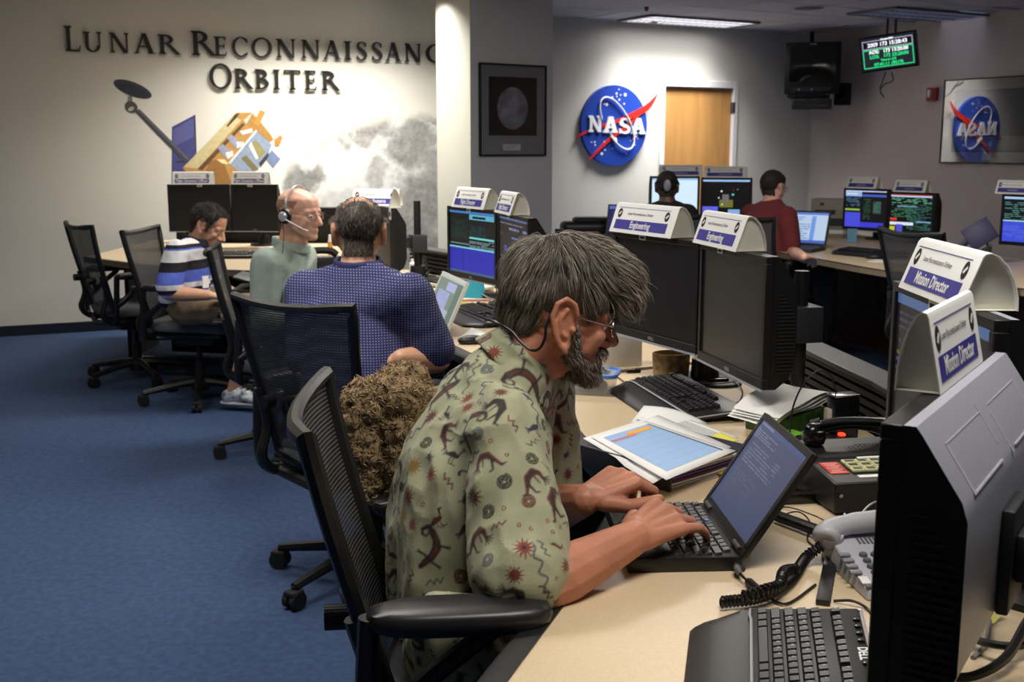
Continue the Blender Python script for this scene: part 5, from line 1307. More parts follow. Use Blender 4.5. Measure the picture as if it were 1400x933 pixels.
# handset lying on the left of the box
hx0 = at_z(1106, 612, DZ + .10); hx1 = at_z(1180, 606, DZ + .10)
t = thing('radio_handset', 'black and chrome handset resting on the intercom box', 'handset', (iv.x + .020, iv.y + .175, DZ + .0925), rz_of(ix))
b = MB(); hp = spline([(-.0, .0, .02), (.03, .005, .03), (.09, .01, .036), (.16, .01, .03), (.2, .005, .02)], 6)
b.tube(hp, [.018, .020, .02, .019, .017, .015, .013, .012, .012, .012, .012, .012, .012, .012, .013, .014, .015, .016, .018, .02, .021, .02, .018, .016, .012][:len(hp)], 12)
b.lathe([(0, -.018), (.021, -.018), (.026, -.004), (.022, .01), (0, .016)], 18, M=Matrix.Translation((.012, 0, .018))).lathe([(0, -.018), (.021, -.018), (.026, -.004), (.022, .01), (0, .016)], 18, M=Matrix.Translation((.19, 0, .018)))
b.build('grip', M_BLACKG, t, smooth=50)
b = MB(); b.tube(spline([(.02, -.012, .047), (.06, -.012, .052), (.12, -.012, .05), (.18, -.012, .043)], 5), .005, 8); b.build('chrome_trim', M_CHROME, t)
# upright charger and its dish, with a red lamp
cp_ = at_z(1160, 612, DZ)
t = thing('radio_charger', 'black upright device with chrome top rim before the slatted console back', 'charger', (cp_.x + .0, cp_.y + .06, DZ), .25)
MB().bevbox(-.035, .035, -.022, .022, .0, .115, .008).build('body', M_BLACKG, t)
MB().bevbox(-.034, .034, -.021, .021, .114, .119, .002).build('top_rim', M_CHROME, t)
MB().bevbox(-.046, -.034, -.012, .012, .03, .085, .004).build('clip', mat('clip_white', (206, 190, 180), .4), t)
MB().box(-.006, .012, -.0245, -.022, .05, .062).build('badge', M_SILVER, t, smooth=0)
b = MB(); b.tube(spline([(-.02, .0, .118), (-.03, .01, .16), (-.06, .02, .175), (-.10, .02, .14), (-.125, .02, .08), (-.13, .02, .012)], 6), .0022, 6); b.build('aerial_lead', M_CABLE, t)
cp2 = at_z(1128, 604, DZ)
t = thing('power_strip', 'black power block with a red lamp beside the upright device', 'power strip', (cp2.x, cp2.y - .03, DZ), .25)
MB().bevbox(-.075, .055, -.03, .03, 0, .022, .005).build('case', M_BLACK, t)
MB().bevbox(.025, .04, -.01, .01, .021, .028, .002).build('lamp', emit('red_lamp', (255, 60, 30), 2.5), t)
cp3 = at_z(1112, 588, DZ)
t = thing('round_dish', 'black round dish base near the green tissue box', 'dish', (cp3.x + .03, cp3.y + .03, DZ))
MB().lathe([(0, 0), (.06, 0), (.075, .008), (.06, .012), (.02, .016), (0, .016)], 28).build('base', M_BLACKG, t)

# connector blocks between laptop and intercom
t = thing('cable_adapter', 'black connector block with thick leads right of the laptop lid', 'adapter', at_z(1085, 688, DZ), .15)
MB().bevbox(-.045, .05, -.012, .016, 0, .022, .003).build('case', M_BLACKG, t)
b = MB(); b.tube(spline([(.04, .03, .012), (-.01, .035, .025), (-.06, .03, .014)], 6), .012, 10).tube(spline([(.045, .075, .012), (0, .08, .02), (-.06, .075, .012)], 6), .013, 10); b.build('lead', M_CABLE, t)
# ribbed gooseneck and its rail
t = thing('gooseneck', 'ribbed black gooseneck lying on the desk before the intercom box', 'gooseneck', at_z(1090, 715, DZ))
g0, g1 = at_z(1058, 704, DZ + .014), at_z(1138, 733, DZ + .016); b = MB()
N_ = 60; b.tube([g0.lerp(g1, i / N_) for i in range(N_ + 1)], [.011 if i % 2 else .0095 for i in range(N_ + 1)], 12); b.build('ribbed_tube', M_CABLE, t, M=Matrix.Translation(-t.location), smooth=20)
t = thing('flat_black_bar', 'flat black bar leading from the intercom box to the front keyboard', 'bar', at_z(1131, 780, DZ))
a0, a1 = at_z(1125, 826, DZ + .004), at_z(1146, 712, DZ + .006); d = (a1 - a0).normalized()
MB().bevbox(0, (a1 - a0).length, -.011, .011, -.004, .006, .002).build('rail', M_BLACK, t, M=Matrix.Translation(-t.location) @ frame(a0, d, Vector((-d.y, d.x, 0)).normalized(), d.cross(Vector((-d.y, d.x, 0)).normalized())))
def cable(name, label, pts, r, m, n=6):
    t = thing(name, label, 'cable', pts[len(pts) // 2])
    b = MB(); b.tube(spline(pts, n), r, 6); b.build('wire', m, t, M=Matrix.Translation(-Vector(pts[len(pts) // 2]))); return t
z_ = DZ + .003
cable('thin_cable', 'thin black wire looping from laptop lid to the phone', [at_z(1040, 718, z_), at_z(1062, 708, z_ + .01), at_z(1090, 700, z_ + .02), at_z(1107, 714, z_ + .01), at_z(1104, 738, z_), at_z(1118, 750, z_)], .0016, M_CABLE)
cable('thin_cable', 'second thin black wire crossing behind the gooseneck', [at_z(1030, 712, z_), at_z(1070, 694, z_), at_z(1110, 704, z_ + .02), at_z(1150, 722, z_), at_z(1185, 716, z_)], .0016, M_CABLE)
cable('white_cable', 'white wire arching beside the silver backed monitor above the phone', [at_z(1168, 728, z_), at_z(1175, 708, z_ + .02), at_z(1190, 690, z_ + .03), at_z(1215, 680, z_)], .002, M_CABLEW)
cable('white_cable', 'short white wire stub before the intercom box', [at_z(1158, 720, z_), at_z(1154, 712, z_ + .012), at_z(1155, 703, z_ + .018)], .0025, M_CABLEW)
cable('keyboard_cable', 'black keyboard wire curving right under the phone', [at_z(1140, 822, z_), at_z(1165, 822, z_ + .006), at_z(1185, 832, z_), at_z(1200, 850, z_), at_z(1230, 880, z_)], .0024, M_CABLE)
# behind the big monitor
cable('thick_cable', 'thick black cable looping around the pole of the silver monitor', [at_z(1290, 925, z_ + .01), at_z(1330, 925, z_ + .01), at_z(1375, 900, z_ + .02), at_z(1405, 850, z_ + .04), at_z(1440, 800, z_ + .05)], .007, M_CABLE)
cable('grey_cable', 'grey cable hanging behind the silver backed monitor', [at_z(1350, 690, z_ + .12), at_z(1340, 730, z_ + .05), at_z(1345, 790, z_), at_z(1353, 840, z_), at_z(1348, 880, z_), at_z(1330, 900, z_)], .004, mat('cable_grey', (130, 130, 132), .45))
cable('thick_cable', 'second thick black cable low behind the silver monitor', [at_z(1322, 870, z_ + .01), at_z(1350, 880, z_ + .02), at_z(1390, 884, z_ + .02), at_z(1430, 875, z_ + .01)], .006, M_CABLE)
np_ = at_z(1338, 845, DZ)
t = thing('sticky_note', 'curled yellow note behind the silver backed monitor', 'note', (np_.x, np_.y, DZ), .6)
MB().grid([[(-.03 + .06 * i / 6, -.03 + .06 * j / 3, .001 + .022 * (i / 6) ** 2) for j in range(4)] for i in range(7)]).build('paper', mat('note_yellow', (226, 222, 120), .8), t)
ap = at_z(1345, 805, DZ)
t = thing('power_adapter', 'black power brick behind the silver backed monitor', 'adapter', (ap.x, ap.y + .02, DZ), .5)
MB().bevbox(-.04, .04, -.025, .025, 0, .03, .006).build('case', M_BLACK, t)
dp_ = at_z(1382, 552, DZ)

# ------------------------------------------------------------------ papers, boxes and small things on the main desk
# paper wad / towel pack on a green tissue box
tb_ = at_z(1068, 585, DZ)
tx = (at_z(1118, 566, DZ) - at_z(1045, 590, DZ)); tx.z = 0; tx.normalize()
t = thing('tissue_box', 'green tissue box under a folded white paper towel', 'tissue box', (tb_.x, tb_.y, DZ), rz_of(tx))
MB().bevbox(-.075, .12, -.06, .06, 0, .045, .003).build('carton', mat('tissue_green', (52, 84, 34), .5, noise=(40, .45), dark=(22, 44, 16)), t)
obj('carton_print', text_mesh('tissues', .018, .0002, M_PAPER), t, M=Matrix.Translation((.06, -.0606, .02)) @ Matrix.Rotation(math.pi / 2, 4, 'X'))
t = thing('paper_towel', 'folded white paper towel lying over the green tissue box', 'paper towel', (tb_.x, tb_.y, DZ + .046), rz_of(tx) + .06)
b = MB()
for k in range(4):
    P_ = []
    for i in range(13):
        u = i / 12; x = -.165 + .30 * u + .004 * k
        row = []
        for j in range(7):
            v_ = j / 6
            row.append((x, -.062 + .125 * v_ - .003 * k, .004 + k * .010 * (.35 + .65 * math.sin(math.pi * min(1, .25 + u * .75)) ** .5) + .006 * math.sin(6 * u + k + 2 * v_) * (1 - .4 * v_) + (.012 * (u - .2) if u > .2 else -.035 * (.2 - u) ** 1.0 * 2) + .012 * v_))
        P_.append(row)
    b.grid(P_)
b.build('sheet', mat('towel_white', (248, 248, 244), .9, bump=(90, .25)), t, smooth=60)
gp = at_z(1083, 600, DZ)
t = thing('green_note_pad', 'bright green sticky note pad behind the laptop lid', 'note pad', (gp.x, gp.y, DZ), .5)
b = MB(); b.grid([[(-.04 + .08 * i / 6, -.035 + .07 * j / 3, .008 + .010 * math.sin(i / 6 * 3.0)) for j in range(4)] for i in range(7)]); b.build('top_sheet', mat('note_green', (132, 214, 62), .75), t)
MB().bevbox(-.038, .038, -.034, .034, 0, .008, .001).build('pad', MATS['note_green'], t)
# binder of tabbed pages with a printed chart on top
fl, fb, frr, ft = at_z(800, 606, DZ + .05), at_z(912, 660, DZ + .05), at_z(1012, 606, DZ + .05), at_z(880, 572, DZ + .05)
bx = (at_z(985, 640, DZ) - at_z(915, 668, DZ)); bx.z = 0
bo = at_z(918, 673, DZ); bxd = Vector((.74, .67, 0)).normalized()
t = thing('document_binder', 'thick black binder of tabbed pages under a printed chart', 'binder', bo, rz_of(bxd))
cov = mat('binder_black', (34, 34, 38), .5)
b = MB(); b.bevbox(0, .30, 0, .27, 0, .004, .001); b.build('back_cover', M_BLACK if False else mat('binder_clear', (168, 160, 150), .4), t)
cols = [(230, 228, 224), (150, 110, 160), (206, 200, 205), (120, 60, 110), (224, 222, 218), (80, 60, 120), (216, 214, 210), (60, 120, 122), (228, 226, 222), (40, 40, 60)]
for k, c in enumerate(cols):
    b = MB(); dx = .006 * math.sin(k * 2.1)
    b.box(.008 + dx, .288 + dx, .006 + dx, .262, .004 + k * .0042, .004 + k * .0042 + .0036); b.build('page_block', mat('page_%d_%d_%d' % c, c, .7), t, smooth=0)
    if k in (1, 3, 5, 7):
        b = MB(); x = .12 + .035 * k; b.box(x, x + .05, -.008, .010, .004 + k * .0042 + .001, .004 + k * .0042 + .002); b.build('index_tab', mat('tab_%d' % k, [(0, 0, 0), (190, 160, 50), 0, (150, 40, 90), 0, (60, 70, 150), 0, (50, 140, 140)][k], .5), t, smooth=0)
b = MB(); b.bevbox(-.006, -.0, .0, .27, 0, .05, .001); b.build('spine', cov, t)
zt = DZ + .0475
def sheet(name, label, c4, m, cat='paper', curl=0, extra=None, z=zt, n=8):
    """sheet from four plan corners (pixel), bilinear, with a little lift"""
    t = thing(name, label, cat, (sum(c[0] for c in c4) / 4, sum(c[1] for c in c4) / 4, z))
    o = t.location.copy(); P_ = []
    for i in range(n + 1):
        row = []
        for j in range(n + 1):
            u, v = i / n, j / n
            p = Vector(c4[0]) * (1 - u) * (1 - v) + Vector(c4[1]) * u * (1 - v) + Vector(c4[2]) * u * v + Vector(c4[3]) * (1 - u) * v
            row.append((p.x - o.x, p.y - o.y, (curl(u, v) if curl else 0)))
        P_.append(row)
    b = MB(); b.grid(P_)
    s_ = b.build('sheet', m, t, smooth=60)
    md = s_.modifiers.new('thickness', 'SOLIDIFY'); md.thickness = .0006; md.offset = 1
    if extra: extra(t, c4, o)
    return t
def px4(l, z): return [at_z(u, v, z).to_2d()[:] for u, v in l]
c_under = px4([(797, 600), (893, 657), (1000, 612), (900, 568)], zt)
sheet('printed_page', 'white page under the printed chart, corner hanging over the binder', c_under, M_PAPER, curl=lambda u, v: .001 - .03 * max(0, .25 - v) * (u > .5), z=zt)
c_chart = px4([(808, 598), (911, 657), (1006, 617), (883, 576)], zt + .004)
def chart_print(t, c4, o):
    def q(u, v): p = Vector(c4[0]) * (1 - u) * (1 - v) + Vector(c4[1]) * u * (1 - v) + Vector(c4[2]) * u * v + Vector(c4[3]) * (1 - u) * v; return (p.x - o.x, p.y - o.y)
    b = MB()
    def r(u0, v0, u1, v1, m, h):
        a, c, d, e = q(u0, v0), q(u1, v0), q(u1, v1), q(u0, v1)
        b.add([(*a, h), (*c, h), (*d, h), (*e, h)], [(0, 1, 2, 3)], m)
    r(.08, .12, .90, .90, mat('chart_blue', (166, 200, 240), .7), .0016)
    r(.08, .90, .92, .925, mat('chart_navy', (70, 72, 110), .7), .0017)
    for k in range(26): r(.08, .14 + k * .029, .9, .144 + k * .029, mat('chart_line', (140, 176, 220), .7), .0018)
    for k in range(7): r(.12 + k * .11, .12, .124 + k * .11, .9, MATS['chart_line'], .0018)
    r(.18, .12, .215, .5, mat('chart_mauve', (190, 120, 150), .7), .0020); r(.12, .45, .19, .85, mat('chart_orange', (240, 180, 80), .7), .0021); r(.17, .40, .21, .55, mat('chart_coral', (224, 140, 110), .7), .0022)
    b.build('chart_print', None, t, smooth=0)
sheet('printed_chart', 'printed pale blue chart with an orange streak on the binder', c_chart, M_PAPER, curl=lambda u, v: .0008, extra=chart_print, z=zt + .004)
c2 = px4([(868, 569), (962, 605), (1012, 596), (915, 560)], zt - .004)
def lines(t, c4, o):
    b = MB()
    def q(u, v): p = Vector(c4[0]) * (1 - u) * (1 - v) + Vector(c4[1]) * u * (1 - v) + Vector(c4[2]) * u * v + Vector(c4[3]) * (1 - u) * v; return (p.x - o.x, p.y - o.y)
    for k in range(7):
        v0 = .3 + k * .08; a, c, d, e = q(.15, v0), q(.85, v0), q(.85, v0 + .02), q(.15, v0 + .02)
        b.add([(*a, .0016), (*c, .0016), (*d, .0016), (*e, .0016)], [(0, 1, 2, 3)])
    b.build('print_lines', M_INKG, t, smooth=0)
sheet('typed_page', 'white typed page sticking out behind the printed chart', c2, M_PAPER, curl=lambda u, v: .0008, extra=lines, z=zt - .012 + .002)
c3 = px4([(870, 568), (940, 583), (975, 576), (905, 562)], DZ + .062)
sheet('curled_page', 'curled white page corner between chart and keyboard palm rest', px4([(862, 577), (950, 592), (968, 578), (880, 563)], DZ + .03), M_PAPER, curl=lambda u, v: .012 * math.sin(math.pi * u) + .018 * (1 - u) * v, z=DZ + .028)
ys = px4([(966, 596), (990, 606), (1010, 599), (985, 588)], zt - .002)
sheet('yellow_tab_page', 'yellow divider page poking out right of the chart', ys, mat('divider_yellow', (236, 226, 90), .7), curl=lambda u, v: .0005, z=zt - .008)
sheet('loose_page', 'white loose page in front of the plastic food box', px4([(745, 516), (770, 528), (800, 520), (775, 508)], DZ + .001), M_PAPER, z=DZ + .0008)
# plastic food box with blue lid and foil
fp = at_z(800, 538, DZ)
t = thing('food_box', 'clear plastic food box with bright blue lid rim', 'food box', (fp.x + .01, fp.y + .03, DZ), -.25)
def rrect(w_, d_, r_, n=6):
    out = []
    for cx, cy, a0 in ((w_ / 2 - r_, d_ / 2 - r_, 0), (-w_ / 2 + r_, d_ / 2 - r_, 90), (-w_ / 2 + r_, -d_ / 2 + r_, 180), (w_ / 2 - r_, -d_ / 2 + r_, 270)):
        for k in range(n + 1): a = math.radians(a0 + 90 * k / n); out.append((cx + r_ * math.cos(a), cy + r_ * math.sin(a)))
    return out
b = MB(); A = rrect(.15, .11, .025); B = rrect(.175, .13, .03); n = len(A)
b.add([(x, y, .001) for x, y in A] + [(x, y, .055) for x, y in B], [tuple(range(n))[::-1]] + [(i, (i + 1) % n, n + (i + 1) % n, n + i) for i in range(n)])
b.build('tub', mat('clear_plastic', (232, 236, 240), .15, alpha=.3), t)
b = MB(); A = rrect(.185, .14, .032); B = rrect(.165, .12, .026); n = len(A)
b.add([(x, y, .052) for x, y in A] + [(x, y, .062) for x, y in A] + [(x, y, .062) for x, y in B] + [(x, y, .056) for x, y in B], [(i, (i + 1) % n, n + (i + 1) % n, n + i) for i in range(n)] + [(n + i, n + (i + 1) % n, 2 * n + (i + 1) % n, 2 * n + i) for i in range(n)] + [(2 * n + i, 2 * n + (i + 1) % n, 3 * n + (i + 1) % n, 3 * n + i) for i in range(n)])
b.build('lid_rim', mat('lid_blue', (92, 142, 226), .3), t)
MB().prism(rrect(.166, .121, .026), .0545, .0565).build('lid_panel', mat('lid_clear', (206, 216, 230), .2, trans=.3), t, smooth=0)
b = MB(); b.ball((.03, 0, .02), (.03, .025, .018), seg=10).ball((.0, .01, .016), (.02, .02, .014), seg=8); b.build('fruit', mat('dark_fruit', (44, 34, 38), .4), t)
t2 = thing('foil_packet', 'crumpled foil packet on the lid of the food box', 'foil', (fp.x + .015, fp.y + .03, DZ + .0625), -.2)
rr = random.Random(5); P_ = [[(-.055 + .11 * i / 12, -.03 + .06 * j / 7, .004 + .012 * rr.random() * math.sin(math.pi * i / 12) * math.sin(math.pi * j / 7) + .006 * math.sin(math.pi * i / 12) * math.sin(math.pi * j / 7)) for j in range(8)] for i in range(13)]
MB().grid(P_).build('foil', mat('foil', (210, 212, 216), .22, 1.0), t2, smooth=0)
# brown pot, white carton, marker, puck stand
mp_ = at_z(915, 519, DZ)
t = thing('brown_pot', 'rough brown oval pot behind the keyboard', 'pot', (mp_.x + .005, mp_.y + .005, DZ), .1)
b = MB(); pr_ = [(0, .004), (.046, .004), (.049, .0), (.051, .02), (.053, .074), (.054, .082), (.050, .084), (.047, .076), (.044, .02), (0, .014)]
b.lathe(pr_, 30, M=Matrix.Diagonal((1.1, .85, 1, 1))); b.build('body', mat('bark_brown', (176, 150, 112), .8, noise=(46, .5), bump=(60, .7), dark=(112, 88, 62)), t)
wb = at_z(860, 505, DZ)
t = thing('white_carton', 'plain white carton standing under the switched off monitor', 'carton', (wb.x - .02, wb.y + .04, DZ), rz_of(Vector((.5, .12))) )
MB().bevbox(-.10, .07, 0, .06, 0, .115, .002).build('box', M_WHITE, t)
mk = at_z(866, 510, DZ)
t = thing('marker_pen', 'short black marker pen between white carton and brown pot', 'pen', (mk.x, mk.y, DZ + .006), .35)
b = MB(); b.cyl((-.022, 0, 0), (.022, 0, 0), .0058, n=12); b.build('barrel', M_BLACKG, t)
b = MB(); b.cyl((.004, 0, 0), (.023, 0, 0), .0066, n=12); b.build('cap', M_BLACKM, t)
pk = at_z(985, 527, DZ)
t = thing('puck_stand', 'flat round black stand with a small receiver behind the keyboard', 'stand', (pk.x, pk.y, DZ), .2)
MB().lathe([(0, 0), (.055, 0), (.06, .004), (.055, .009), (0, .011)], 28, M=Matrix.Diagonal((1.1, .8, 1, 1))).build('base', M_BLACK, t)
MB().bevbox(-.04, .025, -.006, .014, .0105, .022, .003).build('receiver', M_BLACKG, t)
cable('thin_cable', 'grey black wire from the round stand to the monitor foot', [at_z(1003, 520, DZ + .015), at_z(1015, 535, DZ + .003), at_z(1008, 551, DZ + .003), at_z(985, 548, DZ + .003), at_z(970, 543, DZ + .003)], .0022, M_CABLE)
cable('thin_cable', 'black wire from keyboard to the food box', [at_z(862, 529, DZ + .012), at_z(850, 520, z_), at_z(842, 514, z_)], .0022, M_CABLE)

# ------------------------------------------------------------------ desk of the navy shirt man and beyond
q = at_z(637, 470, DZ)
t = thing('computer_mouse', 'dark mouse beside the keyboard of the navy shirt man', 'mouse', (q.x + .02, q.y, DZ), .3)
MB().ball((0, 0, .012), (.052, .03, .02), seg=14).build('shell', M_BLACK, t)
q = at_z(655, 408, DZ)
t = thing('cyan_pouch', 'bright cyan plastic pouch under the blue lit screen', 'pouch', (q.x - .03, q.y + .02, DZ), -.4)
b = MB(); b.add([(-.05, -.02, 0), (.05, -.02, 0), (.05, .04, 0), (-.05, .04, 0), (-.02, .01, .12), (.045, .01, .13)], [(0, 1, 5, 4), (2, 3, 4, 5), (1, 2, 5), (3, 0, 4), (3, 2, 1, 0)]); b.build('pouch', mat('cyan_plastic', (70, 190, 222), .3), t, smooth=0)
t = thing('desk_tray', 'black desk tray under the blue lit screen', 'tray', (q.x + .09, q.y + .0, DZ), -.5)
MB().bevbox(-.11, .11, -.03, .03, 0, .025, .004).build('tray', M_BLACK, t)
q = at_z(629, 420, DZ)
t = thing('highlighter', 'yellow highlighter beside the white laptop', 'pen', (q.x, q.y, DZ + .011), .2)
MB().tube([(-.06, 0, 0), (-.02, 0, 0), (.03, 0, 0), (.045, 0, 0), (.06, 0, 0)], [.008, .010, .010, .007, .004], 10).build('barrel', mat('highlighter_yellow', (236, 222, 40), .4), t)
MB().tube([(-.065, 0, 0), (-.02, 0, 0)], .0105, 10).build('cap', MATS['highlighter_yellow'], t)
q = at_z(642, 413, DZ)
t = thing('pink_pen', 'pale pink pen beside the yellow highlighter', 'pen', (q.x + .03, q.y + .02, DZ + .006), .1)
MB().cyl((-.07, 0, 0), (.07, 0, 0), .006, n=8).build('barrel', mat('pen_pink', (206, 160, 160), .4), t)
sheet('loose_page', 'white page under the arm of the navy shirt man', px4([(628, 462), (650, 470), (668, 456), (645, 448)], DZ + .001), M_PAPER, z=DZ + .0008)
sheet('loose_page', 'white page between white laptop and pale keyboard', px4([(585, 405), (600, 412), (612, 402), (597, 396)], DZ + .001), M_PAPER, z=DZ + .0008)
rr = random.Random(11)
# cables in front of the flight screens
for lab, pts in (('tangled black wire under the dim grey screen', [(668, 398), (690, 410), (700, 420), (716, 412), (730, 402)]), ('grey wire crossing under the blue lit screen', [(648, 392), (665, 406), (690, 416), (715, 428)]), ('black wire drooping by the tray', [(676, 404), (684, 424), (700, 432), (722, 428)])):
    cable('thin_cable', lab, [at_z(u, v, DZ + .004 + .02 * (k % 2)) for k, (u, v) in enumerate(pts)], .004, M_CABLE if 'black' in lab else MATS['cable_grey'])
q = at_z(585, 372, DZ)
t = thing('drink_can', 'small dark steel can behind the pale keyboard', 'can', (q.x, q.y, DZ))
MB().lathe([(0, 0), (.026, 0), (.03, .006), (.03, .085), (.026, .094), (0, .094)], 20).build('body', mat('can_steel', (90, 92, 94), .35, .7), t)
q = at_z(564, 372, DZ)
t = thing('white_bottle', 'little white bottle left of the steel can', 'bottle', (q.x, q.y, DZ))
MB().lathe([(0, 0), (.016, 0), (.018, .004), (.018, .05), (.009, .06), (.009, .075), (0, .075)], 16).build('body', M_WHITE, t)
for lab, u, v, sx, sy, sz in (('black box of switches by the edge-on monitor pole', 592, 366, .07, .06, .10), ('black docking box behind the pale keyboard', 556, 392, .10, .05, .04)):
    q = at_z(u, v, DZ); t = thing('equipment_box', lab, 'box', (q.x, q.y, DZ), .5)
    MB().bevbox(-sx, sx, -sy, sy, 0, sz, .006).build('case', M_BLACK, t)
q = at_z(545, 378, DZ)
for lab, pts in (('black wires heaped below the edge-on monitor', [(548, 392), (560, 378), (575, 384), (590, 370), (605, 376)]), ('black wire hanging beside the monitor pole', [(560, 356), (572, 366), (582, 384), (574, 394)])):
    cable('thin_cable', lab, [at_z(u, v, DZ + .006 + .03 * (k % 2)) for k, (u, v) in enumerate(pts)], .006, M_CABLE)
# things beyond the grey shirt man
q = at_z(452, 352, DZ)
t = thing('marker_tube', 'orange and white tube standing left of the balding head', 'tube', (q.x, q.y, DZ))
MB().lathe([(0, 0), (.016, 0), (.017, .07), (.016, .10), (0, .10)], 14).build('body', mat('tube_orange', (226, 150, 60), .4), t)
MB().lathe([(0, .10), (.015, .10), (.010, .145), (0, .15)], 14).build('tip', M_WHITE, t)
q = at_y(432, 345, 6.3)
t = thing('telephone_box', 'black desk telephone base between two balding heads', 'telephone', (-1.10 + .02, 6.45, DZ), .2)
MB().bevbox(-.12, .1, -.07, .07, 0, .09, .01).build('body', M_BLACK, t)
b = MB(); b.tube(spline([(-.1, -.03, .1), (-.06, -.03, .125), (.04, -.03, .125), (.08, -.03, .1)], 5), .02, 8); b.build('handset', M_BLACKM, t)
for lab, u, dz, hh in (('white capped little bottle beside the grey shirt man', 411, 0, .11), ('small pale bottle next to the white capped one', 424, 0, .08)):
    q = at_z(u, 349, DZ); t = thing('small_bottle', lab, 'bottle', (q.x, q.y - .12, DZ))
    MB().lathe([(0, 0), (.02, 0), (.022, .006), (.022, hh * .6), (.012, hh * .75), (.012, hh * .78), (0, hh * .78)], 16).build('body', mat('bottle_pink', (206, 176, 160), .4) if u > 415 else M_WHITE, t)
    MB().cyl((0, 0, hh * .77), (0, 0, hh), .013, n=12).build('cap', M_WHITE, t)

# ------------------------------------------------------------------ back row odds and ends
q = at_z(1150, 345, DZ)
t = thing('beige_computer', 'pale computer tower with dark labels on the back row desk', 'computer', (2.52, 8.95, DZ), -.40)
MB().bevbox(-.17, .17, 0, .2, 0, .30, .006).build('case', mat('pc_beige', (150, 144, 138), .5), t)
b = MB(); b.box(-.14, .02, -.003, 0, .18, .215).box(-.14, .1, -.003, 0, .09, .15).box(-.10, -.07, -.004, 0, .25, .27); b.build('drive_bays', M_DGREY, t, smooth=0)
MB().box(-.02, .12, -.004, 0, .03, .06).build('label', M_PAPER, t, smooth=0)
q = at_z(1195, 354, DZ)
t = thing('computer_mouse', 'black mouse on the back row desk edge', 'mouse', (q.x, q.y, DZ), -.5); MB().ball((0, 0, .012), (.06, .035, .024), seg=12).build('shell', M_BLACK, t)
q = at_z(1126, 341, DZ)
t = thing('sticky_note', 'pale yellow note on the back row desk by the laptop', 'note', (q.x, q.y, DZ), -.5); MB().box(-.05, .05, -.04, .04, 0, .004).build('paper', MATS['note_yellow'], t, smooth=0)
q = at_z(1215, 358, DZ)
t = thing('loose_page', 'dim white page on the back row desk beside the mouse', 'paper', (q.x, q.y, DZ), -.6); MB().box(-.11, .11, -.08, .08, 0, .002).build('sheet', M_PAPER, t, smooth=0)
q = at_y(1165, 322, 8.45)
t = thing('blue_note', 'pale blue sticky note hanging under the blue banded screen', 'note', (q.x, q.y, q.z), -.5); MB().box(-.035, .035, -.001, .001, -.05, .05).build('paper', mat('note_blue', (120, 180, 215), .7), t, smooth=0)
q = at_z(1325, 356, DZ)
t = thing('desk_phone', 'dim grey telephone with a screen on the back row desk', 'telephone', (q.x + .02, q.y + .05, DZ), -.9)
b = MB(); b.add([(-.1, -.09, 0), (.1, -.09, 0), (.1, .09, 0), (-.1, .09, 0), (-.1, -.09, .025), (.1, -.09, .025), (.1, .09, .10), (-.1, .09, .10)], [(3, 2, 1, 0), (4, 5, 6, 7), (0, 1, 5, 4), (1, 2, 6, 5), (2, 3, 7, 6), (3, 0, 4, 7)]); b.build('body', mat('phone_dim', (120, 122, 130), .5), t, bevel=.006)
MB().box(-.04, .08, -.03, .03, -.001, .003).build('screen', mat('phone_lcd', (160, 170, 166), .3), t, M=Matrix.Translation((0, .04, .081)) @ Matrix.Rotation(.4, 4, 'X'), smooth=0)
b = MB(); b.tube([(-.07, -.07, .05), (-.07, .0, .085), (-.07, .08, .115)], .018, 10); b.build('handset', MATS['phone_dim'], t)
q = at_y(1343, 311, 6.95)
t = thing('blue_clipboard', 'dark blue clipboard tilted on a thin stand before the beige wall', 'clipboard', (q.x + .02, q.y + .03, DZ), -.3)
MB().bevbox(-.085, .085, -.006, .006, -.075, .075, .004).build('board', mat('clip_blue', (40, 40, 88), .5), t, M=Matrix.Translation((-.02, -.02, .18)) @ Matrix.Rotation(-.6, 4, 'Y') @ Matrix.Rotation(-.4, 4, 'X'))
b = MB(); b.tube(spline([(.03, .0, 0), (.035, 0, .08), (.02, 0, .14), (-.01, .0, .18)], 5), .007, 8).lathe([(0, 0), (.05, 0), (.05, .01), (0, .014)], 18, M=Matrix.Translation((.03, 0, 0))); b.build('stand', mat('stand_tan', (120, 112, 100), .5), t)
for lab, u, v in (('small red indicator lamp on the back row desk', 1352, 358), ('second tiny red lamp beside the first on the back desk', 1340, 357)):
    q = at_z(u, v, DZ + .03); t = thing('indicator_lamp', lab, 'lamp', (q.x, q.y, DZ))
    MB().bevbox(-.018, .018, -.018, .018, 0, .03, .004).build('base', M_BLACK, t); MB().ball((0, 0, .032), .007, seg=8).build('bulb', emit('red_lamp', (255, 60, 30), 2.5), t)
q = at_y(815, 306, 9.2)
t = thing('carrying_case', 'black rounded case at the far end of the back row desk', 'case', (.56, 9.28, DZ), .1)
b = MB(); b.bevbox(-.16, .30, -.12, .12, 0, .105, .04, seg=4).bevbox(-.06, .30, -.09, .10, .09, .14, .03, seg=4); b.build('body', M_BLACK, t)
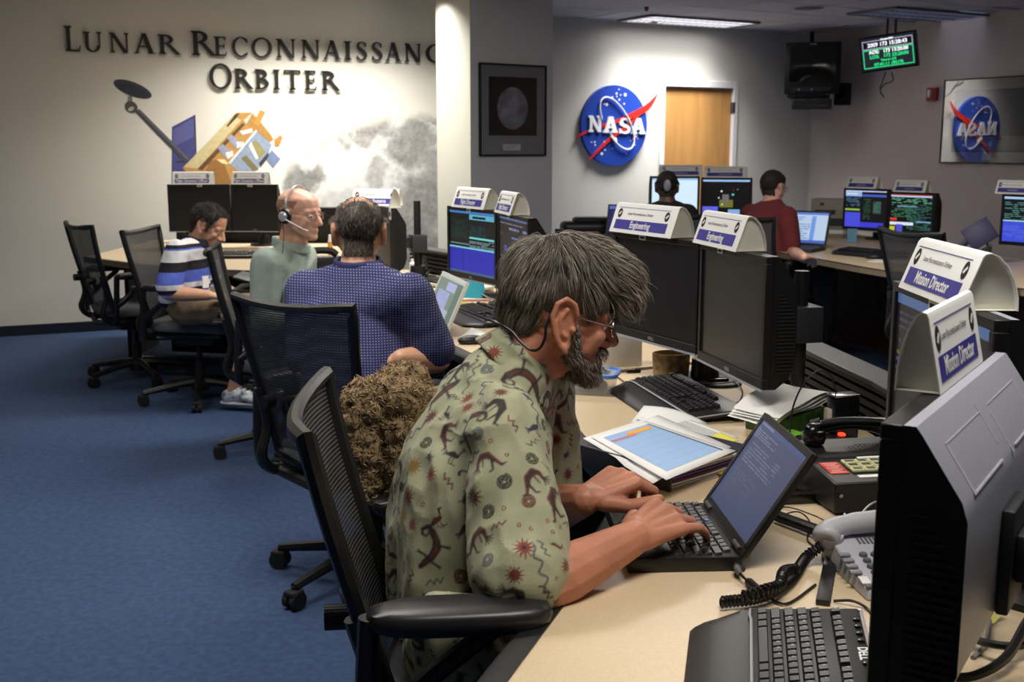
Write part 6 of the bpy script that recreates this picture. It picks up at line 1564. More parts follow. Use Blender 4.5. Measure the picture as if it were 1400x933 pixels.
# ------------------------------------------------------------------ people: helpers
from mathutils import noise as mnoise
V = Vector
_ico = bmesh.new(); bmesh.ops.create_icosphere(_ico, subdivisions=2, radius=1); ICO = [v.co.copy() for v in _ico.verts]; _ico.free()
def hull(*els):
    """convex hull of ellipsoids (centre, radius or (rx,ry,rz), optional 3x3)"""
    bm = bmesh.new()
    for e in els:
        c = V(e[0]); r = e[1] if isinstance(e[1], (tuple, list)) else (e[1],) * 3; R = e[2] if len(e) > 2 else None
        for p in ICO:
            q = V((p.x * r[0], p.y * r[1], p.z * r[2])); bm.verts.new(c + (R @ q if R is not None else q))
    g = bmesh.ops.convex_hull(bm, input=list(bm.verts))
    dead = [x for x in g['geom_interior'] + g['geom_unused'] if isinstance(x, bmesh.types.BMVert)]
    bmesh.ops.delete(bm, geom=list(set(dead)), context='VERTS')
    bm.verts.index_update()
    o = ([v.co.copy() for v in bm.verts], [tuple(v.index for v in f.verts) for f in bm.faces]); bm.free()
    return o
def chain(pts, rs):
    return [hull((pts[i], rs[i]), (pts[i + 1], rs[i + 1])) for i in range(len(pts) - 1)]
def remesh(name, hulls, voxel, m, it=4, disp=None, sub=0):
    b = MB()
    for vs, fs in hulls: b.add(vs, fs)
    o = bpy.data.objects.new('tmp', b.mesh('tmp', None, 0)); COL.objects.link(o)
    r = o.modifiers.new('r', 'REMESH'); r.mode = 'VOXEL'; r.voxel_size = voxel
    s = o.modifiers.new('s', 'SMOOTH'); s.factor = .5; s.iterations = it
    bpy.context.view_layer.update()
    me = bpy.data.meshes.new_from_object(o.evaluated_get(bpy.context.evaluated_depsgraph_get()))
    bpy.data.objects.remove(o)
    me.name = name; me.materials.clear(); me.materials.append(m)
    if disp:
        co = [v.co + v.normal * disp(v.co, v.normal) for v in me.vertices]
        me.vertices.foreach_set('co', [x for c in co for x in c])
    me.polygons.foreach_set('use_smooth', [True] * len(me.polygons)); me.update()
    return me
def folds(amp, sx, sy, sz, amp2=0, s2=30):
    def f(p, n):
        a = mnoise.noise(V((p.x * sx, p.y * sy, p.z * sz)))
        a = (1 - abs(a) * 2) if True else a
        return amp * (a - .4) + (amp2 * mnoise.noise(p * s2) if amp2 else 0)
    return f
def ik(A, B, l1, l2, pole):
    """middle joint between A and B, bent towards pole"""
    A, B = V(A), V(B); d = B - A; L = min(d.length, (l1 + l2) * .999); u = d.normalized()
    x = (l1 * l1 - l2 * l2 + L * L) / (2 * L); h = math.sqrt(max(0, l1 * l1 - x * x))
    p = V(pole); p = (p - u * p.dot(u)).normalized()
    return A + u * x + p * h
def head_matrix(c, yaw, pitch=0, roll=0, s=1.0):
    """x: where the face points; yaw in degrees from +X, pitch positive = looking down"""
    return Matrix.Translation(c) @ Matrix.Rotation(math.radians(yaw), 4, 'Z') @ Matrix.Rotation(math.radians(pitch), 4, 'Y') @ Matrix.Rotation(math.radians(roll), 4, 'X') @ Matrix.Diagonal((s, s, s, 1))
def head_hulls(M, neck, big_ear=1.0, nose=1.0, eo=0.0, lid=0):
    H = []
    H.append(hull(((-.012, 0, .035), (.094, .074, .082)), ((.040, 0, .042), (.048, .060, .056))))
    H.append(hull(((.042, 0, -.005), (.042, .060, .04)), ((.05, 0, -.06), (.033, .043, .038)), ((-.01, 0, -.02), (.06, .066, .04))))
    for s in (-1, 1):
        H.append(hull(((-.002, s * .052, -.045), .014), ((.066, s * .014, -.098), (.018, .016, .015)), ((.03, s * .03, -.03), .03)))
        H.append(hull(((.062, s * .040, -.020), (.019, .019, .015)), ((.045, s * .045, -.045), .016)))
        H.append(hull(((.0835, s * .010, .023), .0085), ((.068, s * .046, .018), .0095)))
        H.append(hull(((.0685, s * .031, .003), (.0135, .0155, .0125))))
        if lid: H.append(hull(((.0715, s * .031, .0035), (.0132, .0152, .0118))))
        H.append(hull(((.094, s * .0115, -.039), .0085), ((.084, s * .014, -.036), .008)))
        e = big_ear
        rim = [(.006, .016), (.000, .030), (-.014, .037), (-.027, .029), (-.031, .010), (-.024, -.012), (-.012, -.030), (-.002, -.038)]
        yr = lambda x0: s * (.079 + eo - x0 * (.16 + eo * 8))
        for (x0, z0), (x1, z1) in zip(rim[:-1], rim[1:]):
            H.append(hull(((x0 * e, yr(x0) + s * .003, z0 * e), .0050), ((x1 * e, yr(x1) + s * .003, z1 * e), .0050)))
        H.append(hull(*[((x0 * e * .94, yr(x0) - s * .005, z0 * e * .94), .0048) for x0, z0 in rim]))      # the shell of the ear
        H.append(hull(((-.006, s * .066, .018 * e), (.012, .012, .014)), ((-.012, s * (.074 + eo), .010 * e), (.010, .006, .018)), ((-.002, s * .068, -.022 * e), (.010, .010, .012))))
        for (x0, z0), (x1, z1) in (((-.010, .022), (-.018, .008)), ((-.018, .008), (-.015, -.010)), ((-.015, -.010), (-.006, -.016))):
            H.append(hull(((x0 * e, yr(x0) + s * .0015, z0 * e), .0042), ((x1 * e, yr(x1) + s * .0015, z1 * e), .0042)))
        H.append(hull(((.004 * e, yr(0) + s * .000, -.006 * e), .0055), ((.008, s * .068, -.008), .009)))
        H.append(hull(((-.005 * e, yr(-.005) + s * .001, -.033 * e), (.0085, .006, .009)), ((.004, s * .064, -.034), .010)))
    H.append(hull(((.072, 0, -.098), (.019, .022, .016)), ((.05, 0, -.06), (.03, .04, .03))))
    H.append(hull(((.084, 0, .010), .0085), ((.098 * nose, 0, -.014), .0085), ((.109 * nose, 0, -.034), .0115), ((.088, 0, -.038), .009)))
    H.append(hull(((.0905, 0, -.061), (.0075, .009, .0048)), ((.078, .020, -.064), .005), ((.078, -.020, -.064), .005)))
    H.append(hull(((.0885, 0, -.0725), (.0075, .010, .005)), ((.077, .017, -.0715), .005), ((.077, -.017, -.0715), .005)))
    out = [([M @ p for p in vs], fs) for vs, fs in H]
    out.append(hull((M @ V((-.022, 0, -.03)), .055), (neck, .060)))
    out.append(hull((M @ V((.03, 0, -.075)), .030), (V(neck) + (M.to_3x3() @ V((.02, 0, 0))), .05)))
    return out
M_EYE = mat('eye_white', (225, 220, 214), .2); M_IRIS = mat('eye_iris', (46, 34, 26), .15)
def eyes(M, parent):
    for s in (-1, 1):
        b = MB(); b.ball((0, 0, 0), .0128, M_EYE, seg=14); b.ball((.0078, 0, -.002), .0062, M_IRIS, seg=10)
        b.build('eye', None, parent, M=M @ Matrix.Translation((.0705, s * .031, -.001)), smooth=180)
def hand(W, f, n, side, curls=(25, 45, 25), spread=.06, thumb=(.5, .55), s=1.0, fcurl=None):
    """W wrist, f direction of the palm, n back of the hand, side: +1 thumb towards n x f ... palm, four fingers, thumb"""
    f = V(f).normalized(); n = V(n); n = (n - f * n.dot(f)).normalized(); t = n.cross(f) * side   # t points to the thumb side
    W = V(W); out = []
    K = [W + f * (.088 * s) + t * (.030 * s), W + f * (.093 * s) + t * (.010 * s), W + f * (.089 * s) - t * (.011 * s), W + f * (.080 * s) - t * (.030 * s)]
    out.append(hull((W, (.024 * s)), (W + f * .02 * s + t * .012 * s, .018 * s), (W + f * .02 * s - t * .014 * s, .016 * s)))
    for i in range(4):
        out.append(hull((W + f * .012 * s + t * (.014 - .009 * i) * s, .016 * s), (K[i], (.0115 - .0006 * i) * s)))
    for i in range(3): out.append(hull((W + f * .03 * s + t * (.012 - .008 * i) * s - n * .004, .014 * s), (K[i] - n * .003, .0105 * s), (K[i + 1] - n * .003, .0105 * s)))
    L = [(.043, .026, .021), (.047, .030, .022), (.044, .028, .021), (.034, .021, .019)]
    for i in range(4):
        cu = fcurl[i] if fcurl else curls
        d = (f + t * spread * (1.3 - i)).normalized(); ax = n.cross(d).normalized(); p = K[i]; a = 0; r = (.0102, .0095, .0085, .0072)
        for k in range(3):
            a += cu[k]; q = Matrix.Rotation(math.radians(a), 3, ax) @ d
            p2 = p + q * L[i][k] * s
            sc = (1, 1.03, .98, .86)[i] * s
            out.append(hull((p, r[k] * sc), (p2, r[k + 1] * sc))); p = p2
    b = W + f * .022 * s + t * .022 * s - n * .006 * s
    d = (f * .62 + t * thumb[0] - n * .25).normalized()
    p1 = b + d * .042 * s; d2 = (f * .85 + t * (thumb[0] - thumb[1]) - n * .22).normalized(); p2 = p1 + d2 * .034 * s; p3 = p2 + (d2 + f * .25).normalized() * .026 * s
    out += [hull((b, .0165 * s), (p1, .0125 * s)), hull((p1, .0120 * s), (p2, .0108 * s)), hull((p2, .0105 * s), (p3, .0085 * s))]
    return out
def strands(b, bvh, roots, flow, n, length, width, seg=5, lift=.4, jit=.35, mats=None, hug=.004, seed=1, avoid=None):
    """tapered three-sided hairs following the surface"""
    rr = random.Random(seed)
    for _ in range(n):
        p, nr = roots[rr.randrange(len(roots))]
        p = p + V((rr.uniform(-.003, .003), rr.uniform(-.003, .003), rr.uniform(-.003, .003)))
        L = length(p) * rr.uniform(.7, 1.15); d = flow(p, nr); 
        jv = V((rr.gauss(0, jit), rr.gauss(0, jit), rr.gauss(0, jit)))
        pts = [p - nr * .002]; m_ = mats[rr.randrange(len(mats))] if mats else None; cl = rr.uniform(-1, 1)
        for k in range(seg):
            q = pts[-1]
            d = flow(q, nr) + jv * .6 + nr * lift * (1 - 1.6 * k / seg)
            q2 = q + d.normalized() * L / seg
            loc, nn, ix, ds = bvh.find_nearest(q2)
            if loc is not None:
                h = (q2 - loc).dot(nn); want = hug * (1 + rr.random())
                if h < want: q2 = loc + nn * want
                nr = nn
            pts.append(q2)
        if avoid and any(avoid(q) for q in pts): continue
        w0 = width * rr.uniform(.7, 1.3)
        b.tube(pts, [w0 * (1 - .85 * (k / seg) ** 1.5) for k in range(seg + 1)], 3, m_, False)
def sample_roots(me, n, ok, seed=3):
    rr = random.Random(seed); me.calc_loop_triangles()
    tr = [(me.vertices[t.vertices[0]].co, me.vertices[t.vertices[1]].co, me.vertices[t.vertices[2]].co, V(t.normal), t.area) for t in me.loop_triangles]
    tr = [t for t in tr if ok((t[0] + t[1] + t[2]) / 3, t[3])]
    cum = list(np.cumsum([t[4] for t in tr])); out = []
    import bisect
    for _ in range(n):
        t = tr[min(len(tr) - 1, bisect.bisect(cum, rr.random() * cum[-1]))]; a, c = rr.random(), rr.random()
        if a + c > 1: a, c = 1 - a, 1 - c
        out.append((t[0] + (t[1] - t[0]) * a + (t[2] - t[0]) * c, t[3]))
    return out
def cap_from(me, M, region, off, m, name, parent, seed=0):
    """hair cap: the scalp faces lifted off the head, thinning out to nothing at the hairline"""
    Mi = M.inverted(); val = [region(Mi @ v.co) for v in me.vertices]
    b = MB(); idx = {}
    for p in me.polygons:
        if all(val[i] > 0 for i in p.vertices):
            f = []
            for i in p.vertices:
                if i not in idx:
                    v = me.vertices[i]; idx[i] = len(b.v); h = off * min(1, val[i] / .02)
                    b.v.append(tuple(v.co + v.normal * (h * (1 + .25 * mnoise.noise(v.co * 60)) + .0004)))
                f.append(idx[i])
            b.f.append(tuple(f)); b.m.append(0)
    o = b.build(name, m, parent, smooth=180)
    return o
def scalp(top=None, sideburn=.0, nape=-.06, front=.078):
    """>0 where hair grows (head coordinates)"""
    def f(p):
        x, z, y = p.x, p.z, abs(p.y)
        if x > .06: line = front + (x - .06) * 1.2
        elif x > .035: line = .02 + (x - .035) * (front - .02) / .025
        elif x > .012: line = sideburn - .02 + (.02 - sideburn + .02) * max(0, (x - .026) / .009)
        elif x > -.035: line = .028
        elif x > -.055: line = nape + (x + .055) * (.028 - nape) / .02
        else: line = nape
        v = z - line
        if y < .045 and x > .06: v = z - front
        if top: v = min(v, top(p))
        return v
    return f
def crown_flow(M, crown=(-.05, 0, .125), side=0.0, fwd=0.0, down=0.0):
    C = M @ V(crown); R = M.to_3x3()
    def f(p, n):
        d = p - C + R @ V((fwd, side, -down)); d = d - n * d.dot(n)
        return d.normalized() if d.length > 1e-6 else V((0, 0, -1))
    return f
SK1 = mat('skin_main', (192, 128, 100), .5, noise=(16, .14), bump=(150, .22), sss=.10)
SK2 = mat('skin_fair', (222, 172, 148), .48, noise=(16, .1), bump=(220, .08), sss=.10)
SK3 = mat('skin_olive', (206, 156, 126), .48, noise=(16, .1), bump=(220, .08), sss=.08)
SK4 = mat('skin_dark', (96, 62, 48), .5, noise=(16, .1), sss=.05)
def person(label, J, skin, vox=.0055, head=None, ear=1.0, hands=(True, True), arms_r=(.043, .038, .027), extra=None, eo=0.0, lid=0, it=3):
    t = thing('person', label, 'person', (J['pelvis'][0], J['pelvis'][1], 0))
    Hh = []
    P, C, N = V(J['pelvis']), V(J['chest']), V(J['neck'])
    R = J.get('R')
    Hh.append(hull((P, (.10, .14, .09), R), (C, (.085, .135, .12), R)))
    Hh.append(hull((C, (.07, .11, .10), R), (N, .06)))
    for S, E, W in (('SL', 'EL', 'WL'), ('SR', 'ER', 'WR')):
        s, e, w_ = V(J[S]), V(J[E]), V(J[W])
        Hh.append(hull((C + (s - C) * .5, .075), (s, .052)))
        m1 = s.lerp(e, .45)
        Hh += chain([s, m1, e], [.050, arms_r[0] + .004, arms_r[1]])
        m2 = e.lerp(w_, .32)
        Hh += chain([e, m2, w_], [arms_r[1], arms_r[1] + .005, arms_r[2]])
    for Hp, K, A in (('HL', 'KL', 'AL'), ('HR', 'KR', 'AR')):
        h, k, a = V(J[Hp]), V(J[K]), V(J[A])
        Hh += chain([h, k], [.075, .052]); Hh += chain([k, k.lerp(a, .35), a], [.05, .05, .034])
        toe = V(J['toe']); Hh.append(hull((a + V((0, 0, -.03)), .034), (a + toe * .15 + V((0, 0, -.055)), .024)))
    Hh += head_hulls(head, N, ear, 1.0, eo, lid)
    for key, S in (('handL', 1), ('handR', -1)):
        if key in J: Hh += hand(*J[key])
    if extra: Hh += extra
    inv = Matrix.Translation(-t.location)
    me = remesh('body', Hh, vox, skin, it)
    me_w = me.copy()
    me.transform(inv); obj('body', me, t)
    eyes(inv @ head, t)
    return t, me_w, inv
def cloth(t, name, hulls, vox, m, it, disp=None, inv=None, post=None):
    me = remesh(name, hulls, vox, m, it, disp)
    if post: me = post(me)
    me.transform(inv)
    return obj(name, me, t)
def shoe(t, A, toe, m, inv, sole):
    A = V(A); toe = V(toe).normalized(); sd = V((-toe.y, toe.x, 0)); g = V((A.x, A.y, 0)); z = A.z - .085
    up = V((0, 0, 1))
    hs = [hull((g - toe * .03 + up * (z + .045), (.04, .04, .045)), (g + toe * .03 + up * (z + .07), .038)), hull((g + toe * .03 + up * (z + .055), .042), (g + toe * .15 + up * (z + .038), (.048, .048, .03)))]
    me = remesh('shoe', hs, .005, m, 3); me.transform(inv); o = obj('shoe', me, t)
    s2 = [hull((g - toe * .045 + up * (z + .014), (.034, .034, .013)), (g + toe * .05 + up * (z + .012), (.038, .038, .011)), (g + toe * .17 + up * (z + .012), (.04, .04, .011)))]
    me = remesh('sole', s2, .005, sole, 2); me.transform(inv); obj('sole', me, o)
    b = MB()
    for k in range(4): p = g + toe * (.04 + .025 * k) + up * (z + .098 - .010 * k); b.tube([inv @ (p - sd * .025), inv @ (p + up * .004), inv @ (p + sd * .025)], .004, 5)
    tag(b.build('laces', M_PAPER, o), kind='stuff')
def trousers(t, J, r, m, inv, vox=.008, disp=None, upto=1.0):
    P = V(J['pelvis']); R = J.get('R'); h_ = []
    h_.append(hull((P + V((.02, 0, .05)), (.10, .16, .05), R), (V(J['HL']), .085), (V(J['HR']), .085)))
    for Hp, K, A in (('HL', 'KL', 'AL'), ('HR', 'KR', 'AR')):
        h, k, a = V(J[Hp]), V(J[K]), V(J[A]); h_ += chain([h, k], [r[0], r[1]]); e = k.lerp(a, upto); h_ += chain([k, e], [r[1], r[2]])
    return cloth(t, 'trousers', h_, vox, m, 5, disp or folds(.005, 14, 14, 10), inv)
def Rz(deg): return Matrix.Rotation(math.radians(deg), 3, 'Z')

# ------------------------------------------------------------------ the bearded man at the front
J = {}
J['pelvis'] = (-.07, 1.95, .60)
J['neck'] = at_y(705, 492, 2.05)
J['chest'] = at_y(672, 600, 2.03)
J['SR'] = at_y(693, 590, 1.865); J['SL'] = V(J['SR']) + V((.055, .37, .02))
J['ER'] = at_y(716, 815, 1.675); J['WR'] = at_z(866, 736, DZ + .066)
J['WL'] = at_z(800, 684, DZ + .062); J['EL'] = ik(J['SL'], J['WL'], .29, .26, (-.1, .6, -.8))
J['HL'] = (-.05, 2.04, .575); J['HR'] = (-.05, 1.86, .575); J['KL'] = (.30, 2.08, .56); J['KR'] = (.30, 1.82, .56)
J['AL'] = (.30, 2.08, .13); J['AR'] = (.28, 1.80, .13); J['toe'] = (1, 0, 0)
fR = (at_z(955, 708, DZ + .06) - V(J['WR'])); fR.z = .02
J['handR'] = (J['WR'], fR.normalized() + V((0, 0, .06)), (-.1, -.62, .8), 1, None, .16, (.35, .75), 1.14, [(40, 46, 26), (36, 46, 26), (30, 44, 24), (14, 28, 16)])
fL = (at_z(885, 668, DZ + .06) - V(J['WL'])); fL.z = .02
J['handL'] = (J['WL'], fL.normalized() + V((0, 0, .20)), (-.15, -.35, 1), -1, None, .13, (.50, .35), 1.12, [(46, 58, 26), (50, 56, 26), (54, 52, 24), (56, 50, 24)])
HM = head_matrix(at_y(764, 432, 2.07), 12, 9, 3, 1.03)
t1, body1, inv1 = person('grey haired bearded man in a patterned short sleeved shirt typing on a laptop', J, SK1, .0028, HM, 1.24, eo=.009, lid=1, it=3, arms_r=(.046, .043, .030))
rng = random.Random(4)
# trousers
M_OLIVE = mat('trousers_grey_green', (112, 118, 104), .85, bump=(300, .2))
trousers(t1, J, (.095, .075, .062), M_OLIVE, inv1, .009)
# shirt
def q_(u, v, y): return at_y(u, v, y)
sh = []
lo = (q_(640, 800, 1.95), (.148, .185, .10)); mi = (q_(638, 715, 1.96), (.150, .19, .10)); up_ = (q_(646, 640, 1.98), (.135, .185, .09)); hi = (q_(660, 560, 2.04), (.095, .17, .07)); nk = (q_(702, 492, 2.06), (.072, .082, .035))
hip = ((-.065, 1.955, .585), (.14, .185, .06))
sh += [hull(lo, mi), hull(mi, up_), hull(up_, hi), hull(hi, nk), hull(lo, hip)]
for S, E in (('SR', 'ER'), ('SL', 'EL')):
    s, e = V(J[S]), V(J[E]); tipp = s.lerp(e, .86)
    sh += [hull(hi, (s, .072)), hull(up_, (s + V((-.02, 0, -.05)), .070)), hull((s, .074), (s.lerp(e, .45), .076)), hull((s.lerp(e, .45), .076), (tipp, (.078, .074, .07)))]
sh.append(hull((V((-.05, 1.68, .60)), (.07, .03, .06)), (V((-.1, 1.72, .70)), (.06, .04, .05)), (V((-.12, 1.78, .62)), .06)))
sh.append(hull((V((-.02, 1.70, .53)), (.10, .04, .02)), (V((-.08, 1.76, .60)), (.09, .05, .06))))
def shirt_disp(p, n):
    a = mnoise.noise(V((p.x * 9 + p.z * 5, p.y * 8, p.z * 3.2))); c = mnoise.noise(V((p.x * 20, p.y * 20, p.z * 7 + 3)))
    d = mnoise.noise(V((p.x * 5 + 7, p.y * 5, p.z * 16)))
    return .011 * ((1 - abs(a) * 2.2) - .35) + .006 * (1 - abs(c) * 2) + .005 * d * max(0, 1 - abs(p.z - .95) * 3) - .002
INK = {'dark': (44, 36, 32), 'maroon': (98, 44, 36), 'navy': (52, 52, 76), 'ochre': (146, 116, 52), 'red': (124, 54, 42), 'slate': (84, 92, 92)}
def motif_shapes(kind, rr):
    """list of (polyline, halfwidth list, ink)  in unit coordinates about -1..1"""
    o = []
    if kind == 'spiral':
        pts = [((.12 + .15 * a) * math.cos(a * 2 * math.pi), (.12 + .15 * a) * math.sin(a * 2 * math.pi)) for a in [k / 14 for k in range(44)]]
        o.append((pts, [.065] * 44, rr.choice(['dark', 'slate', 'maroon'])))
    elif kind == 'sun':
        for k in range(12):
            a = k * math.pi / 6; o.append(([(.25 * math.cos(a), .25 * math.sin(a)), (.78 * math.cos(a), .78 * math.sin(a))], [.12, .015], 'S'))
        o.append(([(0, 0), (.01, 0)], [.32, .32], 'S'))
        s = rr.choice(['red', 'ochre', 'maroon']); o = [(p, w_, s) for p, w_, _ in o]
        if rr.random() < .5: o.append(([(0, 0), (.01, 0)], [.17, .17], 'dark'))
    elif kind == 'zigzag':
        o.append(([(-.8, .2), (-.45, -.2), (-.2, .2), (.1, -.2), (.35, .2), (.75, -.15)], [.07] * 6, rr.choice(['dark', 'maroon', 'slate'])))
    elif kind == 'wave':
        o.append(([(-1.5 + .15 * k, .22 * math.sin(k * .9)) for k in range(21)], [.075] * 21, rr.choice(['navy', 'slate'])))
    elif kind == 'gecko':
        body = [(-.95, .35), (-.7, .2), (-.35, -.05), (.05, -.15), (.4, -.05), (.7, .2), (.8, .5), (.62, .72), (.4, .66), (.38, .48), (.5, .42)]
        o.append((body, [.10, .15, .17, .19, .16, .12, .09, .07, .055, .045, .03], 'dark'))
        o.append((body[1:6], [.06, .09, .1, .08, .05], 'maroon'))
        for (x, y), (dx, dy) in (((-.5, .05), (-.15, -.42)), ((-.45, .1), (.1, .42)), ((.2, -.12), (.05, -.42)), ((.25, -.05), (.3, .35))):
            e = (x + dx, y + dy); o.append(([(x, y), e], [.06, .05], 'dark'))
            for a in (-.5, 0, .5): o.append(([e, (e[0] + .16 * math.cos(math.atan2(dy, dx) + a), e[1] + .16 * math.sin(math.atan2(dy, dx) + a))], [.03, .02], 'dark'))
    elif kind == 'dancer':
        bd = [(-.55, -.75), (-.4, -.3), (-.25, .15), (.1, .42), (.42, .3), (.55, .0)]
        o.append((bd, [.06, .12, .2, .2, .15, .1], rr.choice(['maroon', 'dark'])))
        o.append((bd[1:5], [.05, .08, .08, .05], 'dark'))
        for k in range(5): a = -1.5 + .42 * k; o.append(([(.55, -.02), (.55 + .42 * math.cos(a), -.02 + .42 * math.sin(a))], [.045, .03], 'dark'))
        o.append(([(-.5, -.7), (-.75, -.72)], [.06, .04], 'dark')); o.append(([(-.3, -.2), (-.05, -.7), (.15, -.72)], [.08, .05, .04], 'dark')); o.append(([(.1, .2), (.3, -.25)], [.05, .03], 'dark'))
    elif kind == 'bird':
        o.append(([(-.5, -.05), (-.1, .02), (.25, -.02)], [.12, .2, .12], rr.choice(['maroon', 'navy', 'dark'])))
        o.append(([(.25, 0), (.4, .3), (.5, .5), (.72, .46)], [.07, .06, .08, .03], 'dark'))
        for dx in (-.1, .12): o.append(([(dx, -.1), (dx - .08, -.4), (dx + .05, -.6), (dx + .22, -.6)], [.035] * 4, 'dark'))
        for k in range(4): o.append(([(-.5, -.05), (-.85, .18 - .13 * k)], [.05, .03], 'navy'))
    elif kind == 'turtle':
        o.append(([(-.2, 0), (.2, 0)], [.34, .34], 'slate')); o.append(([(-.12, 0), (.12, 0)], [.2, .2], 'dark'))
        for sx in (-.35, .35):
            for sy in (-1, 1): o.append(([(sx, sy * .2), (sx * 1.5, sy * .5)], [.08, .05], 'slate'))
        o.append(([(.5, 0), (.7, .05)], [.1, .07], 'slate'))
    elif kind == 'ring':
        o.append(([(.3 * math.cos(a), .3 * math.sin(a)) for a in [k * .42 for k in range(14)]], [.08] * 14, 'red')); o.append(([(0, 0), (.01, 0)], [.1, .1], 'ochre'))
    return o
def print_shirt(me):
    """colour attribute: sage cloth with brown, red and navy figures"""
    bm = bmesh.new(); bm.from_mesh(me)
    near = [f for f in bm.faces]
    bmesh.ops.subdivide_edges(bm, edges=list(bm.edges), cuts=2, use_grid_fill=True)
    bm.to_mesh(me); bm.free()
    n = len(me.vertices); co = np.empty(n * 3); me.vertices.foreach_get('co', co); co = co.reshape(-1, 3)
    no = np.empty(n * 3); me.vertices.foreach_get('normal', no); no = no.reshape(-1, 3)
    col = np.tile(np.array(lin((166, 167, 136))), (n, 1))
    rr = random.Random(21)
    order = list(range(0, n, 7)); rr.shuffle(order)
    centres = []
    kinds = ['gecko'] * 4 + ['dancer'] * 8 + ['sun'] * 3 + ['spiral'] * 4 + ['zigzag'] * 3 + ['bird'] * 4 + ['wave'] * 2 + ['turtle'] * 2 + ['ring'] * 1
    size = {'gecko': .042, 'dancer': .034, 'sun': .021, 'spiral': .021, 'zigzag': .019, 'bird': .026, 'wave': .023, 'turtle': .018, 'ring': .010}
    grid = {}
    kd = []
    for i in order[:16000]:
        k = rr.choice(kinds); s = size[k] * rr.uniform(.9, 1.12)
        c = co[i]; ok = True
        for (c2, s2) in kd:
            d = (c2[0] - c[0]) ** 2 + (c2[1] - c[1]) ** 2 + (c2[2] - c[2]) ** 2
            if d < (s + s2) ** 2 * (.52 if s + s2 > .04 else .72): ok = False; break
        if ok: kd.append((c, s)); centres.append((i, k, s))
        if len(centres) > 900: break
    for i, k, s in centres:
        c, nn = co[i], no[i]
        up = np.array([0, 0, 1.0]); u = np.cross(up, nn); 
        if np.linalg.norm(u) < .15: u = np.array([1.0, 0, 0])
        u /= np.linalg.norm(u); v = np.cross(nn, u); a = rr.gauss(0, .5) if k in ('dancer', 'bird') else rr.uniform(0, 6.28)
        if k == 'wave': a = rr.gauss(1.4, .6)
        u2, v2 = u * math.cos(a) + v * math.sin(a), v * math.cos(a) - u * math.sin(a)
        if rr.random() < .5: u2 = -u2
        d = co - c; R = s * (1.7 if k == 'wave' else 1.15)
        idx = np.nonzero((np.abs(d[:, 0]) < R) & (np.abs(d[:, 1]) < R) & (np.abs(d[:, 2]) < R) & (no @ nn > .1))[0]
        if not len(idx): continue
        X = d[idx] @ u2 / s; Y = d[idx] @ v2 / s
        for pl, wd, ink in motif_shapes(k, rr):
            best = np.full(len(idx), 9.0)
            for (x0, y0), (x1, y1), w0, w1 in zip(pl[:-1], pl[1:], wd[:-1], wd[1:]):
                dx, dy = x1 - x0, y1 - y0; L2 = dx * dx + dy * dy + 1e-9
                tt = np.clip(((X - x0) * dx + (Y - y0) * dy) / L2, 0, 1)
                best = np.minimum(best, np.hypot(X - x0 - tt * dx, Y - y0 - tt * dy) - (w0 + (w1 - w0) * tt))
            al = np.clip(.5 - best / .07, 0, 1)[:, None]
            col[idx] = col[idx] * (1 - al) + np.array(lin(INK[ink])) * al
    at = me.color_attributes.new('print', 'FLOAT_COLOR', 'POINT')
    at.data.foreach_set('color', np.hstack([col, np.ones((n, 1))]).astype(np.float32).ravel())
    me.polygons.foreach_set('use_smooth', [True] * len(me.polygons))
    return me
M_SHIRT = mat('printed_cotton', (178, 178, 148), .8, bump=(420, .12), sheen=.1)
nt = M_SHIRT.node_tree; pr = nt.nodes['Principled BSDF']; ca = nt.nodes.new('ShaderNodeVertexColor'); ca.layer_name = 'print'
mott = nt.nodes.new('ShaderNodeTexNoise'); mott.inputs['Scale'].default_value = 26; mott.inputs['Detail'].default_value = 5
mr = nt.nodes.new('ShaderNodeMapRange'); mr.inputs['To Min'].default_value = .72; mr.inputs['To Max'].default_value = 1.22; mx = nt.nodes.new('ShaderNodeVectorMath'); mx.operation = 'SCALE'
tc = [x for x in nt.nodes if x.type == 'TEX_COORD'][0]; nt.links.new(tc.outputs['Object'], mott.inputs['Vector']); nt.links.new(mott.outputs['Fac'], mr.inputs['Value'])
nt.links.new(ca.outputs['Color'], mx.inputs[0]); nt.links.new(mr.outputs[0], mx.inputs['Scale']); nt.links.new(mx.outputs[0], pr.inputs['Base Color'])
# collar: a turned-down band round the neck, part of the same cloth
nkc = q_(704, 500, 2.06); nax = (HM @ V((-.02, 0, -.02)) - nkc).normalized(); nx = V((1, .35, 0)); nx = (nx - nax * nx.dot(nax)).normalized(); ny = nax.cross(nx)
col_h = []
prev = None
for k in range(25):
    a = math.radians(38 + 284 * k / 24); dr = nx * math.cos(a) + ny * math.sin(a)
    base = nkc + dr * (.069 + .006 * math.cos(a)) - nax * (.004 + .012 * math.cos(a))
    top = base + nax * .034 - dr * .002; low = base + dr * .022 - nax * .012
    if prev:
        col_h.append(hull((prev[0], .004), (top, .004), (prev[1], .005), (base, .005))); col_h.append(hull((prev[0], .004), (top, .004), (prev[2], .004), (low, .004)))
    prev = (top, base, low)
so = cloth(t1, 'shirt', sh, .0072, M_SHIRT, 4, shirt_disp, inv1, print_shirt)
co_ = cloth(t1, 'collar', col_h, .004, M_SHIRT, 2, None, inv1, print_shirt)
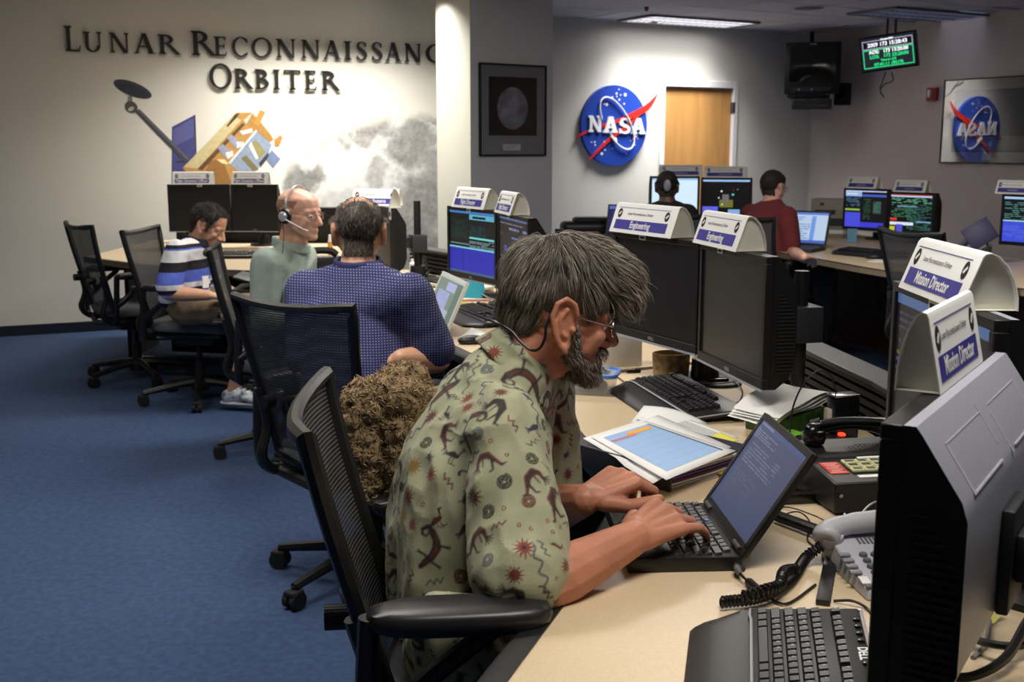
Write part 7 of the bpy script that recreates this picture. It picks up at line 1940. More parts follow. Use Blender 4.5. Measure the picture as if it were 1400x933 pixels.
# hair: thick, wavy, grey
GH = [mat('hair_grey_%d' % i, c, .45) for i, c in enumerate([(84, 77, 69), (120, 111, 100), (154, 145, 131), (70, 64, 58), (186, 177, 161)])]
hb = [hull(((-.014, 0, .058), (.098, .080, .090)), ((.035, 0, .078), (.068, .074, .070))), hull(((.078, 0, .088), (.050, .060, .044)), ((.03, 0, .095), (.055, .06, .055))),
      hull(((-.066, 0, .008), (.038, .060, .048)), ((-.05, 0, .05), (.06, .074, .07))), hull(((.104, -.01, .058), (.028, .046, .034)), ((.085, -.01, .085), (.045, .052, .04)))]
hb = [([HM @ p for p in vs], fs) for vs, fs in hb]
hme = remesh('hair', hb, .005, GH[0], 3, lambda p, n: .004 * mnoise.noise(p * 45) + .004 * mnoise.noise(p * 22))
HMi = HM.inverted(); bvh = BVHTree.FromPolygons([v.co for v in hme.vertices], [tuple(p.vertices) for p in hme.polygons])
roots = sample_roots(hme, 9000, lambda p, n: True)
fl0 = crown_flow(HM, (-.055, .01, .14), 0, .0, .02)
def near_ear(p):
    q = HMi @ p
    return abs(q.y) > .06 and ((q.x + .012) / .040) ** 2 + ((q.z + .0) / .046) ** 2 < 1
def flow1(p, n):
    q = HMi @ p; d = fl0(p, n); R = HM.to_3x3()
    w1 = mnoise.noise_vector(p * 20); w2 = mnoise.noise_vector(p * 9)
    e = R @ V((.25 if q.x > .02 else -.35 if q.x < -.03 else -.1, 0, -.5 if q.z < .06 else -.1))
    d = d + e + w1 * .30 + w2 * .40
    return (d - n * d.dot(n) * .8).normalized()
b = MB(); b.mats = list(GH)
for vs, fs in [([v.co.copy() for v in hme.vertices], [tuple(p.vertices) for p in hme.polygons])]: b.add(vs, fs, GH[0])
strands(b, bvh, roots, flow1, 9500, lambda p: .058, .00075, 5, .32, .13, [GH[0], GH[1], GH[1], GH[2], GH[2], GH[3], GH[4]], .002, 8, near_ear)
near_ear_ = 0
fr_roots = [r for r in roots if (HMi @ r[0]).x > .06 and (HMi @ r[0]).z < .09]
if fr_roots: strands(b, bvh, fr_roots, flow1, 350, lambda p: .055, .0007, 5, .75, .45, [GH[1], GH[2], GH[4]], .004, 9)
b.v = [tuple(inv1 @ V(p)) for p in b.v]
b.build('hair', None, t1, smooth=180)
# beard, moustache, brows
BH = [mat('beard_%d' % i, c, .5) for i, c in enumerate([(86, 70, 58), (132, 122, 112), (176, 168, 158), (60, 48, 40)])]
bb = []
for s in (-1, 1):
    bb += [hull(((.012, s * .062, -.020), (.012, .008, .03)), ((.02, s * .055, -.06), (.02, .012, .02))), hull(((.02, s * .053, -.055), (.02, .012, .018)), ((.068, s * .016, -.100), (.022, .018, .017))),
           hull(((.092, s * .006, -.052), (.010, .008, .006)), ((.080, s * .026, -.060), (.008, .007, .009)), ((.07, s * .03, -.075), (.012, .01, .012)))]
bb += [hull(((.075, 0, -.102), (.023, .025, .018)), ((.082, 0, -.086), (.012, .016, .008))), hull(((.045, 0, -.098), (.03, .036, .014)), ((.072, 0, -.108), (.022, .024, .013)))]
bb = [([HM @ p for p in vs], fs) for vs, fs in bb]
bme = remesh('beard', bb, .004, BH[0], 3, lambda p, n: .0015 * mnoise.noise(p * 80) - .001)
bbv = BVHTree.FromPolygons([v.co for v in bme.vertices], [tuple(p.vertices) for p in bme.polygons])
b = MB(); b.mats = list(BH); b.add([v.co.copy() for v in bme.vertices], [tuple(p.vertices) for p in bme.polygons], BH[0])
dn = HM.to_3x3() @ V((.55, 0, -1))
strands(b, bbv, sample_roots(bme, 4000, lambda p, n: True), lambda p, n: (dn + mnoise.noise_vector(p * 40) * .5).normalized(), 3600, lambda p: .012, .0006, 4, .5, .25, [BH[0], BH[1], BH[1], BH[2], BH[2], BH[3]], .001, 5)
b.v = [tuple(inv1 @ V(p)) for p in b.v]; b.build('beard', None, t1, smooth=180)
b = MB(); b.mats = [GH[0], GH[1]]
rr = random.Random(3)
for s in (-1, 1):
    for k in range(60):
        x = .012 + .034 * k / 60; p = V((.0905 - .0006 * (x * 1000 - 12) * .6, s * x, .024 + rr.uniform(-.004, .004)))
        b.tube([HM @ p, HM @ (p + V((.006, s * .006, .003))), HM @ (p + V((.004, s * .012, .0)))], [.0006, .0005, .0001], 3, rr.choice([GH[0], GH[1]]), False)
b.v = [tuple(inv1 @ V(p)) for p in b.v]; b.build('eyebrow', None, t1, smooth=180)
def glasses(label, M, rimm, cord=None, round_=.021):
    t = thing('eyeglasses', label, 'eyeglasses', M @ V((.1, 0, 0))); iv_ = Matrix.Translation(-t.location); b = MB()
    for s in (-1, 1):
        ring = [M @ V((.098 - .004 * abs(math.cos(a)) - (.010 if s * math.cos(a) > 0 else 0) * abs(math.cos(a)), s * .032 + .024 * math.cos(a), -.002 + round_ * .82 * math.sin(a))) for a in [2 * math.pi * i / 28 for i in range(29)]]
        b.tube(ring, .0011, 6)
        pts = [M @ V((.086, s * .058, .004)), M @ V((.076, s * .074, .006)), M @ V((.03, s * .081, .012)), M @ V((-.008, s * .083, .020)), M @ V((-.034, s * .081, .006)), M @ V((-.042, s * .078, -.014))]
        b.tube(spline(pts, 4), .0012, 6)
    b.tube([M @ V((.098, -.009, .003)), M @ V((.102, 0, .006)), M @ V((.098, .009, .003))], .0012, 6)
    b.v = [tuple(iv_ @ V(p)) for p in b.v]; b.build('frame', rimm, t)
    for s in (-1, 1):
        l = MB(); ring = [iv_ @ (M @ V((.0968 - .010 * (s * math.cos(a) > 0) * abs(math.cos(a)), s * .032 + .0235 * math.cos(a), -.002 + round_ * .80 * math.sin(a)))) for a in [2 * math.pi * i / 24 for i in range(24)]]
        l.add(ring, [tuple(range(24))]); l.build('lens', M_LENS, t, smooth=0)
    if cord:
        c = MB(); c.tube([iv_ @ p for p in spline([M @ V(p) for p in cord], 7)], .0027, 7); c.build('retainer_cord', M_CABLE, t)
M_LENS = mat('lens_glass', (250, 252, 255), .03, trans=1.0, alpha=.25)
glasses('thin metal rimmed glasses on the bearded man, with black neck cord', HM, M_CHROME, cord=[HM.inverted() @ at_y(u, v, y) for u, v, y in ((754, 428, 1.975), (747, 446, 1.965), (745, 463, 1.96), (738, 476, 1.962), (727, 479, 1.968), (712, 468, 1.975), (699, 453, 1.985), (680, 442, 2.0), (668, 437, 2.04), (664, 438, 2.08))])

# ------------------------------------------------------------------ man in the navy polo, seen from behind
J = {}
J['pelvis'] = (-.50, 3.60, .60); J['R'] = Rz(80)
J['chest'] = at_y(487, 428, 3.70); J['neck'] = at_y(490, 360, 3.76)
J['SR'] = at_y(560, 404, 3.60); J['SL'] = at_y(420, 398, 3.80)
J['ER'] = at_y(598, 492, 3.62); J['WR'] = at_z(548, 490, DZ + .045)
J['WL'] = at_z(520, 486, DZ + .045); J['EL'] = ik(J['SL'], J['WL'], .29, .26, (-.6, -.2, -.8))
J['HL'] = (-.56, 3.68, .575); J['HR'] = (-.42, 3.56, .575); J['KL'] = (-.22, 4.05, .54); J['KR'] = (-.10, 3.90, .54); J['AL'] = (-.18, 4.1, .13); J['AR'] = (-.06, 3.95, .13); J['toe'] = (.7, .7, 0)
J['handR'] = (J['WR'], (-.75, .55, -.1), (.1, -.1, 1), 1, (22, 30, 18), .05, (.4, .5)); J['handL'] = (J['WL'], (.5, .7, -.05), (0, -.1, 1), -1, (22, 30, 18), .05, (.4, .5))
HM2 = head_matrix(at_y(491, 318, 3.80), 96, 8, 0, 1.03)
t2, body2, inv2 = person('balding man in a navy dotted polo shirt seen from behind', J, SK3, .0055, HM2, 1.1, arms_r=(.05, .045, .031))
trousers(t2, J, (.098, .075, .06), mat('trousers_dark', (40, 42, 50), .85), inv2)
P, C = V(J['pelvis']), V(J['chest']); R = J['R']
m1 = P.lerp(C, .5)
sh = [hull((P, (.15, .205, .08), R), (m1, (.145, .20, .10), R)), hull((m1, (.145, .20, .10), R), (C, (.12, .20, .085), R)), hull((C, (.115, .19, .085), R), (V(J['neck']) + V((0, 0, -.012)), (.08, .085, .035)))]
for S, E in (('SR', 'ER'), ('SL', 'EL')):
    s, e = V(J[S]), V(J[E]); sh += [hull((V(J['neck']) + V((0, 0, -.03)), .058), (s, .056)), hull((C + (s - C) * .4, .09), (s, .076)), hull((C + V((0, 0, -.08)) + (s - C) * .5, .07), (s, .072)), hull((s, .076), (s.lerp(e, .5), .074)), hull((s.lerp(e, .5), .074), (s.lerp(e, .84), .073))]
M_POLO = mat('navy_polo', (38, 42, 92), .85, bump=(500, .3))
nt = M_POLO.node_tree; pr = nt.nodes['Principled BSDF']; tc = [x for x in nt.nodes if x.type == 'TEX_COORD'][0]
def wave(dirn, sc, off=0.0):
    mpn = nt.nodes.new('ShaderNodeMapping'); mpn.inputs['Rotation'].default_value = (0, 0, math.radians(dirn)); nt.links.new(tc.outputs['Object'], mpn.inputs['Vector'])
    wn = nt.nodes.new('ShaderNodeTexWave'); wn.bands_direction = 'X' if dirn != 999 else 'Z'; wn.inputs['Scale'].default_value = sc; nt.links.new(mpn.outputs['Vector'] if dirn != 999 else tc.outputs['Object'], wn.inputs['Vector']); return wn.outputs['Fac']
w1, w2 = wave(-8, 34), wave(999, 38)
mul = nt.nodes.new('ShaderNodeMath'); mul.operation = 'MULTIPLY'; nt.links.new(w1, mul.inputs[0]); nt.links.new(w2, mul.inputs[1])
rp = nt.nodes.new('ShaderNodeValToRGB'); rp.color_ramp.elements[0].color = (*lin((36, 40, 90)), 1); rp.color_ramp.elements[0].position = .55; rp.color_ramp.elements[1].color = (*lin((140, 142, 176)), 1); rp.color_ramp.elements[1].position = .72
nt.links.new(mul.outputs[0], rp.inputs['Fac']); nt.links.new(rp.outputs['Color'], pr.inputs['Base Color'])
cloth(t2, 'polo_shirt', sh, .008, M_POLO, 5, folds(.006, 8, 8, 5, .002), inv2)
nc = V(J['neck']); ch = []
for k in range(17):
    a = math.radians(360 * k / 16); p = nc + V((math.cos(a) * .075, math.sin(a) * .075, -.012 + .01 * math.sin(a)))
    if k: ch.append(hull((pv, .010), (p, .010), (pv + V((0, 0, .022)), .007), (p + V((0, 0, .022)), .007)))
    pv = p
cloth(t2, 'collar', ch, .005, mat('navy_collar', (34, 37, 82), .85), 2, None, inv2)
DH = [mat('hair_dark_%d' % i, c, .5) for i, c in enumerate([(64, 56, 50), (100, 91, 83), (48, 42, 38), (136, 127, 117)])]
def bald_top(p):     # bare crown and front
    return max((abs(p.y) - .046), (-.064 - p.x), (.070 - p.z))
reg = scalp(bald_top, nape=-.085)
cap_from(body2, HM2, reg, .004, DH[0], 'hair_cap', t2).data.transform(inv2)
HMi2 = HM2.inverted(); bv = BVHTree.FromPolygons([v.co for v in body2.vertices], [tuple(p.vertices) for p in body2.polygons])
rts = sample_roots(body2, 5000, lambda p, n: (p - HM2.translation).length < .16 and reg(HMi2 @ p) > 0)
b = MB(); b.mats = list(DH)
strands(b, bv, rts, crown_flow(HM2, (.0, 0, .14), 0, 0, .06), 2600, lambda p: .018 * min(1, .35 + reg(HMi2 @ p) / .03), .0006, 3, .10, .2, [DH[0], DH[0], DH[1], DH[2], DH[3]], .005, 4)
rts2 = sample_roots(body2, 900, lambda p, n: (p - HM2.translation).length < .16 and (HMi2 @ p).z > .06 and (HMi2 @ p).x < .03 and reg(HMi2 @ p) <= 0)
if rts2: strands(b, bv, rts2, crown_flow(HM2, (.05, 0, .14)), 260, lambda p: .016, .0006, 3, .3, .25, [DH[0], DH[1]], .002, 6)
b.v = [tuple(inv2 @ V(p)) for p in b.v]; b.build('hair', None, t2, smooth=180)

# ------------------------------------------------------------------ man in the grey shirt with headset
J = {}
J['pelvis'] = (-1.08, 5.25, .60); J['R'] = Rz(22)
J['chest'] = at_y(385, 386, 5.12); J['neck'] = at_y(398, 334, 5.10)
J['SR'] = at_y(366, 360, 4.93); J['SL'] = at_y(412, 352, 5.30)
J['ER'] = at_y(360, 440, 4.92); J['WR'] = at_z(428, 444, DZ + .04); J['EL'] = at_y(415, 420, 5.42); J['WL'] = at_z(440, 420, DZ + .04)
J['HL'] = (-1.04, 5.34, .575); J['HR'] = (-1.04, 5.16, .575); J['KL'] = (-.66, 5.42, .55); J['KR'] = (-.64, 5.2, .55); J['AL'] = (-.66, 5.45, .13); J['AR'] = (-.70, 5.2, .13); J['toe'] = (1, .1, 0)
J['handR'] = (J['WR'], (1, .2, -.1), (0, 0, 1), 1, (22, 30, 18), .05, (.4, .5)); J['handL'] = (J['WL'], (1, -.2, -.1), (0, 0, 1), -1, (22, 30, 18), .05, (.4, .5))
HM3 = head_matrix(at_y(409, 293, 5.06), -24, 3, 0, 1.0) @ Matrix.Diagonal((1.04, 1.12, 1.0, 1))
t3, body3, inv3 = person('bald man in a grey green shirt wearing a headset, turned to the right', J, SK2, .0055, HM3, 1.0, arms_r=(.05, .044, .031))
trousers(t3, J, (.098, .078, .062), mat('jeans_blue_grey', (82, 92, 102), .9, noise=(40, .25)), inv3)
for A in ('AL', 'AR'): shoe(t3, J[A], J['toe'], mat('shoe_black', (28, 28, 30), .5), inv3, M_BLACKM)
P, C = V(J['pelvis']), V(J['chest']); R = J['R']; m1 = P.lerp(C, .5)
sh = [hull((P, (.16, .19, .08), R), (m1, (.155, .19, .10), R)), hull((m1, (.155, .19, .10), R), (C, (.125, .185, .085), R)), hull((C, (.11, .17, .08), R), (V(J['neck']) + V((0, 0, -.02)), (.075, .078, .03)))]
for S, E, W in (('SR', 'ER', 'WR'), ('SL', 'EL', 'WL')):
    s, e, w_ = V(J[S]), V(J[E]), V(J[W]); sh += [hull((V(J['neck']) + V((0, 0, -.03)), .058), (s, .056)), hull((C + (s - C) * .4, .09), (s, .074)), hull((s, .074), (s.lerp(e, .5), .068)), hull((s.lerp(e, .5), .068), (e, .06)), hull((e, .06), (e.lerp(w_, .85), .045))]
M_GSH = mat('shirt_grey_green', (150, 164, 156), .85, bump=(300, .2))
cloth(t3, 'shirt', sh, .008, M_GSH, 5, folds(.006, 8, 8, 5, .002), inv3)
nc = V(J['neck']); ch = []
for k in range(17):
    a = math.radians(360 * k / 16); p = nc + V((math.cos(a) * .08, math.sin(a) * .08, -.018 - .02 * math.cos(a)))
    if k: ch.append(hull((pv, .008), (p, .008), (pv + V((0, 0, .03)), .006), (p + V((0, 0, .03)), .006)))
    pv = p
cloth(t3, 'collar', ch, .005, M_GSH, 2, None, inv3)
reg3 = scalp(lambda p: min(.066 - p.z, .022 - p.x + (p.z - .03) * .5), nape=-.07)
cap_from(body3, HM3, reg3, .0012, mat('hair_stubble', (150, 116, 94), .8, noise=(200, .2)), 'hair', t3).data.transform(inv3)
glasses('thin brown framed glasses on the man with headset', HM3, mat('brown_metal', (92, 62, 44), .35, .6))
def headset(label, M, pad, band, boom=True, side=-1):
    t = thing('headset', label, 'headset', M @ V((0, side * .1, 0))); iv_ = Matrix.Translation(-t.location)
    b = MB(); arc = [M @ V((-.004 - .006 * math.sin(a), .088 * math.cos(a), .018 + .107 * math.sin(a))) for a in [math.pi * i / 24 for i in range(25)]]
    rows = []
    b.tube(arc, .0042, 8); b.v = [tuple(iv_ @ V(p)) for p in b.v]; b.build('headband', band, t)
    for s in ((side,) if boom else (-1, 1)):
        e = MB(); Me = iv_ @ M @ Matrix.Translation((-.004, s * .086, -.004)) @ Matrix.Rotation(s * -math.pi / 2, 4, 'X')
        e.lathe([(0, .0), (.030, 0), (.034, .006), (.031, .014), (.0, .016)], 20, M=Me); ec = e.build('ear_cushion', pad, t)
        e = MB(); e.lathe([(0, .016), (.020, .016), (.022, .022), (.014, .028), (0, .029)], 18, M=Me); e.build('ear_cup', band, t)
    if boom:
        e = MB(); e.tube([iv_ @ (M @ V(p)) for p in [(.0, side * .112, -.008), (.03, side * .105, -.025), (.075, side * .074, -.055), (.088, side * .058, -.063)]], [.0035, .003, .0028, .0045], 7); e.build('mic_boom', mat('boom_white', (220, 220, 218), .4), t)
        e = MB(); e.tube([iv_ @ p for p in spline([M @ V((-.006, side * .10, -.03)), M @ V((-.01, side * .09, -.09)), M @ V((.0, side * .11, -.17)), M @ V((.02, side * .13, -.24))], 5)], .0016, 5); e.build('wire', mat('wire_maroon', (76, 34, 30), .5), t)
headset('silver headset with white boom on the bald man', HM3, M_BLACK, mat('headset_silver', (190, 192, 198), .3, .4))

# ------------------------------------------------------------------ man in the striped polo, laptop on his knees
J = {}
J['pelvis'] = at_y(252, 445, 6.22); J['pelvis'].z = .60; J['R'] = Rz(0)
J['chest'] = at_y(257, 362, 6.20); J['neck'] = at_y(271, 328, 6.18)
J['SR'] = at_y(243, 345, 6.02); J['SL'] = at_y(272, 342, 6.40)
J['ER'] = at_y(229, 401, 5.96); J['WR'] = at_y(285, 404, 5.98); J['EL'] = ik(J['SL'], at_y(309, 395, 6.28), .28, .25, (0, .5, -.8)); J['WL'] = at_y(309, 393, 6.28)
J['HL'] = V(J['pelvis']) + V((.04, .1, -.02)); J['HR'] = V(J['pelvis']) + V((.04, -.1, -.02)); J['KL'] = V(J['pelvis']) + V((.44, .13, -.02)); J['KR'] = V(J['pelvis']) + V((.44, -.10, -.02))
J['AL'] = (-1.50, 6.42, .13); J['AR'] = (-1.55, 6.16, .115); J['toe'] = (.97, -.2, 0)
J['handR'] = (J['WR'], (1, .15, -.12), (.1, -.1, 1), 1, (24, 36, 20), .06, (.4, .5)); J['handL'] = (J['WL'], (.7, -.5, -.2), (.1, .0, 1), -1, (24, 36, 20), .06, (.4, .5))
HM4 = head_matrix(at_y(285, 309, 6.18), -8, 26, 0, 1.0)
t4, body4, inv4 = person('dark haired man in a blue white and black striped polo, looking down', J, SK3, .0055, HM4, 1.0, lid=1, arms_r=(.044, .038, .028))
trousers(t4, J, (.095, .08, .07), mat('khaki_shorts', (128, 110, 88), .9, noise=(30, .2)), inv4, disp=folds(.008, 12, 12, 9), upto=.25)
for A in ('AL', 'AR'): shoe(t4, J[A], J['toe'], mat('shoe_navy_white', (190, 194, 200), .5, noise=(26, .75), dark=(30, 44, 84)), inv4, M_WHITE)
P, C = V(J['pelvis']), V(J['chest']); R = J['R']; m1 = P.lerp(C, .5)
sh = [hull((P + V((0, 0, .02)), (.135, .175, .06), R), (m1, (.13, .17, .10), R)), hull((m1, (.13, .17, .10), R), (C, (.11, .17, .08), R)), hull((C, (.10, .16, .07), R), (V(J['neck']) + V((0, 0, -.02)), (.07, .072, .03)))]
for S, E in (('SR', 'ER'), ('SL', 'EL')):
    s, e = V(J[S]), V(J[E]); sh += [hull((V(J['neck']) + V((0, 0, -.03)), .058), (s, .056)), hull((C + (s - C) * .4, .08), (s, .070)), hull((s, .072), (s.lerp(e, .5), .072)), hull((s.lerp(e, .5), .072), (s.lerp(e, .82), .074))]
M_STR = mat('striped_polo', (96, 110, 200), .85, bump=(300, .15))
nt = M_STR.node_tree; pr = nt.nodes['Principled BSDF']; tc = [x for x in nt.nodes if x.type == 'TEX_COORD'][0]
sx = nt.nodes.new('ShaderNodeSeparateXYZ'); nt.links.new(tc.outputs['Object'], sx.inputs[0])
md = nt.nodes.new('ShaderNodeMath'); md.operation = 'MULTIPLY_ADD'; md.inputs[1].default_value = 1 / .235; md.inputs[2].default_value = -.10; nt.links.new(sx.outputs['Z'], md.inputs[0])
frn = nt.nodes.new('ShaderNodeMath'); frn.operation = 'FRACT'; nt.links.new(md.outputs[0], frn.inputs[0])
rp = nt.nodes.new('ShaderNodeValToRGB'); rp.color_ramp.interpolation = 'CONSTANT'
els = [(0, (88, 108, 206)), (.28, (26, 24, 34)), (.50, (226, 226, 230)), (.76, (88, 108, 206)), (.80, (26, 24, 34)), (.88, (226, 226, 230))]
rp.color_ramp.elements[0].color = (*lin(els[0][1]), 1); rp.color_ramp.elements[1].position = els[1][0]; rp.color_ramp.elements[1].color = (*lin(els[1][1]), 1)
for p_, c_ in els[2:]: e = rp.color_ramp.elements.new(p_); e.color = (*lin(c_), 1)
nt.links.new(frn.outputs[0], rp.inputs['Fac']); nt.links.new(rp.outputs['Color'], pr.inputs['Base Color'])
cloth(t4, 'polo_shirt', sh, .008, M_STR, 5, folds(.007, 9, 9, 5, .002), inv4)
nc = V(J['neck']); ch = []
for k in range(17):
    a = math.radians(360 * k / 16); p = nc + V((math.cos(a) * .072, math.sin(a) * .072, -.016 - .022 * math.cos(a)))
    if k: ch.append(hull((pv, .009), (p, .009), (pv + V((0, 0, .03)), .006), (p + V((0, 0, .03)), .006)))
    pv = p
cloth(t4, 'collar', ch, .005, mat('navy_knit', (30, 30, 52), .85), 2, None, inv4)
bp_ = at_y(280, 375, 5.99); b = MB(); b.box(-.02, .02, -.002, .002, -.035, .03); b.build('badge', M_WHITE, t4, M=inv4 @ Matrix.Translation(at_y(281, 385, 6.10)) @ Matrix.Rotation(.9, 4, 'Z'), smooth=0)
reg4 = scalp(None, sideburn=.0, nape=-.07)
cap_from(body4, HM4, reg4, .010, mat('hair_black', (34, 28, 25), .75, bump=(160, .6)), 'hair', t4).data.transform(inv4)
bv4 = BVHTree.FromPolygons([v.co for v in body4.vertices], [tuple(p.vertices) for p in body4.polygons]); HMi4 = HM4.inverted()
r4 = sample_roots(body4, 3000, lambda p, n: (p - HM4.translation).length < .16 and reg4(HMi4 @ p) > .004)
b = MB(); b.mats = [MATS['hair_black'], DH[0]]
strands(b, bv4, r4, crown_flow(HM4, (-.06, 0, .12), 0, .02, .0), 1500, lambda p: .022, .0009, 3, .5, .2, [MATS['hair_black'], DH[0]], .010, 14)
b.v = [tuple(inv4 @ V(p)) for p in b.v]; b.build('hair_strands', None, t4, smooth=180)
lp4 = at_y(300, 414, 6.12)
laptop('black laptop resting on the knees of the striped shirt man', (J['KR'][0] + .06, J['KR'][1] + .30), (.05, -1), .30, .22, 16, [], (6, 6, 8), M_BLACK, z=.655, keys=M_BLACK, lid_h=.22, bst=.2)

# ------------------------------------------------------------------ the two men of the back row
J = {}
J['pelvis'] = (1.12, 8.15, .60); J['R'] = Rz(83)
J['chest'] = at_y(912, 298, 8.20); J['neck'] = at_y(912, 275, 8.22); J['SR'] = at_y(940, 292, 8.15); J['SL'] = at_y(884, 292, 8.22)
J['ER'] = at_y(958, 335, 8.2); J['EL'] = at_y(870, 335, 8.25); J['WR'] = (1.36, 8.66, DZ + .04); J['WL'] = (1.06, 8.80, DZ + .04)
J['HL'] = (1.04, 8.2, .575); J['HR'] = (1.22, 8.2, .575); J['KL'] = (1.10, 8.58, .54); J['KR'] = (1.30, 8.58, .54); J['AL'] = (1.1, 8.6, .13); J['AR'] = (1.3, 8.6, .13); J['toe'] = (.1, 1, 0)
J['handR'] = (J['WR'], (-.2, 1, -.1), (0, 0, 1), 1, (22, 30, 18), .05, (.4, .5)); J['handL'] = (J['WL'], (.2, 1, -.1), (0, 0, 1), -1, (22, 30, 18), .05, (.4, .5))
HM5 = head_matrix(at_y(912, 256, 8.26), 78, 2, 0, 1.0)
t5, body5, inv5 = person('man in a black shirt with a headset pad, seen from behind at white screen', J, SK4, .008, HM5, 1.0)
trousers(t5, J, (.095, .075, .06), MATS['trousers_dark'], inv5, .011)
P, C = V(J['pelvis']), V(J['chest']); R = J['R']; m1 = P.lerp(C, .5)
sh = [hull((P, (.15, .19, .08), R), (m1, (.145, .19, .10), R)), hull((m1, (.145, .19, .10), R), (C, (.12, .19, .075), R)), hull((C, (.11, .18, .06), R), (V(J['neck']) + V((0, 0, -.015)), (.07, .075, .03)))]
for S, E, W in (('SR', 'ER', 'WR'), ('SL', 'EL', 'WL')):
    s, e, w_ = V(J[S]), V(J[E]), V(J[W]); sh += [hull((V(J['neck']) + V((0, 0, -.03)), .058), (s, .056)), hull((C + (s - C) * .4, .085), (s, .07)), hull((s, .07), (e, .06)), hull((e, .06), (e.lerp(w_, .9), .045))]
cloth(t5, 'shirt', sh, .010, mat('shirt_black', (22, 22, 24), .9), 4, folds(.006, 8, 8, 5), inv5)
cap_from(body5, HM5, scalp(None, nape=-.07), .006, MATS['hair_black'], 'hair', t5).data.transform(inv5)
t = thing('headset', 'grey headset pad on the back of the black shirt man\'s head', 'headset', HM5 @ V((-.112, 0, .02)))
iv_ = Matrix.Translation(-t.location); b = MB(); b.ball((0, 0, 0), (.011, .026, .042), seg=12); b.build('rear_pad', mat('headset_grey', (150, 150, 160), .35), t, M=iv_ @ HM5 @ Matrix.Translation((-.115, -.01, .012)))
b = MB(); b.tube([iv_ @ (HM5 @ V((.0 - .112 * math.sin(a), .088 * math.cos(a), .02 + .03 * math.sin(a)))) for a in [math.pi * i / 16 for i in range(17)]], .004, 6); b.build('neck_band', M_BLACK, t)

J = {}
J['pelvis'] = (1.86, 7.85, .60); J['R'] = Rz(48)
J['chest'] = at_y(1050, 300, 7.92); J['neck'] = at_y(1056, 274, 7.95); J['SR'] = at_y(1076, 296, 7.78); J['SL'] = at_y(1027, 292, 8.10)
J['ER'] = at_y(1083, 345, 7.72); J['WR'] = at_z(1100, 352, DZ + .05); J['EL'] = at_y(1030, 335, 8.25); J['WL'] = (1.62, 8.34, DZ + .05)
J['HL'] = (1.84, 7.95, .575); J['HR'] = (1.96, 7.80, .575); J['KL'] = (2.12, 8.2, .54); J['KR'] = (2.24, 8.02, .54); J['AL'] = (2.14, 8.22, .13); J['AR'] = (2.26, 8.04, .13); J['toe'] = (.7, .7, 0)
J['handR'] = (J['WR'], (.6, .8, -.1), (0, 0, 1), 1, (22, 30, 18), .05, (.4, .5)); J['handL'] = (J['WL'], (.6, .6, -.1), (0, 0, 1), -1, (22, 30, 18), .05, (.4, .5))
HM6 = head_matrix(at_y(1057, 257, 8.0), 40, 8, 0, 1.02)
t6, body6, inv6 = person('man in a maroon short sleeved shirt turned away at the back row', J, SK2, .008, HM6, 1.0)
trousers(t6, J, (.095, .075, .06), mat('trousers_grey', (86, 86, 84), .9), inv6, .011)
P, C = V(J['pelvis']), V(J['chest']); R = J['R']; m1 = P.lerp(C, .5)
sh = [hull((P, (.15, .19, .08), R), (m1, (.145, .185, .10), R)), hull((m1, (.145, .185, .10), R), (C, (.12, .18, .075), R)), hull((C, (.11, .17, .06), R), (V(J['neck']) + V((0, 0, -.005)), (.07, .075, .03)))]
for S, E in (('SR', 'ER'), ('SL', 'EL')):
    s, e = V(J[S]), V(J[E]); sh += [hull((V(J['neck']) + V((0, 0, -.03)), .058), (s, .056)), hull((C + (s - C) * .4, .085), (s, .07)), hull((s, .072), (s.lerp(e, .8), .068))]
cloth(t6, 'shirt', sh, .010, mat('shirt_maroon', (108, 40, 44), .9), 4, folds(.006, 8, 8, 5), inv6)
cap_from(body6, HM6, scalp(None, nape=-.065), .009, MATS['hair_black'], 'hair', t6).data.transform(inv6)
glasses('glasses on the man in the maroon shirt', HM6, M_CHROME)

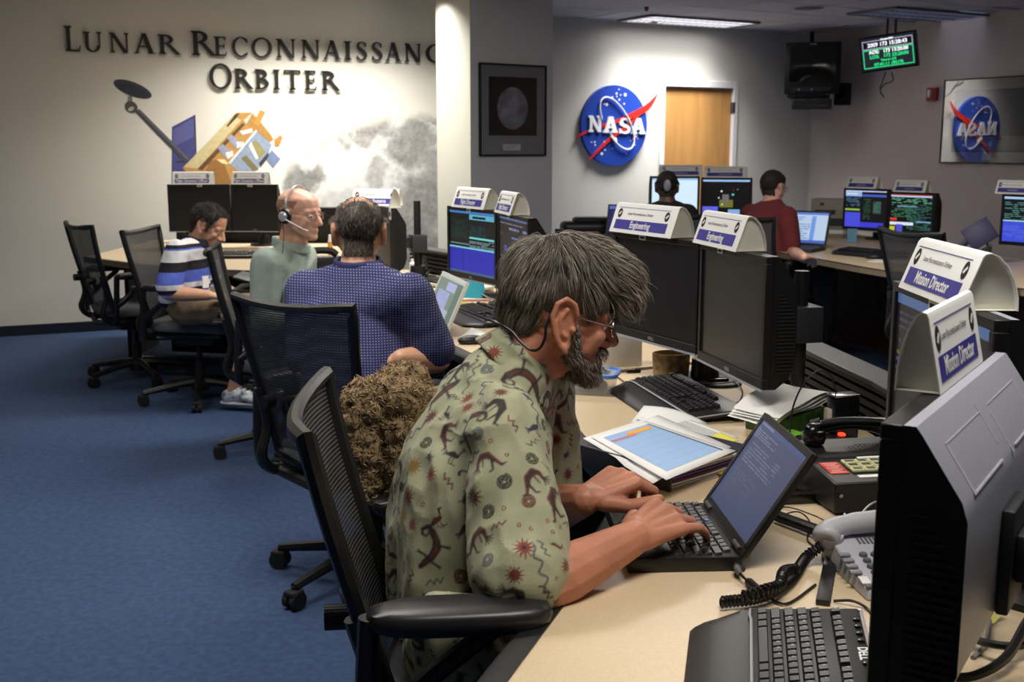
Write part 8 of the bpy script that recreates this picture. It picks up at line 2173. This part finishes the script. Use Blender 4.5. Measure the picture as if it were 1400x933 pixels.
# ------------------------------------------------------------------ shawl over an empty chair beside the bearded man
sc_ = [hull((at_y(505, 545, 2.26), (0.044, 0.056, 0.040)), (at_y(560, 522, 2.29), (0.040, 0.056, 0.036))), hull((at_y(490, 590, 2.24), (0.036, 0.048, 0.064)), (at_y(520, 560, 2.24), (0.048, 0.048, 0.048))),
       hull((at_y(545, 545, 2.23), (0.048, 0.048, 0.040)), (at_y(590, 560, 2.28), (0.040, 0.056, 0.048))), hull((at_y(478, 575, 2.26), (0.021, 0.040, 0.040)), (at_y(488, 550, 2.26), (0.024, 0.040, 0.032))),
       hull((at_y(505, 600, 2.21), (0.032, 0.032, 0.040)), (at_y(500, 680, 2.21), (0.027, 0.028, 0.040))), hull((at_y(545, 590, 2.20), (0.028, 0.024, 0.032)), (at_y(548, 690, 2.21), (0.029, 0.024, 0.048))), hull((at_y(522, 600, 2.27), (0.048, 0.040, 0.048)), (at_y(530, 690, 2.28), (0.044, 0.032, 0.048))), hull((at_y(560, 600, 2.26), (0.048, 0.040, 0.048)), (at_y(580, 690, 2.28), (0.044, 0.032, 0.048)))]
YM = [mat('yarn_%d' % i, c, .95) for i, c in enumerate([(150, 128, 96), (186, 166, 126), (112, 92, 68), (164, 138, 92), (134, 104, 92)])]
sme = remesh('shawl', sc_, .006, YM[0], 2, lambda p, n: .012 * mnoise.noise(p * 22) + .007 * (1 - 2 * abs(mnoise.noise(p * 48))) + .004 * mnoise.noise(p * 110))
ts = thing('crochet_shawl', 'brown crocheted shawl heaped over a chair back beside the bearded man', 'shawl', (at_y(530, 600, 2.26).x, 2.26, .74))
ivs = Matrix.Translation(-ts.location); sbv = BVHTree.FromPolygons([v.co for v in sme.vertices], [tuple(p.vertices) for p in sme.polygons])
b = MB(); b.mats = list(YM); b.add([v.co.copy() for v in sme.vertices], [tuple(p.vertices) for p in sme.polygons], YM[0])
b.v = [tuple(ivs @ V(p)) for p in b.v]; b.build('knit_cloth', YM[0], ts, smooth=180)
b = MB(); b.mats = list(YM)
strands(b, sbv, sample_roots(sme, 6000, lambda p, n: n.y < .4), lambda p, n: (lambda d: (d - n * d.dot(n)).normalized())(mnoise.noise_vector(p * 55) + V((.01, 0, 0))), 7000, lambda p: .015, .0017, 3, .25, .7, YM, .001, 12)
b.v = [tuple(ivs @ V(p)) for p in b.v]; tag(b.build('yarn', None, ts, smooth=180), kind='stuff')
